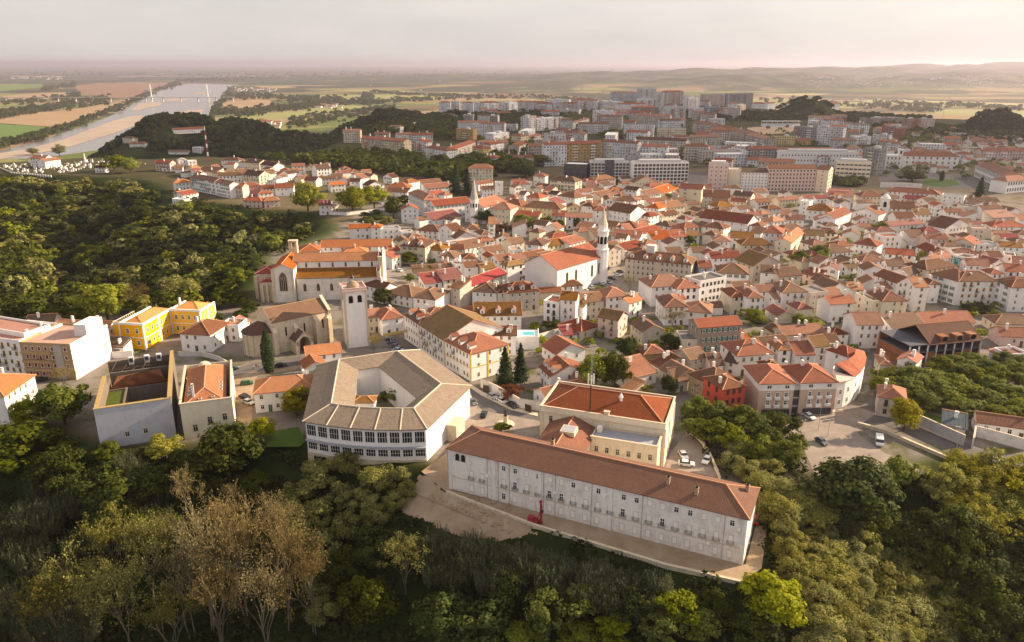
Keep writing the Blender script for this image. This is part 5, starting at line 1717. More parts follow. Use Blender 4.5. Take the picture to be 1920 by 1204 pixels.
def ground_material():
    def f(nt, b):
        geo = N(nt, 'ShaderNodeNewGeometry'); pos = geo.outputs['Position']
        at = N(nt, 'ShaderNodeAttribute', attribute_name='zone'); z = N(nt, 'ShaderNodeSeparateColor'); nt.links.new(at.outputs['Color'], z.inputs[0])
        # wooded slopes
        n1, n2 = noise(nt, pos, .05, 5), noise(nt, pos, .6, 4)
        wood = mix(nt, ramp(nt, n1, [(.35, (0, 0, 0)), (.65, (1, 1, 1))]), (.011, .021, .004), (.036, .052, .010))
        wood = mix(nt, mth(nt, 'MULTIPLY', n2, .5), wood, (.016, .015, .008))
        # town paving, yards and small gardens
        t1, t2 = noise(nt, pos, .09, 5), noise(nt, pos, .8, 4)
        town = mix(nt, t2, (.15, .13, .12), (.24, .205, .18))
        town = mix(nt, ramp(nt, t1, [(.48, (0, 0, 0)), (.66, (1, 1, 1))]), town, (.075, .08, .025))
        # river plain: patchwork of fields
        mp = N(nt, 'ShaderNodeMapping'); nt.links.new(pos, mp.inputs[0]); mp.inputs['Rotation'].default_value = (0, 0, .35); mp.inputs['Scale'].default_value = (.0016, .0034, 0)
        wob = N(nt, 'ShaderNodeTexNoise'); wob.inputs['Scale'].default_value = .6; nt.links.new(mp.outputs[0], wob.inputs['Vector'])
        ad = N(nt, 'ShaderNodeVectorMath', operation='ADD'); nt.links.new(mp.outputs[0], ad.inputs[0])
        sc = N(nt, 'ShaderNodeVectorMath', operation='SCALE'); nt.links.new(wob.outputs['Color'], sc.inputs[0]); sc.inputs['Scale'].default_value = .5; nt.links.new(sc.outputs[0], ad.inputs[1])
        vo = N(nt, 'ShaderNodeTexVoronoi', distance='MANHATTAN'); vo.inputs['Scale'].default_value = 1.0; nt.links.new(ad.outputs[0], vo.inputs['Vector'])
        sv = N(nt, 'ShaderNodeSeparateColor'); nt.links.new(vo.outputs['Color'], sv.inputs[0])
        field = ramp(nt, sv.outputs[1], [(.0, (.17, .10, .06)), (.18, (.30, .20, .11)), (.34, (.12, .15, .04)), (.5, (.24, .16, .10)), (.64, (.22, .22, .07)), (.8, (.09, .11, .035)), (.92, (.34, .25, .15))])
        field.node.color_ramp.interpolation = 'CONSTANT'
        big = noise(nt, pos, .0011, 6, .65)
        sp_ = N(nt, 'ShaderNodeSeparateXYZ'); nt.links.new(pos, sp_.inputs[0])
        far_ = N(nt, 'ShaderNodeMapRange'); nt.links.new(sp_.outputs[1], far_.inputs[0]); far_.inputs[1].default_value = 3500; far_.inputs[2].default_value = 9000; far_.inputs[3].default_value = 0; far_.inputs[4].default_value = .13
        field = mix(nt, ramp(nt, mth(nt, 'ADD', big, far_.outputs[0]), [(.52, (0, 0, 0)), (.58, (1, 1, 1))]), field, (.03, .042, .022))
        field = mix(nt, mth(nt, 'MULTIPLY', noise(nt, pos, .012, 5), .4), field, (.08, .085, .035))
        # wooded far hills
        hz = mix(nt, ramp(nt, noise(nt, pos, .0035, 6, .7), [(.42, (0, 0, 0)), (.62, (1, 1, 1))]), (.022, .034, .02), (.11, .11, .06))
        col = mix(nt, z.outputs[0], field, town)
        col = mix(nt, z.outputs[1], col, wood)
        col = mix(nt, z.outputs[2], col, hz)
        nt.links.new(col, b.inputs['Base Color'])
    return mat('ground', f, .95, .05)

def build_ground():
    rings = [0.0] + list(24 * (150000 / 24) ** (np.arange(430) / 429.0))
    A_ = np.radians(np.linspace(-92, 92, 370))
    RR, AA = np.meshgrid(np.array(rings[1:]), A_, indexing='ij')
    X, Y = RR * np.sin(AA), RR * np.cos(AA)
    Z = zf(X, Y)
    # snap: the flat town must be exactly level
    s = sdist(PLP, X, Y); v = sdist(VAL, X, Y)
    hill = Z > 0.5
    town = np.clip((-s - 2) / 6, 0, 1) * np.clip((v - 4) / 10, 0, 1) * (~hill) * (Y < 900)
    town = np.where((Y >= 900) & (s < 0) & (~hill), .34, town)
    town = town * np.clip(1 - (Y - 540) / 260, .5, 1) * np.where((X < -110) & (Y > 430), .55, 1)
    farz = np.clip((Z - (PLAIN + 14)) / 30, 0, 1) * (Y > 5200)
    wood = np.where((Z > PLAIN + 6) & (Y < 5200), 1 - town, 0)
    n, m = X.shape
    verts = np.stack([X, Y, Z], -1).reshape(-1, 3)
    idx = np.arange(n * m).reshape(n, m)
    q = np.stack([idx[:-1, :-1], idx[:-1, 1:], idx[1:, 1:], idx[1:, :-1]], -1).reshape(-1, 4)[:, ::-1]
    me = bpy.data.meshes.new('ground')
    me.vertices.add(len(verts)); me.vertices.foreach_set('co', verts.ravel())
    me.loops.add(q.size); me.loops.foreach_set('vertex_index', q.ravel())
    me.polygons.add(len(q)); me.polygons.foreach_set('loop_start', np.arange(len(q)) * 4); me.polygons.foreach_set('loop_total', np.full(len(q), 4))
    me.update(calc_edges=True)
    ca = me.color_attributes.new('zone', 'FLOAT_COLOR', 'POINT')
    c = np.ones((n * m, 4), np.float32); c[:, 0] = town.ravel(); c[:, 1] = wood.ravel(); c[:, 2] = farz.ravel()
    ca.data.foreach_set('color', c.ravel())
    me.polygons.foreach_set('use_smooth', np.ones(len(q), bool))
    me.materials.append(ground_material())
    o = link('ground', me); tag(o, kind='structure')
    if me.polygons[1000].normal.z < 0: me.flip_normals()
build_ground()

def sheet(name, px, z, m, lift=0, kind='structure'):
    pts = [flat(u, v, z) for u, v in px]
    b = MB(); b.poly([(x, y, z + lift) for x, y in pts])
    me = b.mesh(name, [m])
    if me.polygons[0].normal.z < 0: me.flip_normals()
    import bmesh
    bm = bmesh.new(); bm.from_mesh(me); bmesh.ops.triangulate(bm, faces=bm.faces[:]); bm.to_mesh(me); bm.free()
    return tag(link(name, me), kind=kind)

def ground_tex(name, c, c2, sc, rough=.95, c3=None):
    def f(nt, b):
        geo = N(nt, 'ShaderNodeNewGeometry'); pos = geo.outputs['Position']
        a = noise(nt, pos, sc, 6, .7); d = noise(nt, pos, sc * 9, 3)
        col = mix(nt, ramp(nt, a, [(.35, (0, 0, 0)), (.68, (1, 1, 1))]), c, c2)
        col = mix(nt, mth(nt, 'MULTIPLY', d, .35), col, c3 or tuple(x * .6 for x in c))
        nt.links.new(col, b.inputs['Base Color'])
    return mat(name, f, rough, .15)
PAVE = ground_tex('cobbled_square', (.23, .19, .165), (.36, .30, .255), .16)
ASPH = ground_tex('asphalt', (.115, .105, .105), (.16, .145, .14), .15)
DIRT = ground_tex('bare_earth', (.29, .20, .125), (.42, .325, .24), .18, .95, (.18, .12, .07))
SAND = ground_tex('river_sand', (.33, .26, .21), (.42, .34, .27), .012)
GRASS = ground_tex('lawn', (.05, .10, .015), (.08, .12, .02), .2)
ROADS = []
def road(name, px, m, lift):
    ROADS.append([flat(u, v, 0) for u, v in px]); return sheet(name, px, 0.0, m, lift)
road('yard', [(420, 700), (436, 688), (570, 671), (640, 652), (640, 668), (572, 690), (482, 706), (474, 735), (472, 800), (446, 800), (440, 730)], DIRT, .02)
road('road', [(425, 694), (470, 683), (568, 668), (568, 684), (470, 698), (428, 708)], ASPH, .04)
road('street', [(690, 652), (712, 640), (756, 634), (882, 718), (900, 728), (1012, 769), (1014, 790), (905, 770), (880, 745), (870, 726), (780, 655)], ASPH, .03)
road('square', [(880, 768), (886, 745), (905, 768), (1013, 790), (1014, 838), (930, 838), (900, 830), (850, 842), (838, 834)], PAVE, .025)
road('driveway', [(1246, 884), (1256, 850), (1287, 812), (1312, 832), (1346, 896), (1300, 886)], PAVE, .02)
road('plaza', [(1470, 785), (1510, 772), (1575, 768), (1625, 762), (1652, 768), (1665, 782), (1620, 800), (1606, 812), (1660, 850), (1745, 885), (1720, 892), (1620, 885), (1535, 903), (1510, 850)], PAVE, .02)
road('street', [(1612, 765), (1628, 735), (1636, 700), (1630, 652), (1644, 650), (1652, 700), (1648, 740), (1640, 776), (1668, 782)], ASPH, .035)
road('road', [(1640, 778), (1668, 776), (1720, 796), (1800, 826), (1925, 862), (1925, 876), (1800, 848), (1700, 815), (1650, 792), (1612, 797)], ASPH, .045)
road('square', [(1134, 545), (1140, 505), (1160, 498), (1172, 520), (1245, 535), (1205, 556), (1180, 552), (1100, 548)], PAVE, .02)
road('square', [(708, 545), (722, 515), (733, 484), (752, 500), (760, 512), (786, 536), (720, 546)], PAVE, .02)
road('earth_terrace', [(790, 884), (838, 850), (844, 918), (1398, 1058), (1418, 982), (1438, 990), (1428, 1066), (1389, 1092), (1250, 1062), (1000, 985), (836, 922)], DIRT, .02)
road('lawn', [(492, 812), (560, 800), (572, 830), (560, 838), (500, 838)], GRASS, .02)
road('lawn', [(1715, 768), (1760, 780), (1800, 800), (1815, 815), (1805, 812), (1725, 785)], GRASS, .02)
road('lawn', [(1830, 808), (1925, 824), (1925, 838), (1828, 814)], GRASS, .03)
road('road', [(1640, 322), (1800, 327), (1832, 334), (1884, 354), (1760, 353), (1726, 348), (1652, 346)], ASPH, .02)
road('lawn', [(1732, 334), (1790, 337), (1800, 346), (1772, 351), (1728, 348)], GRASS, .04)
road('road', [(1290, 325), (1326, 322), (1326, 358), (1290, 350)], ASPH, .02)
for pxs in ([(1180, 415), (1300, 405), (1290, 412), (1200, 420)],): pass

# ------------------------------------------------------------------ river and plain
def wat(nt, b):
    geo = N(nt, 'ShaderNodeNewGeometry')
    b.inputs['Base Color'].default_value = (.16, .15, .15, 1)
    bump(nt, b, noise(nt, geo.outputs['Position'], .12, 4), .25, .4)
WATER = mat('river_water', wat, .22, .5)
sheet('river', [(-400, 335), (-400, 305), (0, 283), (70, 266), (130, 245), (200, 221), (245, 198), (275, 182), (318, 164), (345, 158), (440, 153), (570, 149), (600, 150), (560, 153), (435, 160), (426, 170), (412, 190), (393, 216), (385, 262), (300, 335), (100, 345)], PLAIN, WATER, .4)
for k, px in enumerate(([(-200, 305), (0, 288), (60, 278), (120, 262), (165, 244), (215, 226), (250, 217), (300, 218), (345, 222), (262, 232), (215, 250), (130, 276), (60, 291), (0, 299), (-200, 330)],
                        [(262, 194), (292, 191), (306, 193), (300, 198), (275, 203), (255, 208), (245, 207)], [(330, 212), (352, 207), (380, 206), (378, 216), (352, 221), (335, 219)],
                        [(308, 187), (330, 185), (360, 186), (345, 189), (315, 190)], [(362, 174), (380, 173), (386, 176), (368, 177)])):
    sheet('sandbank', px, PLAIN, SAND, .8)
FM = {k: ground_tex('field_' + k, c, c2, .004, .95) for k, c, c2 in [('tan', (.30, .20, .11), (.36, .25, .14)), ('green', (.10, .17, .03), (.13, .19, .04)), ('brown', (.20, .115, .07), (.25, .15, .095)), ('straw', (.30, .27, .11), (.36, .31, .14)), ('meadow', (.22, .23, .07), (.28, .27, .10))]}
for k, px in [('green', [(-300, 233), (0, 233), (97, 240), (64, 254), (0, 268), (-300, 292)]), ('tan', [(-300, 226), (0, 220), (70, 213), (150, 203), (232, 189), (247, 192), (228, 204), (170, 226), (100, 238), (0, 231), (-300, 231)]),
              ('brown', [(142, 160), (240, 154), (312, 153), (318, 160), (280, 178), (255, 186), (205, 184), (146, 172)]), ('tan', [(5, 180), (80, 174), (125, 173), (122, 184), (60, 188), (5, 187)]),
              ('green', [(-200, 163), (0, 160), (78, 157), (80, 163), (0, 172), (-200, 176)]), ('tan', [(416, 192), (470, 187), (505, 188), (520, 198), (490, 206), (420, 201)]),
              ('meadow', [(402, 222), (500, 212), (590, 203), (640, 197), (700, 199), (640, 208), (540, 221), (450, 228)]), ('brown', [(640, 149), (740, 147), (880, 151), (800, 156), (650, 156)]),
              ('straw', [(620, 160), (760, 157), (940, 160), (1090, 166), (1040, 172), (880, 174), (700, 172), (600, 168)]), ('meadow', [(600, 178), (740, 177), (860, 180), (800, 186), (660, 187), (590, 184)]),
              ('meadow', [(1400, 185), (1440, 183), (1560, 190), (1640, 193), (1600, 204), (1500, 200), (1420, 193)]), ('straw', [(1600, 187), (1740, 189), (1920, 194), (2100, 196), (2100, 206), (1800, 200), (1640, 195)]),
              ('meadow', [(1700, 206), (1820, 205), (1960, 208), (2200, 212), (2200, 222), (1900, 219), (1760, 214)]), ('straw', [(1300, 167), (1420, 168), (1560, 176), (1500, 180), (1380, 174), (1290, 171)]), ('tan', [(470, 160), (560, 158), (590, 162), (500, 167)])]:
    sheet('field', px, PLAIN, FM[k], .25)

# ------------------------------------------------------------------ infill houses between the placed ones
def foot_arrays():
    a = np.array([(f[0], f[1], f[2][0], f[2][1], f[3], f[4]) for f in FOOT]); return a
FA = foot_arrays()
def free(cx, cy, ex, L, D, pad=.6):
    for a in (-1, -.5, 0, .5, 1):
        for b in (-1, 0, 1):
            x = cx + ex[0] * L / 2 * a - ex[1] * D / 2 * b; y = cy + ex[1] * L / 2 * a + ex[0] * D / 2 * b
            dx, dy = x - FA[:, 0], y - FA[:, 1]
            lx = np.abs(dx * FA[:, 2] + dy * FA[:, 3]); ly = np.abs(-dx * FA[:, 3] + dy * FA[:, 2])
            if np.any((lx < FA[:, 4] + pad) & (ly < FA[:, 5] + pad)): return False
            for r in ROADS:
                if in_poly(r, x, y): return False
    return True
FILLZ = [[(755, 425), (900, 395), (1000, 375), (1290, 350), (1500, 370), (1920, 380), (1920, 560), (1730, 520), (1600, 560), (1500, 600), (1290, 530), (1180, 545), (1000, 540), (860, 525), (790, 500), (745, 480)],
         [(960, 345), (1290, 345), (1290, 380), (960, 380)], [(1290, 530), (1600, 560), (1600, 600), (1460, 600), (1300, 590)],
         [(1640, 240), (1930, 262), (1930, 350), (1810, 345), (1640, 338)], [(330, 310), (640, 318), (720, 340), (700, 350), (560, 345), (430, 345), (330, 330)]]
TREES_AT = [(1510, 485), (1560, 480), (1650, 430), (1715, 435), (1010, 415), (1050, 420), (1090, 425), (980, 410), (890, 405), (1245, 340), (865, 350), (905, 430), (1225, 380), (1160, 350), (1440, 585), (1735, 480)]
TA = [P(u, v) for u, v in TREES_AT]
mass = MB(); MASS_M = [M['Ww'], M['Wc'], M['Rr'], M['Rb'], M['Rm'], M['cap']]
rng = random.Random(77)
n_ind = n_mass = 0
for zi, zone in enumerate(FILLZ):
    us, vs = [p[0] for p in zone], [p[1] for p in zone]
    for _ in range((1500, 120, 160, 400, 160)[zi]):
        u, v = rng.uniform(min(us), max(us)), rng.uniform(min(vs), max(vs))
        if not in_poly(zone, u, v): continue
        x, y = flat(u, v)
        i = int(np.argmin((FA[:, 0] - x) ** 2 + (FA[:, 1] - y) ** 2))
        e = (FA[i, 2], FA[i, 3])
        if rng.random() < .4: e = (-e[1], e[0])
        L, D = rng.uniform(6.5, 11), rng.uniform(6, 9)
        if not free(x, y, e, L, D): continue
        if any(math.hypot(x - t[0], y - t[1]) < 7 for t in TA): continue
        if sdist(VAL, np.array([x]), np.array([y]))[0] < 8: continue
        h = rng.choice((3.2, 3.6, 4.5, 5.5, 6.0)); kind = rng.choice('gghhxs'); rc = rng.choice('rrrbbbkym'); wc = rng.choice('wwwwce')
        ang = math.atan2(e[1], e[0])
        if -math.sin(ang) * x + math.cos(ang) * y < 0: ang += math.pi
        ex, ey = (math.cos(ang), math.sin(ang)), (-math.sin(ang), math.cos(ang))
        ax, ay = x - ex[0] * L / 2 - ey[0] * D / 2, y - ex[1] * L / 2 - ey[1] * D / 2
        if n_ind < 0 and y < 620:
            n_ind += 1
            row = dict(u=u, v=v, size='low' if h < 4.8 else '', wall=WC[wc], roof=RC[rc], kind=RK[kind])
            make_house((u, v, u, v, D, h, kind, rc, wc, ['x1']), rng, label_for(row, rows, 'house'), group='tiled houses of the old town', fr=(ax, ay, 0.0, ang, L, ex, ey))
        else:
            n_mass += 1
            FOOT.append((x, y, ex, L / 2, D / 2))
            w = MB(); pt = rng.uniform(.42, .52); walls(w, 0, 0, L, D, -1, h, kind, pt)
            r = MB(); roof(r, 0, 0, L, D, h, kind, pt, .35)
            wm = {'w': 0, 'c': 1, 'e': 1}[wc]; rm = {'r': 2, 'b': 3, 'k': 3, 'y': 3, 'm': 4}[rc]
            for src, f in ((w, lambda m: wm), (r, lambda m: rm if m == 0 else 5)):
                bi, fi = len(mass.v), len(mass.f)
                mass.v += [(ax + ex[0] * px + ey[0] * py, ay + ex[1] * px + ey[1] * py, pz) for px, py, pz in src.v]
                mass.f += [tuple(bi + k for k in fc) for fc in src.f]; mass.m += [f(m) for m in src.m]
                for k, uv in src.uv.items(): mass.uv[fi + k] = uv
        FA = foot_arrays()
if mass.v:
    o = mass.obj('house_infill', MASS_M); tag(o, 'low tiled sheds and back houses filling the gaps of the old town', 'houses', None, 'stuff')
print('infill', n_ind, n_mass, 'houses', len(specs))
# ------------------------------------------------------------------ trees: unit prototypes (height 1, base at the origin), copied as trunk + crown
LM = {k: leaf_mat('leaves_' + k, a, b_) for k, a, b_ in [
    ('green', (.050, .078, .005), (.25, .265, .018)), ('lime', (.15, .185, .006), (.34, .33, .016)), ('dark', (.018, .032, .004), (.105, .122, .012)), ('olive', (.080, .092, .018), (.38, .355, .10)),
    ('yellow', (.20, .19, .012), (.33, .29, .022)), ('pine', (.022, .045, .016), (.05, .075, .022)), ('red', (.10, .03, .012), (.16, .06, .02)), ('twig', (.14, .11, .05), (.34, .265, .115)),
    ('ytwig', (.14, .13, .03), (.27, .245, .06)), ('cane', (.045, .058, .022), (.17, .175, .085)), ('locust', (.11, .115, .012), (.44, .40, .045)), ('scrub', (.018, .026, .005), (.058, .062, .012))]}

def leaf_quads(rs, cen, nrm, size, aspect=.75):
    """little leaf-spray quads: arrays of corners"""
    n = len(cen)
    nrm = nrm / (np.linalg.norm(nrm, axis=1, keepdims=True) + 1e-9)
    a = np.cross(nrm, rs.normal(size=(n, 3))); a /= (np.linalg.norm(a, axis=1, keepdims=True) + 1e-9)
    b = np.cross(nrm, a)
    s = (size * rs.uniform(.45, 1.6, n))[:, None]
    bend = nrm * s * .25
    return np.stack([cen - a * s - b * s * aspect * .4, cen - b * s * aspect - bend * .4, cen + a * s, cen + b * s * aspect + bend], 1)

def quads_mesh(name, q, m):
    me = bpy.data.meshes.new(name); n = len(q)
    me.vertices.add(n * 4); me.vertices.foreach_set('co', q.reshape(-1).astype(np.float32))
    me.loops.add(n * 4); me.loops.foreach_set('vertex_index', np.arange(n * 4))
    me.polygons.add(n); me.polygons.foreach_set('loop_start', np.arange(n) * 4); me.polygons.foreach_set('loop_total', np.full(n, 4))
    me.update(calc_edges=True); me.materials.append(m)
    return me

def crown_points(seed, n, clumps, rx, rz, cz, cr, low=.0, top_bias=0.0, shell=.55):
    """clumped leaf positions in an ellipsoid: centre height cz, radii rx/rz, clump radius cr"""
    rs = np.random.RandomState(seed)
    cc = []
    while len(cc) < clumps:
        p = rs.normal(size=3); p /= np.linalg.norm(p)
        r = shell + (1 - shell) * rs.rand()
        p = p * r
        if p[2] < -.75 + low: continue
        wob = 1 + .24 * math.sin(3 * math.atan2(p[1], p[0]) + seed) + rs.uniform(-.2, .16) + (.22 if rs.rand() < .12 else 0)
        cc.append((p[0] * rx * wob, p[1] * rx * wob, cz + p[2] * rz * (1 + rs.uniform(-.1, .16))))
    cc = np.array(cc); cs = cr * rs.uniform(.65, 1.35, clumps)
    k = rs.randint(0, clumps, n)
    d = rs.normal(size=(n, 3)); d /= np.linalg.norm(d, axis=1, keepdims=True)
    rad = (rs.rand(n) ** .45)[:, None]
    pts = cc[k] + d * rad * cs[k][:, None] * np.array([1, 1, .75])
    nrm = d + (pts - np.array([0, 0, cz])) / np.array([rx, rx, rz]) * .8 + rs.normal(size=(n, 3)) * .45 + np.array([0, 0, .35])
    return rs, pts, nrm, cc

def trunk_mesh(name, cc, cz, r=.028, top=.62, m='bark', limbs=7, lean=0):
    b = MB()
    b.tube((0, 0, -.12), (0, 0, top * .45), r, r * .75, 7); b.tube((0, 0, top * .45), (lean, 0, top), r * .75, r * .4, 7)
    for p in cc[:limbs]:
        z0 = min(top * .9, max(.12, p[2] * .55)); b.tube((0, 0, z0), tuple(p), r * .42, r * .1, 5)
    return b.mesh(name, [M[m]])

PROTO = {}
def proto(kind, k, trunk, crown):
    PROTO.setdefault(kind, []).append((trunk, crown))
for k in range(3):   # round broadleaf crowns
    for kind, lm in (('green', 'green'), ('lime', 'lime'), ('dark', 'dark'), ('yellow', 'yellow'), ('red', 'red')):
        if kind in ('red', 'yellow') and k: continue
        rs, p, nn, cc = crown_points(11 * k + 3 + len(kind), 5200, 42 + 6 * k, .40, .40, .56, .135, .15)
        proto(kind, k, trunk_mesh('trunk', cc, .5), quads_mesh('crown', leaf_quads(rs, p, nn, .024), LM[lm]))
    rs, p, nn, cc = crown_points(50 + k, 5200, 26 + 4 * k, .40, .42, .55, .165, .1, shell=.62)   # puffy olive-grey crowns
    proto('olive', k, trunk_mesh('trunk', cc, .5), quads_mesh('crown', leaf_quads(rs, p, nn, .020), LM['olive']))
    rs, p, nn, cc = crown_points(70 + k, 4200, 46, .46, .36, .60, .10, .25)      # feathery locust
    p = p + rs.normal(size=p.shape) * .02
    proto('locust', k, trunk_mesh('trunk', cc, .5, limbs=12), quads_mesh('crown', leaf_quads(rs, p, nn, .022, .5), LM['locust']))
    # low-count crown for far trees
    for kind, lm in (('fdark', 'dark'), ('fgreen', 'green'), ('folive', 'olive')):
        rs, p, nn, cc = crown_points(90 + k + len(kind), 900, 20, .44, .40, .54, .19, .05)
        proto(kind, k, trunk_mesh('trunk', cc, .5, limbs=3), quads_mesh('crown', leaf_quads(rs, p, nn, .055), LM[lm]))
    # conical conifer
    rs = np.random.RandomState(130 + k); n = 4200
    z = .06 + .94 * rs.rand(n) ** 1.35; a = rs.rand(n) * 6.283; tier = .75 + .25 * np.sin(z * 60 + rs.rand(n) * 1.2)
    r = .30 * (1.02 - z) ** .8 * tier * (rs.rand(n) ** .35) * (1 + .25 * np.sin(a * 3 + z * 9 + k))
    p = np.stack([r * np.cos(a), r * np.sin(a), z - r * .25], 1); nn = np.stack([np.cos(a), np.sin(a), np.full(n, .7)], 1) + rs.normal(size=(n, 3)) * .5
    b = MB(); b.tube((0, 0, -.1), (0, 0, .95), .022, .004, 6)
    proto('pine', k, b.mesh('trunk', [M['bark']]), quads_mesh('crown', leaf_quads(rs, p, nn, .022), LM['pine']))
rs = np.random.RandomState(5); n = 3600
z = .02 + .98 * rs.rand(n); a = rs.rand(n) * 6.283; r = .115 * np.minimum(1, (1.02 - z) * 2.6) ** .7 * np.minimum(1, .55 + z * 2) * (rs.rand(n) ** .3)
p = np.stack([r * np.cos(a), r * np.sin(a), z], 1); nn = np.stack([np.cos(a), np.sin(a), np.full(n, .5)], 1) + rs.normal(size=(n, 3)) * .4
b = MB(); b.tube((0, 0, -.05), (0, 0, .9), .02, .004, 6)
proto('cypress', 0, b.mesh('trunk', [M['bark']]), quads_mesh('crown', leaf_quads(rs, p, nn, .014), LM['pine']))
# leafless spring trees: fine upswept twigs with a few buds
def bare(seed, spread=.36, lm='twig', budn=1500, bud=.0075):
    rr = random.Random(seed); b = MB(); tips = []; segs = []
    def grow(p, d, L, r, lev):
        q = p + d * L
        segs.append((p, q, r, r * .68, lev))
        if lev >= 6 or r < .0006: tips.append((q, d)); return
        for _ in range(3 if lev < 5 and rr.random() < .55 else 2):
            a = d.orthogonal().normalized(); a.rotate(__import__('mathutils').Quaternion(d, rr.uniform(0, 6.283)))
            nd = (d + a * rr.uniform(.22, .62) * (1.15 if lev > 0 else spread * 1.6) + Vector((0, 0, .10))).normalized()
            grow(q, nd, L * rr.uniform(.66, .9), r * .64, lev + 1)
    for s in range(2):
        grow(Vector((rr.uniform(-.04, .04), rr.uniform(-.04, .04), -.05)), Vector((rr.uniform(-.15, .15), rr.uniform(-.15, .15), 1)).normalized(), .24, .011, 0)
    zmax = max(s[1].z for s in segs); k = 1 / zmax
    t = MB(); c = MB()
    for p, q, r0, r1, lev in segs:
        if lev <= 3: t.tube(p * k, q * k, r0, r1, 5 if lev < 2 else 4, 0, False)
        else: c.tube(p * k, q * k, max(r0, .0020), max(r1, .0014), 3, 0, False)
    rs = np.random.RandomState(seed)
    ii = rs.randint(0, len(tips), budn)
    P0 = np.array([tuple(tips[i][0] * k) for i in ii]) + rs.normal(size=(budn, 3)) * .022
    q = leaf_quads(rs, P0, rs.normal(size=(budn, 3)) + np.array([.3, 0, .5]), bud)
    base_ = len(c.v); c.v += [tuple(x) for x in q.reshape(-1, 3)]; c.f += [(base_ + 4 * i, base_ + 4 * i + 1, base_ + 4 * i + 2, base_ + 4 * i + 3) for i in range(budn)]; c.m += [0] * budn
    return t.mesh('trunk', [M['branch']]), c.mesh('crown', [LM[lm]])
M['branch'] = plain_mat('pale_branch', (.13, .105, .075), .95, .1, .3, 4)
for k in range(3):
    proto('bare', k, *bare(200 + k, .36, 'twig')); proto('ybare', k, *bare(300 + k, .42, 'ytwig', 2600, .010))
# giant cane: arching blades
for k in range(2):
    rs = np.random.RandomState(400 + k); q = []
    for i in range(170):
        a0 = rs.rand() * 6.283; rr0 = .30 * rs.rand() ** .6; px, py = rr0 * math.cos(a0), rr0 * math.sin(a0); a = a0 + rs.normal() * .5; hgt = rs.uniform(.6, 1.0)
        for j in range(9):
            z = hgt * (.35 + .65 * j / 9); out = .10 * (j / 9) ** 2
            c = np.array([px + math.cos(a) * out, py + math.sin(a) * out, z]); aa = a + rs.normal() * 1.2; L = .075
            dirv = np.array([math.cos(aa), math.sin(aa), -.35]); side = np.array([-math.sin(aa), math.cos(aa), 0]) * .010
            q.append([c - side, c + side, c + dirv * L + side * .4, c + dirv * L - side * .4])
            q.append([c + side * .5 + np.array([0, 0, .05]), c - side * .5, c + np.array([math.cos(aa) * .02, math.sin(aa) * .02, .09]) - side * .3, c + np.array([math.cos(aa) * .02, math.sin(aa) * .02, .10]) + side * .3])
    b = MB()
    for i in range(24):
        a = rs.rand() * 6.283; r = .28 * rs.rand() ** .6; b.tube((r * math.cos(a), r * math.sin(a), -.05), (r * 1.2 * math.cos(a), r * 1.2 * math.sin(a), .7), .005, .003, 3, 0, False)
    proto('cane', k, b.mesh('stem', [M['bark']]), quads_mesh('leaves', np.array(q), LM['cane']))
for k in range(2):
    rs, p, nn, cc = crown_points(500 + k, 1800, 22, .50, .42, .42, .2, .4)
    proto('shrub', k, trunk_mesh('stem', cc, .3, .02, .4, limbs=4), quads_mesh('leaves', leaf_quads(rs, p, nn, .05), LM['green']))

NAMES = {'green': 'broadleaf_tree', 'lime': 'broadleaf_tree', 'dark': 'dark_crowned_tree', 'yellow': 'broadleaf_tree', 'red': 'shrub', 'olive': 'olive_tree', 'locust': 'locust_tree', 'fdark': 'dark_crowned_tree', 'fgreen': 'broadleaf_tree', 'folive': 'olive_tree',
         'pine': 'conifer', 'cypress': 'cypress', 'bare': 'bare_tree', 'ybare': 'bare_tree', 'cane': 'cane_clump', 'shrub': 'shrub'}
ASPECT = {'pine': .55, 'cypress': .22, 'cane': .75, 'bare': .70, 'ybare': .78, 'olive': .85, 'locust': 1.0, 'shrub': 1.05}   # crown width / height
ROOT = {}
NT = {}
def tree(kind, x, y, z, width, height, label, group, rng):
    name = NAMES[kind]; var = PROTO[kind][rng.randrange(len(PROTO[kind]))]
    t = thing(name, label, {'bare_tree': 'tree', 'broadleaf_tree': 'tree', 'dark_crowned_tree': 'tree', 'olive_tree': 'tree', 'locust_tree': 'tree', 'conifer': 'tree', 'cypress': 'tree', 'cane_clump': 'cane', 'shrub': 'shrub'}[name], (x, y, z), rng.uniform(0, 6.283), group)
    a = {'pine': .60, 'cypress': .23, 'cane': .8, 'bare': .78, 'ybare': .8, 'locust': 1.0, 'shrub': 1.1}.get(kind, .86)
    t.scale = (width / a, width / a, height)
    link(var[0].name.split('.')[0], var[0], t); link(var[1].name.split('.')[0], var[1], t)
    NT[name] = NT.get(name, 0) + 1
    return t

def tpx(kind, u, v, w, h, label, group=None, rng=random.Random(1)):
    """tree whose crown centre sits at pixel (u, v) and covers w x h photograph pixels"""
    vb = v + h * .47
    x, y, z = P(u, vb)
    s = (y * CP + (CAMZ - z) * SP) / F
    dep = math.atan2(CAMZ - z, y)
    height = h * s * (.92 if kind not in ('pine', 'cypress', 'bare', 'ybare') else 1 / max(.6, math.cos(dep)) * .95)
    return tree(kind, x, y, z, w * s, height, label, group, rng)

rng = random.Random(31)
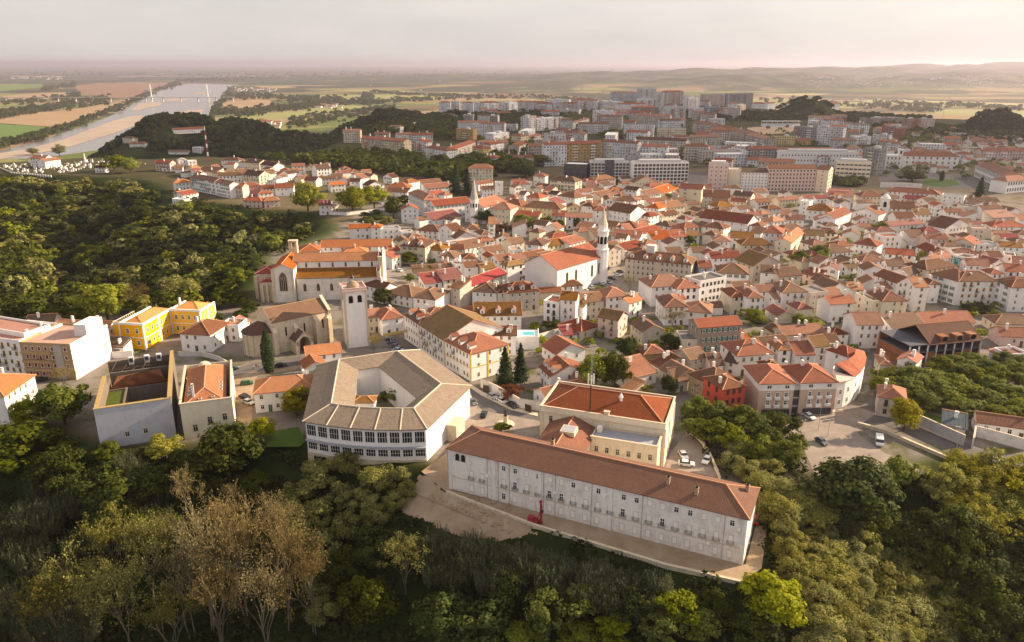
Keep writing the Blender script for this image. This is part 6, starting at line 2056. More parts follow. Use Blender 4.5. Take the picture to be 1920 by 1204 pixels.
# --- trees one can point at
for a in [('lime', 203, 560, 88, 88, 'big round lime-green tree left of the yellow mansion'), ('bare', 262, 562, 66, 66, 'brown leafless tree behind the yellow mansion, beside the lime-green tree'),
          ('olive', 342, 545, 68, 64, 'grey-olive tree right of the yellow mansion'), ('lime', 427, 508, 36, 44, 'small lime-green tree left of the Gothic church apse'), ('green', 446, 520, 32, 40, 'small green tree beside the lime-green one left of the Gothic church'),
          ('green', 440, 488, 36, 30, 'green tree on the valley rim left of the Gothic church'), ('dark', 470, 488, 34, 34, 'dark round tree touching the Gothic church apse'), ('olive', 388, 508, 26, 30, 'small pale olive tree on the valley rim'),
          ('dark', 430, 845, 128, 128, 'very large dark green tree in front of the derelict hall'), ('lime', 494, 802, 54, 44, 'yellow-green round tree behind the large dark tree'), ('yellow', 556, 752, 62, 58, 'loose yellowish tree in front of the orange-roofed house'),
          ('cypress', 505, 660, 24, 82, 'tall dark cypress in front of the stone chapel'), ('green', 758, 732, 62, 44, 'round green tree in the school courtyard'), ('green', 722, 741, 22, 20, 'small round shrub in the school courtyard'),
          ('pine', 947, 688, 46, 74, 'dark conifer by the corner street-row house, nearer the street'), ('pine', 976, 680, 38, 72, 'dark conifer by the corner street-row house, further from the street'), ('red', 960, 734, 44, 30, 'russet shrub behind the garden wall on the street'),
          ('green', 1112, 692, 70, 84, 'large green tree behind the palace, leftmost of its clump'), ('dark', 1152, 690, 56, 88, 'large dark tree behind the palace, right of the antenna'), ('dark', 1176, 652, 46, 52, 'rounded dark tree between the stone house and the palace'),
          ('lime', 1190, 682, 24, 26, 'small bright bush among the palace trees'), ('dark', 1254, 720, 34, 42, 'small dark tree among the roofs right of the palace'), ('olive', 1210, 730, 40, 24, 'pale olive shrubs behind the palace roof'),
          ('green', 852, 800, 30, 36, 'green bush against the school end wall'), ('green', 940, 800, 34, 20, 'bush at the back of the convent on the square'), ('yellow', 1694, 774, 60, 72, 'bright yellow tree on the roadside by the graffiti house'),
          ('dark', 1592, 912, 152, 142, 'huge dark round tree at the plaza edge'), ('green', 1682, 880, 60, 72, 'green tree right of the huge dark round tree'), ('lime', 1441, 1116, 114, 112, 'lime-green tree at the convent terrace corner'),
          ('green', 215, 305, 44, 34, 'dark green tree at the cemetery end'), ('lime', 246, 310, 30, 30, 'light green tree beside the dark one at the cemetery end'), ('olive', 112, 281, 26, 24, 'tree behind the cemetery chapel'), ('olive', 62, 284, 22, 14, 'tree behind the cemetery chapel roof'),
          ('lime', 578, 370, 56, 58, 'lime-green parkland tree, leftmost of three'), ('lime', 662, 375, 60, 58, 'lime-green parkland tree, middle of three'), ('lime', 702, 368, 46, 50, 'lime-green parkland tree, rightmost of three'),
          ('pine', 855, 337, 32, 60, 'tall conifer behind the spire church, taller of two'), ('pine', 877, 342, 30, 52, 'tall conifer behind the spire church, lower of two'), ('dark', 760, 376, 34, 24, 'dark round tree beside the white range'), ('dark', 738, 388, 34, 44, 'dark tree at the foot of the parkland'),
          ('olive', 725, 415, 26, 24, 'brownish tree above the long low white house'), ('dark', 700, 402, 42, 20, 'dark hedge-like tree below the parkland trees'), ('green', 690, 415, 30, 22, 'bushy tree above the long low white house'),
          ('dark', 905, 405, 34, 30, 'dark tree below the cream building'), ('red', 940, 428, 36, 22, 'dark red tree among the roofs below the cream building'), ('green', 978, 416, 32, 34, 'green tree in the row below the yellow ranges, first from the spire church'),
          ('green', 998, 418, 30, 28, 'round green tree in the row below the yellow ranges'), ('dark', 1024, 414, 24, 22, 'dark tree in the row below the yellow ranges'), ('dark', 1046, 420, 26, 24, 'dark round tree in front of the long white house'), ('dark', 1084, 420, 22, 26, 'tree against the long white house wall'),
          ('bare', 1180, 534, 46, 30, 'bare tree on the square beside the dormered mansion'), ('bare', 1264, 602, 60, 56, 'bare spreading tree by the grey-white house'), ('dark', 1256, 640, 40, 34, 'dark bush below the bare spreading tree'), ('dark', 1220, 630, 26, 22, 'dark shrub beside the small brown stone house'),
          ('green', 1498, 484, 42, 32, 'green garden tree among roofs right of the stone gabled house'), ('green', 1534, 478, 40, 40, 'larger green garden tree among roofs'), ('green', 1648, 430, 34, 30, 'green tree below the small bell turret'), ('dark', 1714, 436, 24, 26, 'dark tree beside the white roofs right of the bell turret'),
          ('yellow', 1735, 482, 36, 22, 'yellowish tree left of the blue mural'), ('pine', 1833, 358, 34, 52, 'tall conifer near the college range'), ('dark', 1710, 331, 48, 20, 'dark spreading tree in front of the seminary'), ('cypress', 1765, 330, 9, 20, 'slim cypress on the seminary lawn'),
          ('green', 1412, 590, 44, 34, 'dark green tree in the courtyard below the balconied white house'), ('lime', 1428, 600, 22, 16, 'bright shrub in the courtyard below the balconied white house'), ('green', 1500, 600, 34, 28, 'green courtyard tree above the long orange roof'), ('lime', 1527, 606, 26, 22, 'bright green courtyard shrub above the long orange roof'),
          ('green', 770, 482, 44, 28, 'ivy-like tree against the stone-walled house by the church square'), ('green', 768, 521, 22, 18, 'round bush on the church square'), ('green', 805, 506, 20, 20, 'bush in the walled garden behind the church square'),
          ('dark', 720, 555, 42, 34, 'dark bushes right of the clock tower'), ('bare', 700, 645, 36, 44, 'straw-coloured bare tree at the foot of the clock tower'), ('dark', 1034, 610, 36, 26, 'dark shrubs beside the turquoise pool'), ('lime', 1005, 615, 20, 18, 'bright shrub beside the turquoise pool'),
          ('green', 1158, 340, 26, 12, 'bush in front of the pink house'), ('green', 1225, 362, 36, 12, 'green garden trees below the beige double gable'), ('green', 1252, 368, 18, 14, 'tree at the left of the tall cream block'), ('dark', 1292, 450, 20, 20, 'dark bush left of the small mustard roof'),
          ('green', 1720, 590, 20, 18, 'round bush in front of the white stepped house'), ('green', 1865, 588, 26, 18, 'green bush below the white L-shaped residence'), ('dark', 1830, 576, 50, 18, 'dark garden below the white L-shaped residence'),
          ('lime', 852, 320, 40, 22, 'bright tree behind the orange roofs below the woods'), ('green', 1010, 300, 44, 24, 'tree patch left of the ochre-striped flats'), ('dark', 985, 322, 50, 22, 'dark trees left of the dark modern pavilion'), ('dark', 925, 328, 20, 18, 'dark tree right of the cream block with orange roof'),
          ('green', 60, 770, 70, 60, 'green tree beside the orange-roofed house at the edge'), ('green', 122, 752, 96, 92, 'yellow-green tree left of the roofless ruin'), ('bare', 128, 712, 70, 54, 'bare brown tree in front of the ochre apartment house'), ('dark', 52, 838, 150, 100, 'broad dark tree at the lower left edge'),
          ('green', 205, 845, 50, 40, 'scrubby tree at the foot of the ruin wall'), ('yellow', 312, 835, 66, 46, 'yellow-leaved scrub tree at the ruin corner')]:
    tpx(*a, None, rng)

# --- the near slope
def many(kind, pts, label, group):
    for (u, v, w, h) in pts: tpx(kind, u, v, w, h, label, group, rng)
many('bare', [(400, 1085, 140, 210), (470, 1065, 130, 220), (535, 1090, 130, 200), (440, 1010, 120, 170), (515, 1010, 110, 150), (590, 1120, 110, 150), (360, 1120, 130, 180), (430, 1160, 140, 190), (510, 1170, 140, 190), (330, 1040, 90, 130)],
     'tall leafless brown-twigged tree in the thicket on the near slope', 'bare brown trees of the near slope')
many('bare', [(360, 935, 76, 110), (440, 935, 74, 74)], 'greyish leafless tree above the brown thicket', 'greyish bare trees above the thicket')
many('ybare', [(225, 1045, 110, 160), (290, 1070, 110, 160), (180, 1110, 120, 150), (250, 1150, 130, 150), (130, 1160, 120, 130), (330, 1180, 120, 130)], 'half-bare tree with yellow-green spring buds left of the brown thicket', 'yellow-budding trees of the near slope')
many('ybare', [(758, 1070, 100, 100)], 'small yellow-budding tree among canes below the rubble', None)
many('olive', [(600, 885, 76, 66), (652, 868, 60, 56), (706, 898, 62, 60), (565, 925, 66, 64), (598, 960, 66, 64), (640, 930, 60, 60), (684, 940, 60, 60), (560, 1005, 70, 84), (612, 1020, 70, 80), (604, 1085, 70, 90), (742, 890, 50, 46), (765, 915, 40, 40), (652, 985, 66, 66), (708, 965, 56, 56), (610, 1140, 64, 70), (540, 960, 60, 70), (745, 935, 44, 46)],
     'puffy pale olive tree on the slope below the school', 'olive trees below the school')
many('dark', [(190, 905, 110, 90), (250, 915, 110, 100), (300, 905, 80, 80), (220, 960, 100, 90), (290, 985, 100, 100), (340, 870, 70, 60), (395, 905, 60, 50), (480, 905, 60, 60), (700, 1020, 80, 90), (650, 1060, 80, 100), (690, 1120, 100, 120), (120, 880, 100, 90)],
     'dark leafy tree on the near slope below the ruin', 'dark trees below the ruin')
many('green', [(1030, 1142, 96, 104), (1092, 1120, 62, 72), (1270, 1132, 90, 80), (1232, 1170, 80, 80), (1150, 1175, 70, 70), (1310, 1165, 80, 70), (980, 1190, 80, 60), (1085, 1190, 90, 60)], 'dense green tree with sunlit top on the slope below the convent', 'green trees below the convent')
many('dark', [(900, 1160, 120, 110), (830, 1150, 110, 110), (1190, 1130, 80, 80), (1340, 1130, 60, 70), (960, 1100, 80, 80), (1400, 1175, 70, 70)], 'dark tree in the shade below the convent terrace', 'shaded trees below the convent')
cane = []
for _ in range(46):
    u = rng.uniform(790, 1260); cane.append((u, 1010 + (u - 790) * .16 + rng.uniform(-4, 62), rng.uniform(48, 70), rng.uniform(54, 78)))
many('cane', cane, 'tall drooping giant cane below the convent terrace wall', 'giant canes below the convent terrace')
many('cane', [(rng.uniform(60, 330), rng.uniform(865, 1010), rng.uniform(46, 70), rng.uniform(46, 70)) for _ in range(26)] + [(rng.uniform(0, 160), rng.uniform(960, 1180), rng.uniform(60, 90), rng.uniform(60, 90)) for _ in range(22)],
     'grey-green cane on the slope below the ruin', 'giant canes below the ruin')
olz = [(1440, 950), (1500, 925), (1560, 975), (1660, 1020), (1745, 1090), (1800, 1180), (1800, 1290), (1500, 1290), (1520, 1180), (1480, 1060)]
pts = []
for _ in range(3000):
    u, v = rng.uniform(1430, 1800), rng.uniform(920, 1270)
    if in_poly(olz, u, v) and all(abs(u - p[0]) * 1.0 + abs(v - p[1]) * 1.1 > 36 for p in pts): pts.append((u, v, rng.uniform(46, 78), rng.uniform(46, 76)))
many('olive', pts, 'puffy grey-olive tree in the sunlit grove right of the convent', 'olive grove right of the convent')
many('olive', [(1400, 878, 54, 46), (1365, 862, 44, 40), (1425, 905, 56, 48), (1462, 915, 50, 46), (1385, 842, 44, 36), (1440, 870, 50, 40), (1480, 960, 50, 50)], 'olive shrub-tree between the driveway and the plaza', 'olive trees beside the driveway')
many('green', [(1308, 765, 56, 52), (1348, 775, 54, 56), (1390, 785, 60, 60), (1330, 805, 60, 60), (1375, 820, 60, 56), (1425, 800, 60, 56), (1420, 840, 60, 56), (1470, 845, 60, 60), (1495, 830, 40, 44), (1300, 800, 40, 50), (1290, 770, 34, 46)], 'yellowish green tree in the mass between the palace and the plaza', 'trees between palace and plaza')
many('dark', [(1462, 792, 66, 56), (1440, 825, 56, 50), (1350, 740, 30, 30)], 'darker tree in the mass between the palace and the plaza', 'darker trees between palace and plaza')
loc_ = [(1735, 905), (1790, 862), (1925, 868), (1990, 980), (1800, 1000)]
pts = []
for _ in range(2000):
    u, v = rng.uniform(1730, 1990), rng.uniform(860, 1010)
    if in_poly(loc_, u, v) and all(abs(u - p[0]) + abs(v - p[1]) * 1.2 > 40 for p in pts): pts.append((u, v, rng.uniform(62, 100), rng.uniform(56, 84)))
many('locust', pts, 'feathery yellow-green tree below the white garden wall', 'feathery trees below the white garden wall')
dv = [(1560, 985), (1660, 945), (1740, 980), (1990, 1000), (1990, 1300), (1830, 1290), (1800, 1160), (1720, 1050), (1640, 1000)]
pts = []
for _ in range(3000):
    u, v = rng.uniform(1560, 1990), rng.uniform(940, 1290)
    if in_poly(dv, u, v) and all(abs(u - p[0]) + abs(v - p[1]) > 48 for p in pts): pts.append((u, v, rng.uniform(56, 104), rng.uniform(60, 100)))
many('dark', pts, 'dark tree in the shaded hollow right of the olive grove', 'dark trees of the right-hand hollow')
orch = [(1640, 695), (1700, 705), (1790, 680), (1930, 672), (1930, 785), (1835, 772), (1760, 760), (1710, 742), (1650, 725)]
pts = []
for _ in range(3000):
    u, v = rng.uniform(1640, 1930), rng.uniform(672, 785)
    if in_poly(orch, u, v) and all(abs(u - p[0]) + abs(v - p[1]) * 1.4 > 36 for p in pts): pts.append((u, v, rng.uniform(46, 62), rng.uniform(36, 46)))
many('green', pts, 'green tree in the overgrown garden below the brick shell', 'trees of the overgrown garden')
# --- wooded valley and the rim behind the left houses
pts = []
for _ in range(9000):
    u, v = rng.uniform(-60, 600), rng.uniform(335, 575)
    x, y, z = P(u, v)
    if sdist(VAL, np.array([x]), np.array([y]))[0] > -5: continue
    m_ = 15 + (v - 335) * .075
    if all(abs(u - p[0]) + abs(v - p[1]) * 1.5 > m_ for p in pts): pts.append((u, v, rng.uniform(.7, 1.75) * m_ * 1.25, rng.uniform(.7, 1.6) * m_ * 1.1))
    if len(pts) > 285: break
for (u, v, w, h) in pts:
    lit = v < 345 + u * .06 or rng.random() < (.16 if v < 420 else .07)  # sun and shade put into leaf colour: paler kinds higher up, darker lower
    k = rng.choice(('folive', 'fgreen', 'folive')) if lit else rng.choice(('fdark', 'fdark', 'fdark', 'fgreen', 'folive'))
    tpx(k, u, v, w, h, 'pale olive tree in the wooded valley' if k == 'folive' else 'dark green tree in the wooded valley' if k == 'fdark' else 'green tree in the wooded valley', {'folive': 'olive trees of the valley', 'fdark': 'dark trees of the valley', 'fgreen': 'green trees of the valley'}[k], rng)
many('green', [(20, 580, 60, 40), (62, 580, 50, 36), (100, 590, 40, 30), (140, 592, 34, 26), (-20, 590, 60, 40), (165, 590, 26, 24)], 'sunlit yellow-green tree on the rim above the left houses', 'sunlit trees above the left houses')
many('dark', [(405, 565, 44, 30), (440, 560, 44, 30), (470, 575, 40, 28), (380, 580, 30, 24), (455, 590, 34, 26), (410, 598, 26, 26)], 'dark shrubby tree between the yellow mansion and the stone chapel', 'dark trees left of the chapel')
print('trees', NT)

# --- woods that read as one mass
def wood(name, pts, lm, label, size=1.6, n=26):
    rs = np.random.RandomState(len(pts)); Q = []
    for (x, y, z, r, h) in pts:
        d = rs.normal(size=(n, 3)); d /= np.linalg.norm(d, axis=1, keepdims=True); d[:, 2] = np.abs(d[:, 2]) * 1.0 - .15
        c = np.array([x, y, z + h * .45]) + d * np.array([r, r, h * .55]) * rs.uniform(.75, 1.05, (n, 1))
        Q.append(leaf_quads(rs, c, d + rs.normal(size=(n, 3)) * .35 + np.array([0, 0, .3]), size * r / 4))
    me = quads_mesh(name, np.concatenate(Q), LM[lm]); return tag(link(name, me), label, 'woods', None, 'stuff')
def scatter_px(poly, n, r0, r1, hk=1.5, on=None, world=False):
    out = []; us = [p[0] for p in poly]; vs = [p[1] for p in poly]; t = 0
    while len(out) < n and t < n * 6:
        t += 1
        u, v = rng.uniform(min(us), max(us)), rng.uniform(min(vs), max(vs))
        if not in_poly(poly, u, v): continue
        x, y, z = P(u, v)
        if y > 9000: continue
        r = rng.uniform(r0, r1); out.append((x, y, z, r, r * hk * rng.uniform(.8, 1.3)))
    return out
VILLAS = [f for f in FOOT if f[1] > 1050 and f[0] < -300]
def hill_pts(k, n, r0, r1, smin=.0, smax=2.1):
    hx, hy, sx, sy, top = HILLS[k]; out = []
    while len(out) < n:
        a, q = rng.uniform(0, 6.283), smax * math.sqrt(rng.random())
        x, y = hx + math.cos(a) * q * sx, hy + math.sin(a) * q * sy
        if math.sin(a) > .75: continue
        if any(abs(x - f[0]) < f[3] + 9 and -48 < y - f[1] < 9 for f in VILLAS): continue
        z = z1(x, y); r = rng.uniform(r0, r1); out.append((x, y, z, r, r * 1.5))
    return out
wood('hillside_woods', hill_pts(0, 1200, 4, 7.5) + hill_pts(1, 900, 4, 7) + hill_pts(2, 800, 4, 7), 'dark', 'dark wooded hill above the river, scattered with white houses')
wood('knoll_woods', hill_pts(3, 700, 4, 7) + hill_pts(4, 300, 4, 7) + hill_pts(5, 700, 4, 7) + hill_pts(6, 600, 4, 7) + hill_pts(7, 350, 4, 7), 'dark', 'dark wooded knolls around the apartment districts')
rav = scatter_px([(480, 296), (560, 300), (640, 290), (640, 262), (720, 236), (815, 222), (870, 232), (870, 262), (820, 262), (770, 250), (640, 250), (645, 290), (760, 292), (800, 310), (900, 300), (990, 300), (990, 325), (880, 325), (870, 340), (800, 338), (760, 330), (640, 318), (560, 308)], 900, 3.5, 6.5)
wood('ravine_woods', rav, 'dark', 'dark woods in the ravine between the hill houses and the apartment blocks')
blk = []
for px in ([(890, 225), (1000, 228), (1120, 225), (1110, 245), (1070, 240), (900, 240)], [(1050, 205), (1120, 210), (1230, 225), (1200, 232), (1060, 222)], [(1150, 240), (1200, 245), (1190, 262), (1130, 258)], [(950, 262), (1010, 268), (1000, 285), (960, 290)], [(1690, 250), (1760, 250), (1850, 262), (1740, 278), (1690, 268)], [(970, 190), (1150, 186), (1140, 192), (980, 198)], [(1540, 330), (1620, 345), (1600, 352), (1540, 345)]):
    blk += scatter_px(px, 90, 3, 5.5)
blk += scatter_px([(880, 215), (1000, 208), (1200, 195), (1410, 203), (1640, 240), (1930, 265), (1930, 340), (1640, 330), (1460, 325), (1300, 320), (1190, 305), (1020, 300), (900, 290)], 420, 2.5, 4.5)
wood('street_trees', blk, 'green', 'small green trees between the apartment blocks')
# shrubs and creepers in the courtyards and back gardens
FA = foot_arrays(); gd = []
for _ in range(5200):
    if len(gd) > 330: break
    u, v = rng.uniform(640, 1920), rng.uniform(350, 700)
    if not in_poly([(700, 470), (760, 420), (1000, 375), (1290, 352), (1920, 385), (1920, 640), (1650, 650), (1440, 700), (1290, 740), (1180, 720), (1000, 690), (860, 560), (700, 560)], u, v): continue
    x, y = flat(u, v)
    if not free(x, y, (1, 0), 1.6, 1.6, .2): continue
    r = rng.uniform(1.2, 2.6); gd.append((x, y, 0, r, r * rng.uniform(1.0, 1.7)))
wood('garden_shrubbery', gd, 'green', 'small green shrubs in the courtyards and back gardens of the old town', 1.0, 60)
# riverside belts on the plain
def belt(line, n, wpx, r0=8, r1=16):
    out = []
    for _ in range(n):
        k = rng.uniform(0, len(line) - 1.001); i = int(k); f = k - i
        u = line[i][0] + (line[i + 1][0] - line[i][0]) * f; v = line[i][1] + (line[i + 1][1] - line[i][1]) * f + rng.gauss(0, wpx)
        if v < 124: continue
        x, y = flat(u, v, PLAIN); r = rng.uniform(r0, r1); out.append((x, y, PLAIN, r, r * 1.1))
    return out
bl = belt([(-40, 284), (0, 276), (65, 259), (130, 238), (190, 216), (240, 195), (275, 178), (318, 161), (340, 154)], 520, 3.0, 7, 13)
bl += belt([(0, 217), (60, 208), (110, 200), (160, 192), (208, 188)], 260, 4.0, 8, 14) + belt([(0, 193), (60, 190), (130, 182), (150, 178)], 130, 2.5, 8, 14) + belt([(80, 168), (140, 160), (135, 156)], 120, 2, 10, 18)
bl += belt([(396, 222), (404, 205), (416, 190), (425, 178), (430, 170)], 160, 4, 8, 13) + belt([(410, 212), (470, 210), (540, 204), (600, 196), (680, 186), (700, 182)], 360, 4, 8, 14) + belt([(420, 182), (500, 182), (580, 188), (640, 186)], 220, 3, 9, 15)
bl += belt([(330, 152), (440, 149), (600, 143)], 200, 1.5, 12, 20) + belt([(540, 232), (600, 224), (680, 212), (740, 205)], 260, 6, 6, 11) + belt([(640, 196), (740, 190), (830, 186), (1000, 182), (1110, 190)], 260, 2.2, 8, 14)
bl += belt([(700, 172), (760, 178), (900, 182)], 120, 1.2, 9, 15) + belt([(1420, 186), (1560, 196), (1700, 205), (1760, 208)], 160, 2.2, 8, 14) + belt([(1640, 196), (1800, 198), (1920, 206)], 120, 2, 9, 14)
for v0 in (127, 131, 136, 141):
    bl += belt([(0, v0 + 1), (640, v0), (1200, v0 + 4)], 150, 1.4, 16, 30)
wood('riverside_woods', bl, 'dark', 'tree belts along the river and between the fields of the plain', 1.9, 16)
# undergrowth of the near slopes
RUB = [P(u, v)[:2] for u, v in [(748, 958), (788, 890), (836, 924), (1000, 990), (1010, 1004), (960, 1012), (890, 1016), (820, 992)]]
ug = []
for poly, n in (([(-100, 790), (170, 850), (570, 840), (740, 900), (850, 935), (1250, 1075), (1400, 1105), (1440, 1204), (1440, 1330), (-200, 1330)], 1500), ([(1432, 960), (1540, 905), (1720, 895), (1960, 890), (1990, 1330), (1440, 1330)], 700), ([(1270, 760), (1500, 820), (1510, 900), (1440, 930), (1350, 890), (1300, 820)], 150)):
    ug += [p for p in scatter_px(poly, n, 1.0, 2.6, 1.0) if sdist(RUB, np.array([p[0]]), np.array([p[1]]))[0] > 1.5]
wood('undergrowth', ug, 'scrub', 'low scrub and brambles covering the slopes', .8, 34)
vg = [p for p in scatter_px([(-60, 335), (120, 335), (300, 360), (470, 392), (600, 410), (560, 455), (460, 520), (440, 565), (0, 590), (-60, 590)], 900, 1.8, 4.0, 1.0)]
wood('valley_undergrowth', vg, 'scrub', 'low scrub between the trees of the wooded valley', .9, 22)
# ------------------------------------------------------------------ vehicles
def paint(name, c): return plain_mat('car_paint_' + name, c, .3, .6, .05)
PAINT = {'white': paint('white', (.72, .72, .72)), 'black': paint('black', (.012, .012, .015)), 'silver': paint('silver', (.38, .39, .42)), 'blue': paint('blue', (.02, .035, .10)), 'green': paint('green', (.02, .14, .06)), 'red': paint('red', (.45, .015, .02)), 'teal': paint('teal', (.02, .05, .055)), 'lightblue': paint('lightblue', (.35, .45, .6)), 'grey': paint('grey', (.10, .105, .12))}
def side_prism(b, prof, w, m=0, taper=None):
    n = len(prof); i = len(b.v)
    for s in (-1, 1):
        for x, z in prof:
            ww = w * (taper(z) if taper else 1); b.v.append((x, s * ww / 2, z))
    for k in range(n):
        j = (k + 1) % n; b.f.append((i + j, i + k, i + n + k, i + n + j)); b.m.append(m)
    b.f.append(tuple(i + k for k in range(n))); b.m.append(m); b.f.append(tuple(i + n + k for k in reversed(range(n)))); b.m.append(m)
CARM = {}
def car_parts(style):
    if style in CARM: return CARM[style]
    body, glass, roofb = MB(), MB(), MB()
    if style == 'car':
        side_prism(body, [(-2.05, .35), (-1.1, .22), (1.2, .22), (2.05, .32), (2.1, .62), (1.95, .78), (.95, .92), (-1.35, .95), (-2.05, .9), (-2.12, .6)], 1.72)
        tp = lambda z: 1 - (z - .9) * .35
        side_prism(glass, [(-1.75, .93), (1.0, .9), (.35, 1.36), (-1.25, 1.38)], 1.6, 0, tp)
        side_prism(roofb, [(-1.28, 1.37), (.38, 1.35), (.25, 1.44), (-1.1, 1.46)], 1.36)
        wh = [(-1.3, .8), (1.35, .8)]
    else:
        side_prism(body, [(-2.4, .35), (2.35, .3), (2.45, .75), (2.2, 1.05), (1.75, 1.2), (1.35, 2.0), (-2.4, 2.05)], 1.9)
        side_prism(glass, [(1.45, 1.25), (1.82, 1.22), (1.50, 1.9), (1.2, 1.9)], 1.93)
        side_prism(roofb, [(-2.35, 2.05), (1.25, 2.0), (1.0, 2.12), (-2.2, 2.15)], 1.7)
        wh = [(-1.5, .85), (1.5, .85)]
    w = MB()
    w.tube((0, -.1, 0), (0, .1, 0), .32, .32, 12); w.tube((0, -.11, 0), (0, .11, 0), .18, .18, 10, 1)
    hl = MB(); hl.box(-.04, -.18, -.07, .04, .18, .07)
    CARM[style] = (body, glass, roofb, w.mesh('wheel', [M['tyre'], M['steel']]), hl.mesh('headlight', [M['white']]), wh)
    CARM[style + '_m'] = (glass.mesh('window', [M['glass']]),)
    return CARM[style]
BODYM = {}
def car(u, v, du, dv, col, label, style='car', group='parked cars'):
    a, b = flat(u, v), flat(u + du, v + dv)
    ang = math.atan2(b[1] - a[1], b[0] - a[0])
    body, glass, roofb, wm, hm, wh = car_parts(style)
    key = (style, col)
    if key not in BODYM: BODYM[key] = (body.mesh('body', [PAINT[col]]), roofb.mesh('roof_panel', [PAINT[col]]))
    t = thing('van' if style == 'van' else 'car', label, style, (a[0], a[1], .05), ang, group)
    bo = link('body', BODYM[key][0], t); link('roof_panel', BODYM[key][1], bo); link('window', CARM[style + '_m'][0], t)
    for x, y in wh:
        for s in (-1, 1): link('wheel', wm, t, (x, s * y, .32))
    for s in (-1, 1): link('headlight', hm, t, (2.08 if style == 'car' else 2.44, s * .6, .62 if style == 'car' else .7))
for a in [(1287, 873, 30, 3, 'white', 'white car side-on beside the palace end wall, nearest the convent'), (1281, 857, 8, 12, 'white', 'white car behind the side-on white car by the palace'), (1325, 866, -9, 14, 'white', 'white car alone along the curved driveway wall'),
          (907, 780, 7, -16, 'black', 'black car in the middle of the square behind the school'), (886, 757, 10, 8, 'grey', 'dark car against the school end wall'), (923, 746, 16, 9, 'silver', 'silver car along the garden wall, furthest up the street'),
          (942, 754, 16, 9, 'white', 'white car along the garden wall, second up the street'), (960, 763, 16, 9, 'black', 'dark car along the garden wall, lowest on the street'), (1497, 787, 16, 9, 'black', 'black car parked before the pink hotel'), (1517, 784, 16, 9, 'white', 'white car parked before the pink hotel'),
          (1476, 788, 16, 9, 'blue', 'dark blue car half hidden by trees before the pink hotel'), (1540, 831, 14, 10, 'grey', 'dark grey car alone at the planted island of the plaza'), (1416, 978, 4, -18, 'red', 'red car at the end of the long convent'),
          (436, 694, 20, -4, 'teal', 'dark teal car on the road behind the derelict hall'), (463, 721, 18, -2, 'green', 'green car in the yard beside the derelict hall'), (460, 747, 18, 5, 'black', 'black car in the yard, beside a white-bonneted one'), (466, 757, 18, 6, 'white', 'white car in the yard before the orange-roofed house'),
          (527, 688, 18, -2, 'black', 'dark car behind the cypress'), (317, 712, 12, -4, 'lightblue', 'pale blue car between ruin and derelict hall'), (78, 715, 16, -3, 'black', 'dark car below the ochre apartment house'),
          (747, 659, 18, 1, 'lightblue', 'pale blue car in the tower square, nearest the school'), (742, 652, 18, 1, 'grey', 'dark car in the tower square, second from the school'), (738, 646, 18, 1, 'blue', 'dark car in the tower square, third from the school'), (734, 640, 18, 1, 'black', 'dark car in the tower square, furthest from the school'),
          (1141, 531, 10, 4, 'silver', 'silver car at the corner of the bell-tower church'), (1158, 518, 14, 2, 'white', 'white car below the dormered mansion'), (1147, 524, 12, 2, 'black', 'black car beside the bell-tower church'), (1112, 541, 14, -3, 'silver', 'silver car in the row along the bell-tower church, first'),
          (1121, 537, 14, -3, 'grey', 'grey car in the row along the bell-tower church, second'), (1129, 534, 14, -3, 'white', 'white car in the row along the bell-tower church, third'), (1163, 511, 14, 1, 'grey', 'grey car against the dormered mansion steps'), (1140, 505, 6, -8, 'black', 'dark car at the foot of the bell tower'), (749, 509, 10, 3, 'white', 'white car crossing the Gothic church square'), (1866, 866, 16, 5, 'white', 'white car on the road below the white garden wall')]:
    car(*a)
car(1648, 832, 1, 12, 'white', 'white van driving down the road beside the plaza', 'van', None)

# ------------------------------------------------------------------ people, statue, lamps, masts
def person(u, v, ang, shirt, legs, label):
    x, y = flat(u, v)
    V = [(0, 0, .98), (0, 0, 1.2), (0, .01, 1.42), (0, 0, 1.54), (0, .02, 1.70), (.1, 0, .92), (.11, .10, .5), (.11, .04, .06), (.11, .18, .04), (-.1, 0, .92), (-.11, -.10, .5), (-.11, -.22, .08), (-.11, -.08, .04), (.2, 0, 1.40), (.25, -.10, 1.13), (.25, .02, .9), (-.2, 0, 1.40), (-.25, .10, 1.13), (-.25, .2, .92)]
    Eg = [(0, 1), (1, 2), (2, 3), (3, 4), (0, 5), (5, 6), (6, 7), (7, 8), (0, 9), (9, 10), (10, 11), (11, 12), (2, 13), (13, 14), (14, 15), (2, 16), (16, 17), (17, 18)]
    rad = [.15, .13, .15, .06, .105, .09, .065, .045, .04, .09, .065, .045, .04, .06, .045, .035, .06, .045, .035]
    me = bpy.data.meshes.new('body'); me.from_pydata(V, Eg, []); me.materials.append(M['skin']); me.materials.append(plain_mat('shirt', shirt)); me.materials.append(plain_mat('trousers', legs))
    o = link('person', me, None, (x, y, .05), ang)
    sk = o.modifiers.new('skin', 'SKIN'); 
    for i, r in enumerate(rad): me.skin_vertices[0].data[i].radius = (r, r)
    me.skin_vertices[0].data[0].use_root = True
    ss = o.modifiers.new('smooth', 'SUBSURF'); ss.levels = ss.render_levels = 1
    dg = bpy.context.evaluated_depsgraph_get(); nm = bpy.data.meshes.new_from_object(o.evaluated_get(dg)); o.modifiers.clear(); o.data = nm
    for p in nm.polygons:
        c = p.center
        p.material_index = 2 if c.z < .95 else (1 if c.z < 1.46 and not (c.z < 1.0 and abs(c.x) > .2) else 0)
    tag(o, label, 'person', 'pedestrians on the chapel road')
    h = MB(); h.lathe([(.10, 1.70), (.125, 1.78), (.09, 1.85), (.02, 1.87)], 10, 0, (0, -.01)); h.obj('hair', M['wood'], o)
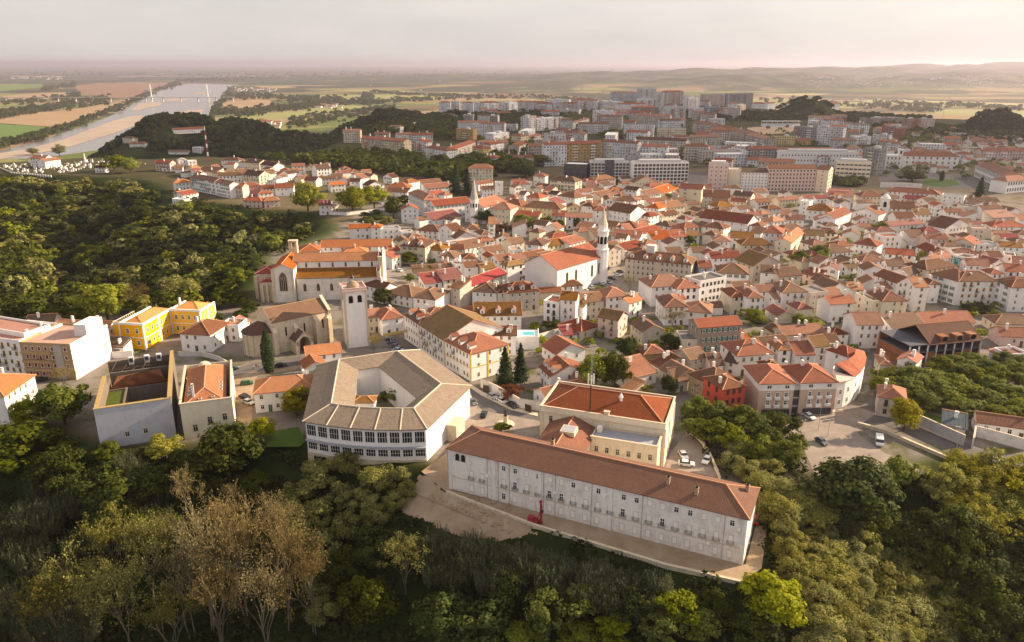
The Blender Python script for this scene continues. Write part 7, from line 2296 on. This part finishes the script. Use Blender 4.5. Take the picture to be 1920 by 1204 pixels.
person(475, 693, .4, (.6, .6, .62), (.04, .05, .09), 'pedestrian in a pale top walking on the chapel road, left of three')
person(481, 691, -2.6, (.05, .05, .07), (.05, .05, .06), 'pedestrian in dark clothes on the chapel road, middle of three')
person(486, 692, .5, (.5, .16, .12), (.06, .06, .1), 'pedestrian in a reddish top on the chapel road, right of three')
x, y = flat(948, 796)
t = thing('statue', 'bronze statue on a round white plinth in the square behind the school', 'statue', (x, y, 0))
b = MB(); b.lathe([(2.6, 0), (2.6, .3), (1.9, .35), (1.9, .6)], 20); b.obj('step', M['stonetrim'], t)
b = MB(); b.lathe([(.8, .6), (.7, .9), (.6, 2.4), (.8, 2.6), (.8, 2.75)], 8); b.obj('pedestal', M['stonetrim'], t)
b = MB(); b.lathe([(.55, 2.75), (.5, 3.3), (.38, 4.0), (.48, 4.6), (.2, 4.9), (.22, 5.15), (.2, 5.35), (.05, 5.45)], 12); b.tube((.4, 0, 4.6), (.95, -.2, 4.9), .13, .09); b.tube((-.4, 0, 4.6), (-.6, -.3, 3.9), .13, .09); b.obj('figure', M['bronze'], t, True)
def lamp(u, v, h, label):
    x, y = flat(u, v); t = thing('street_lamp', label, 'street lamp', (x, y, 0), 0, 'street lamps')
    b = MB(); b.tube((0, 0, 0), (0, 0, h), .09, .05, 6); b.tube((0, 0, h), (-1.1, 0, h + .25), .04, .03, 5); b.obj('pole', M['steel'], t)
    b = MB(); b.box(-1.6, -.14, h + .18, -1.0, .14, h + .32); b.obj('lamp_head', M['conc'], t)
for a in [(400, 602, 8, 'street lamp on the lane behind the small white house'), (1552, 818, 5, 'short lamp post on the planted island of the plaza'), (1534, 806, 7, 'street lamp beside the cars before the pink hotel'), (1642, 726, 6, 'street lamp at the bend of the narrow street'), (734, 667, 7, 'street lamp in the tower square'), (880, 775, 6, 'street lamp against the school end wall'), (1793, 845, 7, 'street lamp on the road below the retaining wall')]: lamp(*a)
for k, (u, v, h) in enumerate([(1702, 219, 17), (1767, 224, 22), (1807, 222, 15), (1837, 214, 14), (938, 193, 18)]):
    x, y, z = P(u, v); t = thing('power_pole', ['thin power pole above the warehouse roofs', 'taller lattice power pole beside the brick-red flats', 'power pole left of the dark knoll', 'power pole on the crest of the dark knoll', 'pole on the ridge behind the white flats'][k], 'pole', (x, y, z), 0, 'power poles')
    b = MB(); b.tube((0, 0, -4), (0, 0, h), .35, .22, 5); b.obj('pole', M['conc'], t)
    b = MB(); b.box(-2, -.12, h - 1.6, 2, .12, h - 1.3); b.box(-1.4, -.12, h - 3, 1.4, .12, h - 2.7); b.obj('crossarm', M['conc'], t)
x, y, z = P(391, 301); s_ = (y * CP + (CAMZ - z) * SP) / F
t = thing('radio_mast', 'red and white lattice radio mast rising over the hill houses', 'mast', (x, y, z)); hh = 62 * s_
for k in range(8):
    b = MB(); z0, z1_ = hh * k / 8, hh * (k + 1) / 8; r0, r1 = 1.1 - .85 * k / 8, 1.1 - .85 * (k + 1) / 8
    for a in range(3):
        p, q = (math.cos(a * 2.094), math.sin(a * 2.094)), (math.cos((a + 1) * 2.094), math.sin((a + 1) * 2.094))
        b.tube((p[0] * r0, p[1] * r0, z0), (p[0] * r1, p[1] * r1, z1_), .09, .09, 4); b.tube((p[0] * r0, p[1] * r0, z0), (q[0] * r1, q[1] * r1, z1_), .05, .05, 4); b.tube((q[0] * r0, q[1] * r0, z0), (p[0] * r1, p[1] * r1, z1_), .05, .05, 4)
    b.obj('band', M['redpaint'] if k % 2 == 0 else M['white'], t)
# drilling rig on the terrace
x, y = flat(1003, 982); b_ = flat(1040, 991)
t = thing('drilling_rig', 'small red drilling rig with upright mast on the convent terrace', 'machine', (x, y, 0), math.atan2(b_[1] - y, b_[0] - x))
for s in (-1, 1):
    b = MB(); side_prism(b, [(-1.6, .25), (-1.2, .02), (1.2, .02), (1.6, .25), (1.6, .45), (1.2, .68), (-1.2, .68), (-1.6, .45)], .4); o = b.obj('track', M['tyre'], t); o.location.y = s * .75
b = MB(); b.box(-1.7, -.7, .7, .9, .7, 1.0); b.box(-1.6, -.65, 1.0, -.3, .65, 1.8); b.box(-.2, .1, 1.0, .6, .6, 1.5); b.obj('chassis', M['redpaint'], t)
b = MB(); b.box(1.2, -.2, .1, 1.55, .2, 6.2); b.box(1.05, -.3, 5.9, 1.7, .3, 6.4); b.tube((1.7, 0, .2), (1.7, 0, 5.6), .07, .07, 6); b.tube((.6, 0, 1.2), (1.2, 0, 3.4), .1, .1, 6); b.obj('mast', M['redpaint'], t)
b = MB(); b.box(1.5, -.28, 3.4, 1.95, .28, 4.0); b.obj('drill_head', M['iron'], t)

# ------------------------------------------------------------------ walls
def wall_line(name, label, px, h, m, z=0, below=.5, th=.35, cop=None, gate=None):
    pts = [flat(u, v, z) for u, v in px]; cx, cy = pts[0]
    t = thing(name, label, 'wall', (cx, cy, z))
    b = MB(); c = MB()
    for (x0, y0), (x1, y1) in zip(pts, pts[1:]):
        L = math.hypot(x1 - x0, y1 - y0); ex, ey = (x1 - x0) / L, (y1 - y0) / L; n = (-ey * th / 2, ex * th / 2)
        q = [(x0 - cx + n[0], y0 - cy + n[1]), (x0 - cx - n[0], y0 - cy - n[1]), (x1 - cx - n[0], y1 - cy - n[1]), (x1 - cx + n[0], y1 - cy + n[1])]
        b.prism(q, -below, h)
        n = (n[0] * 1.4, n[1] * 1.4); q = [(x0 - cx + n[0], y0 - cy + n[1]), (x0 - cx - n[0], y0 - cy - n[1]), (x1 - cx - n[0], y1 - cy - n[1]), (x1 - cx + n[0], y1 - cy + n[1])]
        c.prism(q, h + .003, h + .12)
    b.obj('wall_body', m, t); c.obj('coping', cop or M['stonetrim'], t)
    return t
t = wall_line('garden_wall', 'white garden wall with dark gates along the street behind the school', [(902, 726), (930, 739), (955, 753), (975, 765), (1012, 771)], 3.0, M['Wcv'])
for k, f in enumerate((.12, .86)):
    pp = [flat(902, 726), flat(1012, 771)]; b = MB(); g = flat(*((912, 735) if k == 0 else (991, 772)))
    d = MB(); d.box(-1.1, -.32, 0, 1.1, -.18, 2.4); o = d.obj('gate', M['wood'], t); o.location = (g[0] - t.location.x, g[1] - t.location.y, 0); o.rotation_euler.z = -.62
wall_line('garden_wall', 'tall white garden wall right of the lawn, with the red-roofed garden house behind', [(1822, 841), (1826, 818), (1850, 824), (1925, 845)], 3.2, M['Wcv'])
wall_line('retaining_wall', 'stained white retaining wall along the road below the blue shed', [(1716, 795), (1760, 815), (1806, 836)], 3.2, M['Wru'])
wall_line('retaining_wall', 'long low stone retaining wall round the convent terrace', [(838, 926), (1000, 988), (1250, 1064), (1388, 1095)], .7, M['Wst'], 0, 7, .5, M['Wst'])
wall_line('driveway_wall', 'curved low wall of the driveway beside the palace', [(1286, 812), (1302, 818), (1316, 832), (1330, 856), (1350, 900)], 1.1, M['Wcr'], 0, 3)
wall_line('road_wall', 'grassy stone wall between plaza and upper road', [(1608, 797), (1660, 812), (1720, 838), (1790, 868), (1830, 880)], .9, M['Wst'], 0, 1, .6, M['Wst'])
wall_line('garden_wall', 'pale garden wall between the turquoise pool and the big orange shed', [(1008, 642), (1040, 632), (1062, 627)], 3.0, M['Wcv'])
wall_line('park_wall', 'white terrace wall below the lime-green parkland trees', [(600, 402), (650, 404), (700, 398), (735, 394)], 2.2, M['Ww'])
wall_line('park_wall', 'long pale wall under the seminary lawn', [(1650, 352), (1690, 352), (1728, 355)], 4.5, M['Wcv'])
wall_line('lane_wall', 'pale boundary wall with railing behind the ruin and the derelict hall', [(335, 668), (380, 668), (410, 676), (434, 690)], 1.6, M['Wgw'])
wall_line('lane_wall', 'white wall across the lane below the yellow mansion', [(176, 668), (215, 672), (250, 670)], 2.4, M['Ww'])
# raised pavements with kerbs
def pavement(px, h=.13):
    pts = [flat(u, v) for u, v in px]; b = MB()
    a = sum(pts[i][0] * pts[(i + 1) % len(pts)][1] - pts[(i + 1) % len(pts)][0] * pts[i][1] for i in range(len(pts)))
    b.prism(pts if a > 0 else pts[::-1], 0, h); tag(b.obj('pavement', [M['stonetrim']]), kind='structure')
pavement([(884, 722), (905, 735), (960, 763), (1008, 775), (1008, 781), (958, 769), (902, 741), (880, 726)])
pavement([(782, 656), (790, 655), (880, 726), (886, 752), (880, 752), (873, 728)])
pavement([(1420, 776), (1580, 768), (1582, 772), (1422, 781)])
pavement([(1636, 778), (1650, 772), (1722, 796), (1804, 831), (1802, 835), (1720, 800), (1650, 777)])
# swimming pool terrace
fr = frame(966, 634, 1011, 634, 4.5, 0)
t = thing('pool_terrace', 'raised white terrace with a turquoise swimming pool among the old-town roofs', 'pool', (fr[0], fr[1], 0), fr[3]); L = fr[4]
b = MB(); b.box(0, 0, -.5, L, 9, 4.5); b.box(0, 0, 4.503, L, .25, 5.2); b.box(L - .25, .25, 4.503, L, 9, 5.2); b.obj('terrace', M['Ww'], t)
b = MB(); b.box(L * .3, 2.6, 4.51, L * .84, 7.2, 4.6); b.obj('pool_rim', M['white'], t)
b = MB(); b.box(L * .3 + .3, 2.9, 4.605, L * .84 - .3, 6.9, 4.62); b.obj('pool_water', M['pool'], t)
# stadium stand
fr = frame(1430, 238, 1502, 238, 0, 0.0)
t = thing('grandstand', 'long pale grandstand beside an open sports ground', 'grandstand', (fr[0], fr[1], 0), fr[3]); L = fr[4]
b = MB(); side_prism(b, [(0, 0), (9, 0), (9, 5)], L); o = b.obj('terrace_steps', M['Wgw'], t); o.rotation_euler.z = math.pi / 2; o.location = (L / 2, 0, 0)
b = MB(); b.box(0, 3, 8.6, L, 11, 9.0)
for k in range(8): b.box(L * k / 7.2, 9, 0, L * k / 7.2 + .5, 9.5, 8.6)
b.obj('stand_roof', M['white'], t)
road('sports_ground', [(1395, 240), (1432, 237), (1500, 238), (1480, 250), (1430, 252)], DIRT, .05)
# ------------------------------------------------------------------ cemetery
tm = []
for w_, d_, h_ in ((1.4, 2.2, .9), (2.0, 2.4, 2.8), (1.2, 2.0, 1.6)):
    b = MB(); b.box(-w_ / 2, -d_ / 2, -.3, w_ / 2, d_ / 2, h_); b.box(-w_ / 2 - .1, -d_ / 2 - .1, h_, w_ / 2 + .1, d_ / 2 + .1, h_ + .15); b.poly([(-w_ / 2, -d_ / 2, h_ + .15), (w_ / 2, -d_ / 2, h_ + .15), (0, -d_ / 2, h_ + .9)]); b.box(-.08, -d_ / 2, h_ + .15, .08, -d_ / 2 + .16, h_ + 1.3)
    tm.append(b.mesh('tomb', [M['stonetrim'] if w_ == 1.4 else M['white']]))
rng = random.Random(12); cem = [(4, 313), (55, 303), (115, 304), (190, 301), (240, 303), (292, 308), (240, 312), (185, 316), (96, 327), (20, 323)]
n = 0
while n < 170:
    u, v = rng.uniform(0, 292), rng.uniform(300, 328)
    if not in_poly(cem, u, v): continue
    x, y, z = P(u, v); n += 1
    o = link('tomb', rng.choice(tm), None, (x, y, z), rng.choice((.2, 1.77)), (.9, .9, rng.uniform(.45, .95))); tag(o, 'small pale tomb in the hilltop cemetery', 'tomb', 'tombs of the hilltop cemetery')
x, y, z = P(160, 305); t = thing('obelisk', 'tall white obelisk standing over the cemetery tombs', 'obelisk', (x, y, z))
b = MB(); b.box(-1.3, -1.3, -.5, 1.3, 1.3, 2); b.obj('pedestal', M['white'], t)
b = MB(); b.tube((0, 0, 2.003), (0, 0, 9), .9, .45, 4); b.tube((0, 0, 9), (0, 0, 10), .45, .02, 4); b.obj('shaft', M['white'], t)
t = wall_line('cemetery_wall', 'long pilastered retaining wall below the cemetery', [(0, 316), (22, 325), (60, 328), (96, 331)], 1.2, M['Wgw'], 0, 6)
for k in range(16):
    q = k / 15; u, v = 22 + 74 * q, 325.3 + 6 * q; x, y = flat(u, v); o = MB(); o.box(-.35, -.35, -6, .35, .35, 1.3); p_ = o.obj('pilaster', M['Ww'], t); p_.location = (x - t.location.x, y - t.location.y - .3, 0)
# ------------------------------------------------------------------ cable-stayed bridge and specks of villages on the plain
t = thing('bridge', 'cable-stayed bridge with two white pylons far down the river', 'bridge', (0, 4300, PLAIN))
xs = [(u - 960) / F * (4300 * CP + 190 * SP) for u in (-120, 216, 285, 391, 420)]
b = MB(); b.box(xs[0], -7, 23, xs[4] + 60, 7, 25); b.obj('deck', M['conc'], t)
for xx in (xs[2], xs[3]):
    b = MB()
    for s in (-1, 1): b.tube((xx, s * 5, -2), (xx, s * 2.5, 92), 2.0, 1.2, 6)
    b.box(xx - 2, -9, 15, xx + 2, 9, 21); b.obj('pylon', M['white'], t)
    for s in (-1, 1):
        for k in range(1, 7):
            b = MB(); b.tube((xx, 0, 90 - k * 5), (xx + s * k * 24, 0, 26), .25, .25, 4); b.obj('cable', M['white'], t)
for k in range(18):
    xx = xs[0] + (xs[4] + 50 - xs[0]) * k / 17
    b = MB(); b.box(xx - 1.5, -5, -2, xx + 1.5, 5, 22); b.obj('pier', M['conc'], t)
b = MB(); rng = random.Random(3)
for (u0, u1, v0, v1, n) in ((20, 120, 132, 150, 120), (220, 330, 130, 138, 110), (250, 560, 131, 138, 90), (440, 520, 165, 172, 34), (590, 640, 196, 204, 18), (640, 720, 128, 134, 40), (1500, 1920, 140, 165, 120), (1100, 1500, 120, 130, 60), (480, 540, 228, 240, 16), (690, 1200, 150, 176, 14), (1560, 1800, 185, 190, 26)):
    for _ in range(n):
        x, y, z = P(rng.uniform(u0, u1), rng.uniform(v0, v1)); w_, d_, h_ = rng.uniform(8, 26), rng.uniform(8, 16), rng.uniform(4, 9)
        b.box(x - w_ / 2, y - d_ / 2, z - 2, x + w_ / 2, y + d_ / 2, z + h_, 0, False, False); i = len(b.v)
        b.poly([(x - w_ / 2, y - d_ / 2, z + h_), (x + w_ / 2, y - d_ / 2, z + h_), (x + w_ / 2, y, z + h_ + 3), (x - w_ / 2, y, z + h_ + 3)], 1); b.poly([(x + w_ / 2, y + d_ / 2, z + h_), (x - w_ / 2, y + d_ / 2, z + h_), (x - w_ / 2, y, z + h_ + 3), (x + w_ / 2, y, z + h_ + 3)], 1)
o = b.obj('far_villages', [M['white'], M['Rr']]); tag(o, 'scattered villages and farm sheds across the far plain', 'villages', None, 'stuff')
# rubble at the terrace end
def drape(name, px, m, lift, step=.35):
    poly = [P(u, v)[:2] for u, v in px]; xs = [p[0] for p in poly]; ys = [p[1] for p in poly]
    gx = np.arange(min(xs), max(xs), step); gy = np.arange(min(ys), max(ys), step); X, Y = np.meshgrid(gx, gy); Z = zf(X, Y) + lift; ins = sdist(poly, X, Y) < 0.7 * np.sin(X * .8 + np.sin(Y * .7) * 2) * np.sin(Y * .9 + X * .3) + .2
    b = MB()
    for i in range(len(gy) - 1):
        for j in range(len(gx) - 1):
            if ins[i, j] and ins[i + 1, j + 1]: b.poly([(X[a, c], Y[a, c], Z[a, c]) for a, c in ((i, j), (i, j + 1), (i + 1, j + 1), (i + 1, j))])
    return tag(b.obj(name, m), kind='structure')
drape('earth_slope', [(748, 958), (788, 890), (836, 924), (1000, 990), (1010, 1004), (960, 1012), (890, 1016), (820, 992)], DIRT, .18)
drape('earth_slope', [(88, 905), (130, 878), (160, 884), (120, 915), (80, 922)], DIRT, .18)
b = MB(); rng = random.Random(9)
for _ in range(260):
    u, v = rng.uniform(780, 960), rng.uniform(930, 1000); x, y, z = P(u, min(v, 925 + (u - 780) * .42)); r = rng.uniform(.15, .6)
    b.lathe([(r * .7, z - .2), (r, z + r * .3), (r * .5, z + r * .8)], 5, 0, (x, y))
o = b.obj('rubble', DIRT); tag(o, 'loose rubble spilling from the convent terrace', 'rubble', None, 'stuff')
# ------------------------------------------------------------------ camera, light, air
cam = bpy.data.cameras.new('camera'); co = bpy.data.objects.new('camera', cam); COL.objects.link(co)
co.location = (0, 0, CAMZ); co.rotation_euler = (R(90) - PITCH, 0, 0)
cam.sensor_width = 36; cam.lens = F / 1920 * 36; cam.clip_start = 1; cam.clip_end = 400000
SC.camera = co
SUN_AZ, SUN_EL = 20.0, 23.0      # degrees: from +x towards +y; above the horizon
s = bpy.data.lights.new('sun', 'SUN'); so = bpy.data.objects.new('sun', s); COL.objects.link(so)
s.energy = 5.0; s.angle = R(.6); s.color = (1.0, .775, .52)
d = Vector((math.cos(R(SUN_AZ)) * math.cos(R(SUN_EL)), math.sin(R(SUN_AZ)) * math.cos(R(SUN_EL)), math.sin(R(SUN_EL))))
so.rotation_euler = d.to_track_quat('Z', 'Y').to_euler(); so.location = (300, 100, 400)
W = bpy.data.worlds.new('World'); SC.world = W; W.use_nodes = True
nt = W.node_tree; bg = nt.nodes['Background']
sky = N(nt, 'ShaderNodeTexSky', sky_type='NISHITA', sun_disc=False); sky.sun_elevation = R(SUN_EL); sky.sun_rotation = R(90 - SUN_AZ)
sky.dust_density = 3.5; sky.air_density = 1.0; sky.ozone_density = 2.0
tc = N(nt, 'ShaderNodeTexCoord')
mp = N(nt, 'ShaderNodeMapping'); nt.links.new(tc.outputs['Generated'], mp.inputs[0]); mp.inputs['Scale'].default_value = (2.2, 2.2, 9)
cl = noise(nt, mp.outputs[0], 1.6, 7, .6)
cloud = mix(nt, ramp(nt, cl, [(.3, (0, 0, 0)), (.75, (1, 1, 1))]), (5.8, 5.4, 5.2), (7.2, 6.7, 6.25))
dt = N(nt, 'ShaderNodeVectorMath', operation='DOT_PRODUCT'); nt.links.new(tc.outputs['Generated'], dt.inputs[0]); dt.inputs[1].default_value = tuple(d)
glow = mth(nt, 'MULTIPLY_ADD', mth(nt, 'POWER', mth(nt, 'MAXIMUM', dt.outputs['Value'], 0.0), 2.0), .3, .97)
vm = N(nt, 'ShaderNodeVectorMath', operation='SCALE'); nt.links.new(cloud, vm.inputs[0]); nt.links.new(glow, vm.inputs['Scale']); cloud = vm.outputs[0]
nt.links.new(mix(nt, .8, sky.outputs[0], cloud), bg.inputs['Color'])
bg.inputs['Strength'].default_value = .057
# haze
b = MB(); b.box(-152000, -900, -103, 152000, 152000, 175)
hz = bpy.data.materials.new('haze'); hz.use_nodes = True
n2 = hz.node_tree; n2.nodes.remove(n2.nodes['Principled BSDF'])
pv = N(n2, 'ShaderNodeVolumePrincipled'); pv.inputs['Color'].default_value = (.56, .53, .66, 1); pv.inputs['Density'].default_value = 0.00006; pv.inputs['Anisotropy'].default_value = .45
n2.links.new(pv.outputs[0], n2.nodes['Material Output'].inputs['Volume'])
ho = b.obj('haze', hz); tag(ho, kind='stuff'); 
SC.view_settings.view_transform = 'Standard'; SC.view_settings.look = 'None'; SC.view_settings.exposure = 1.32; SC.view_settings.gamma = 1
SC.view_settings.use_curve_mapping = False
SC.render.engine = 'CYCLES'
c = SC.cycles
c.use_denoising = True; c.max_bounces = 6; c.diffuse_bounces = 3; c.glossy_bounces = 2; c.transmission_bounces = 2; c.volume_bounces = 1; c.transparent_max_bounces = 4
c.caustics_reflective = False; c.caustics_refractive = False
# unseen cloud bank added out of frame on the sunward side, outlined to shade the newer districts and the wooded hill, as in the photograph
b = MB(); ck = 2000.0
poly = [(80, 700), (500, 670), (900, 650), (1700, 700), (2000, 1900), (300, 2250), (-350, 1900), (-850, 1560), (-850, 1090), (-300, 980), (-40, 850)]
off = (d.x / d.z * ck, d.y / d.z * ck)
b.prism([(x + off[0], y + off[1]) for x, y in poly], ck, ck + 60)
def cl_(nt, bb):
    geo = N(nt, 'ShaderNodeNewGeometry')
    k = ramp(nt, noise(nt, geo.outputs['Position'], .0042, 5, .6), [(.30, (.25, .25, .25)), (.62, (.62, .62, .62))])
    tr = N(nt, 'ShaderNodeBsdfTransparent'); df = N(nt, 'ShaderNodeBsdfTranslucent'); df.inputs[0].default_value = (.8, .8, .8, 1)
    ms = N(nt, 'ShaderNodeMixShader'); nt.links.new(k, ms.inputs[0]); nt.links.new(tr.outputs[0], ms.inputs[1]); nt.links.new(df.outputs[0], ms.inputs[2])
    nt.links.new(ms.outputs[0], nt.nodes['Material Output'].inputs[0])
tag(b.obj('cloud', mat('cloud', cl_)), kind='stuff')
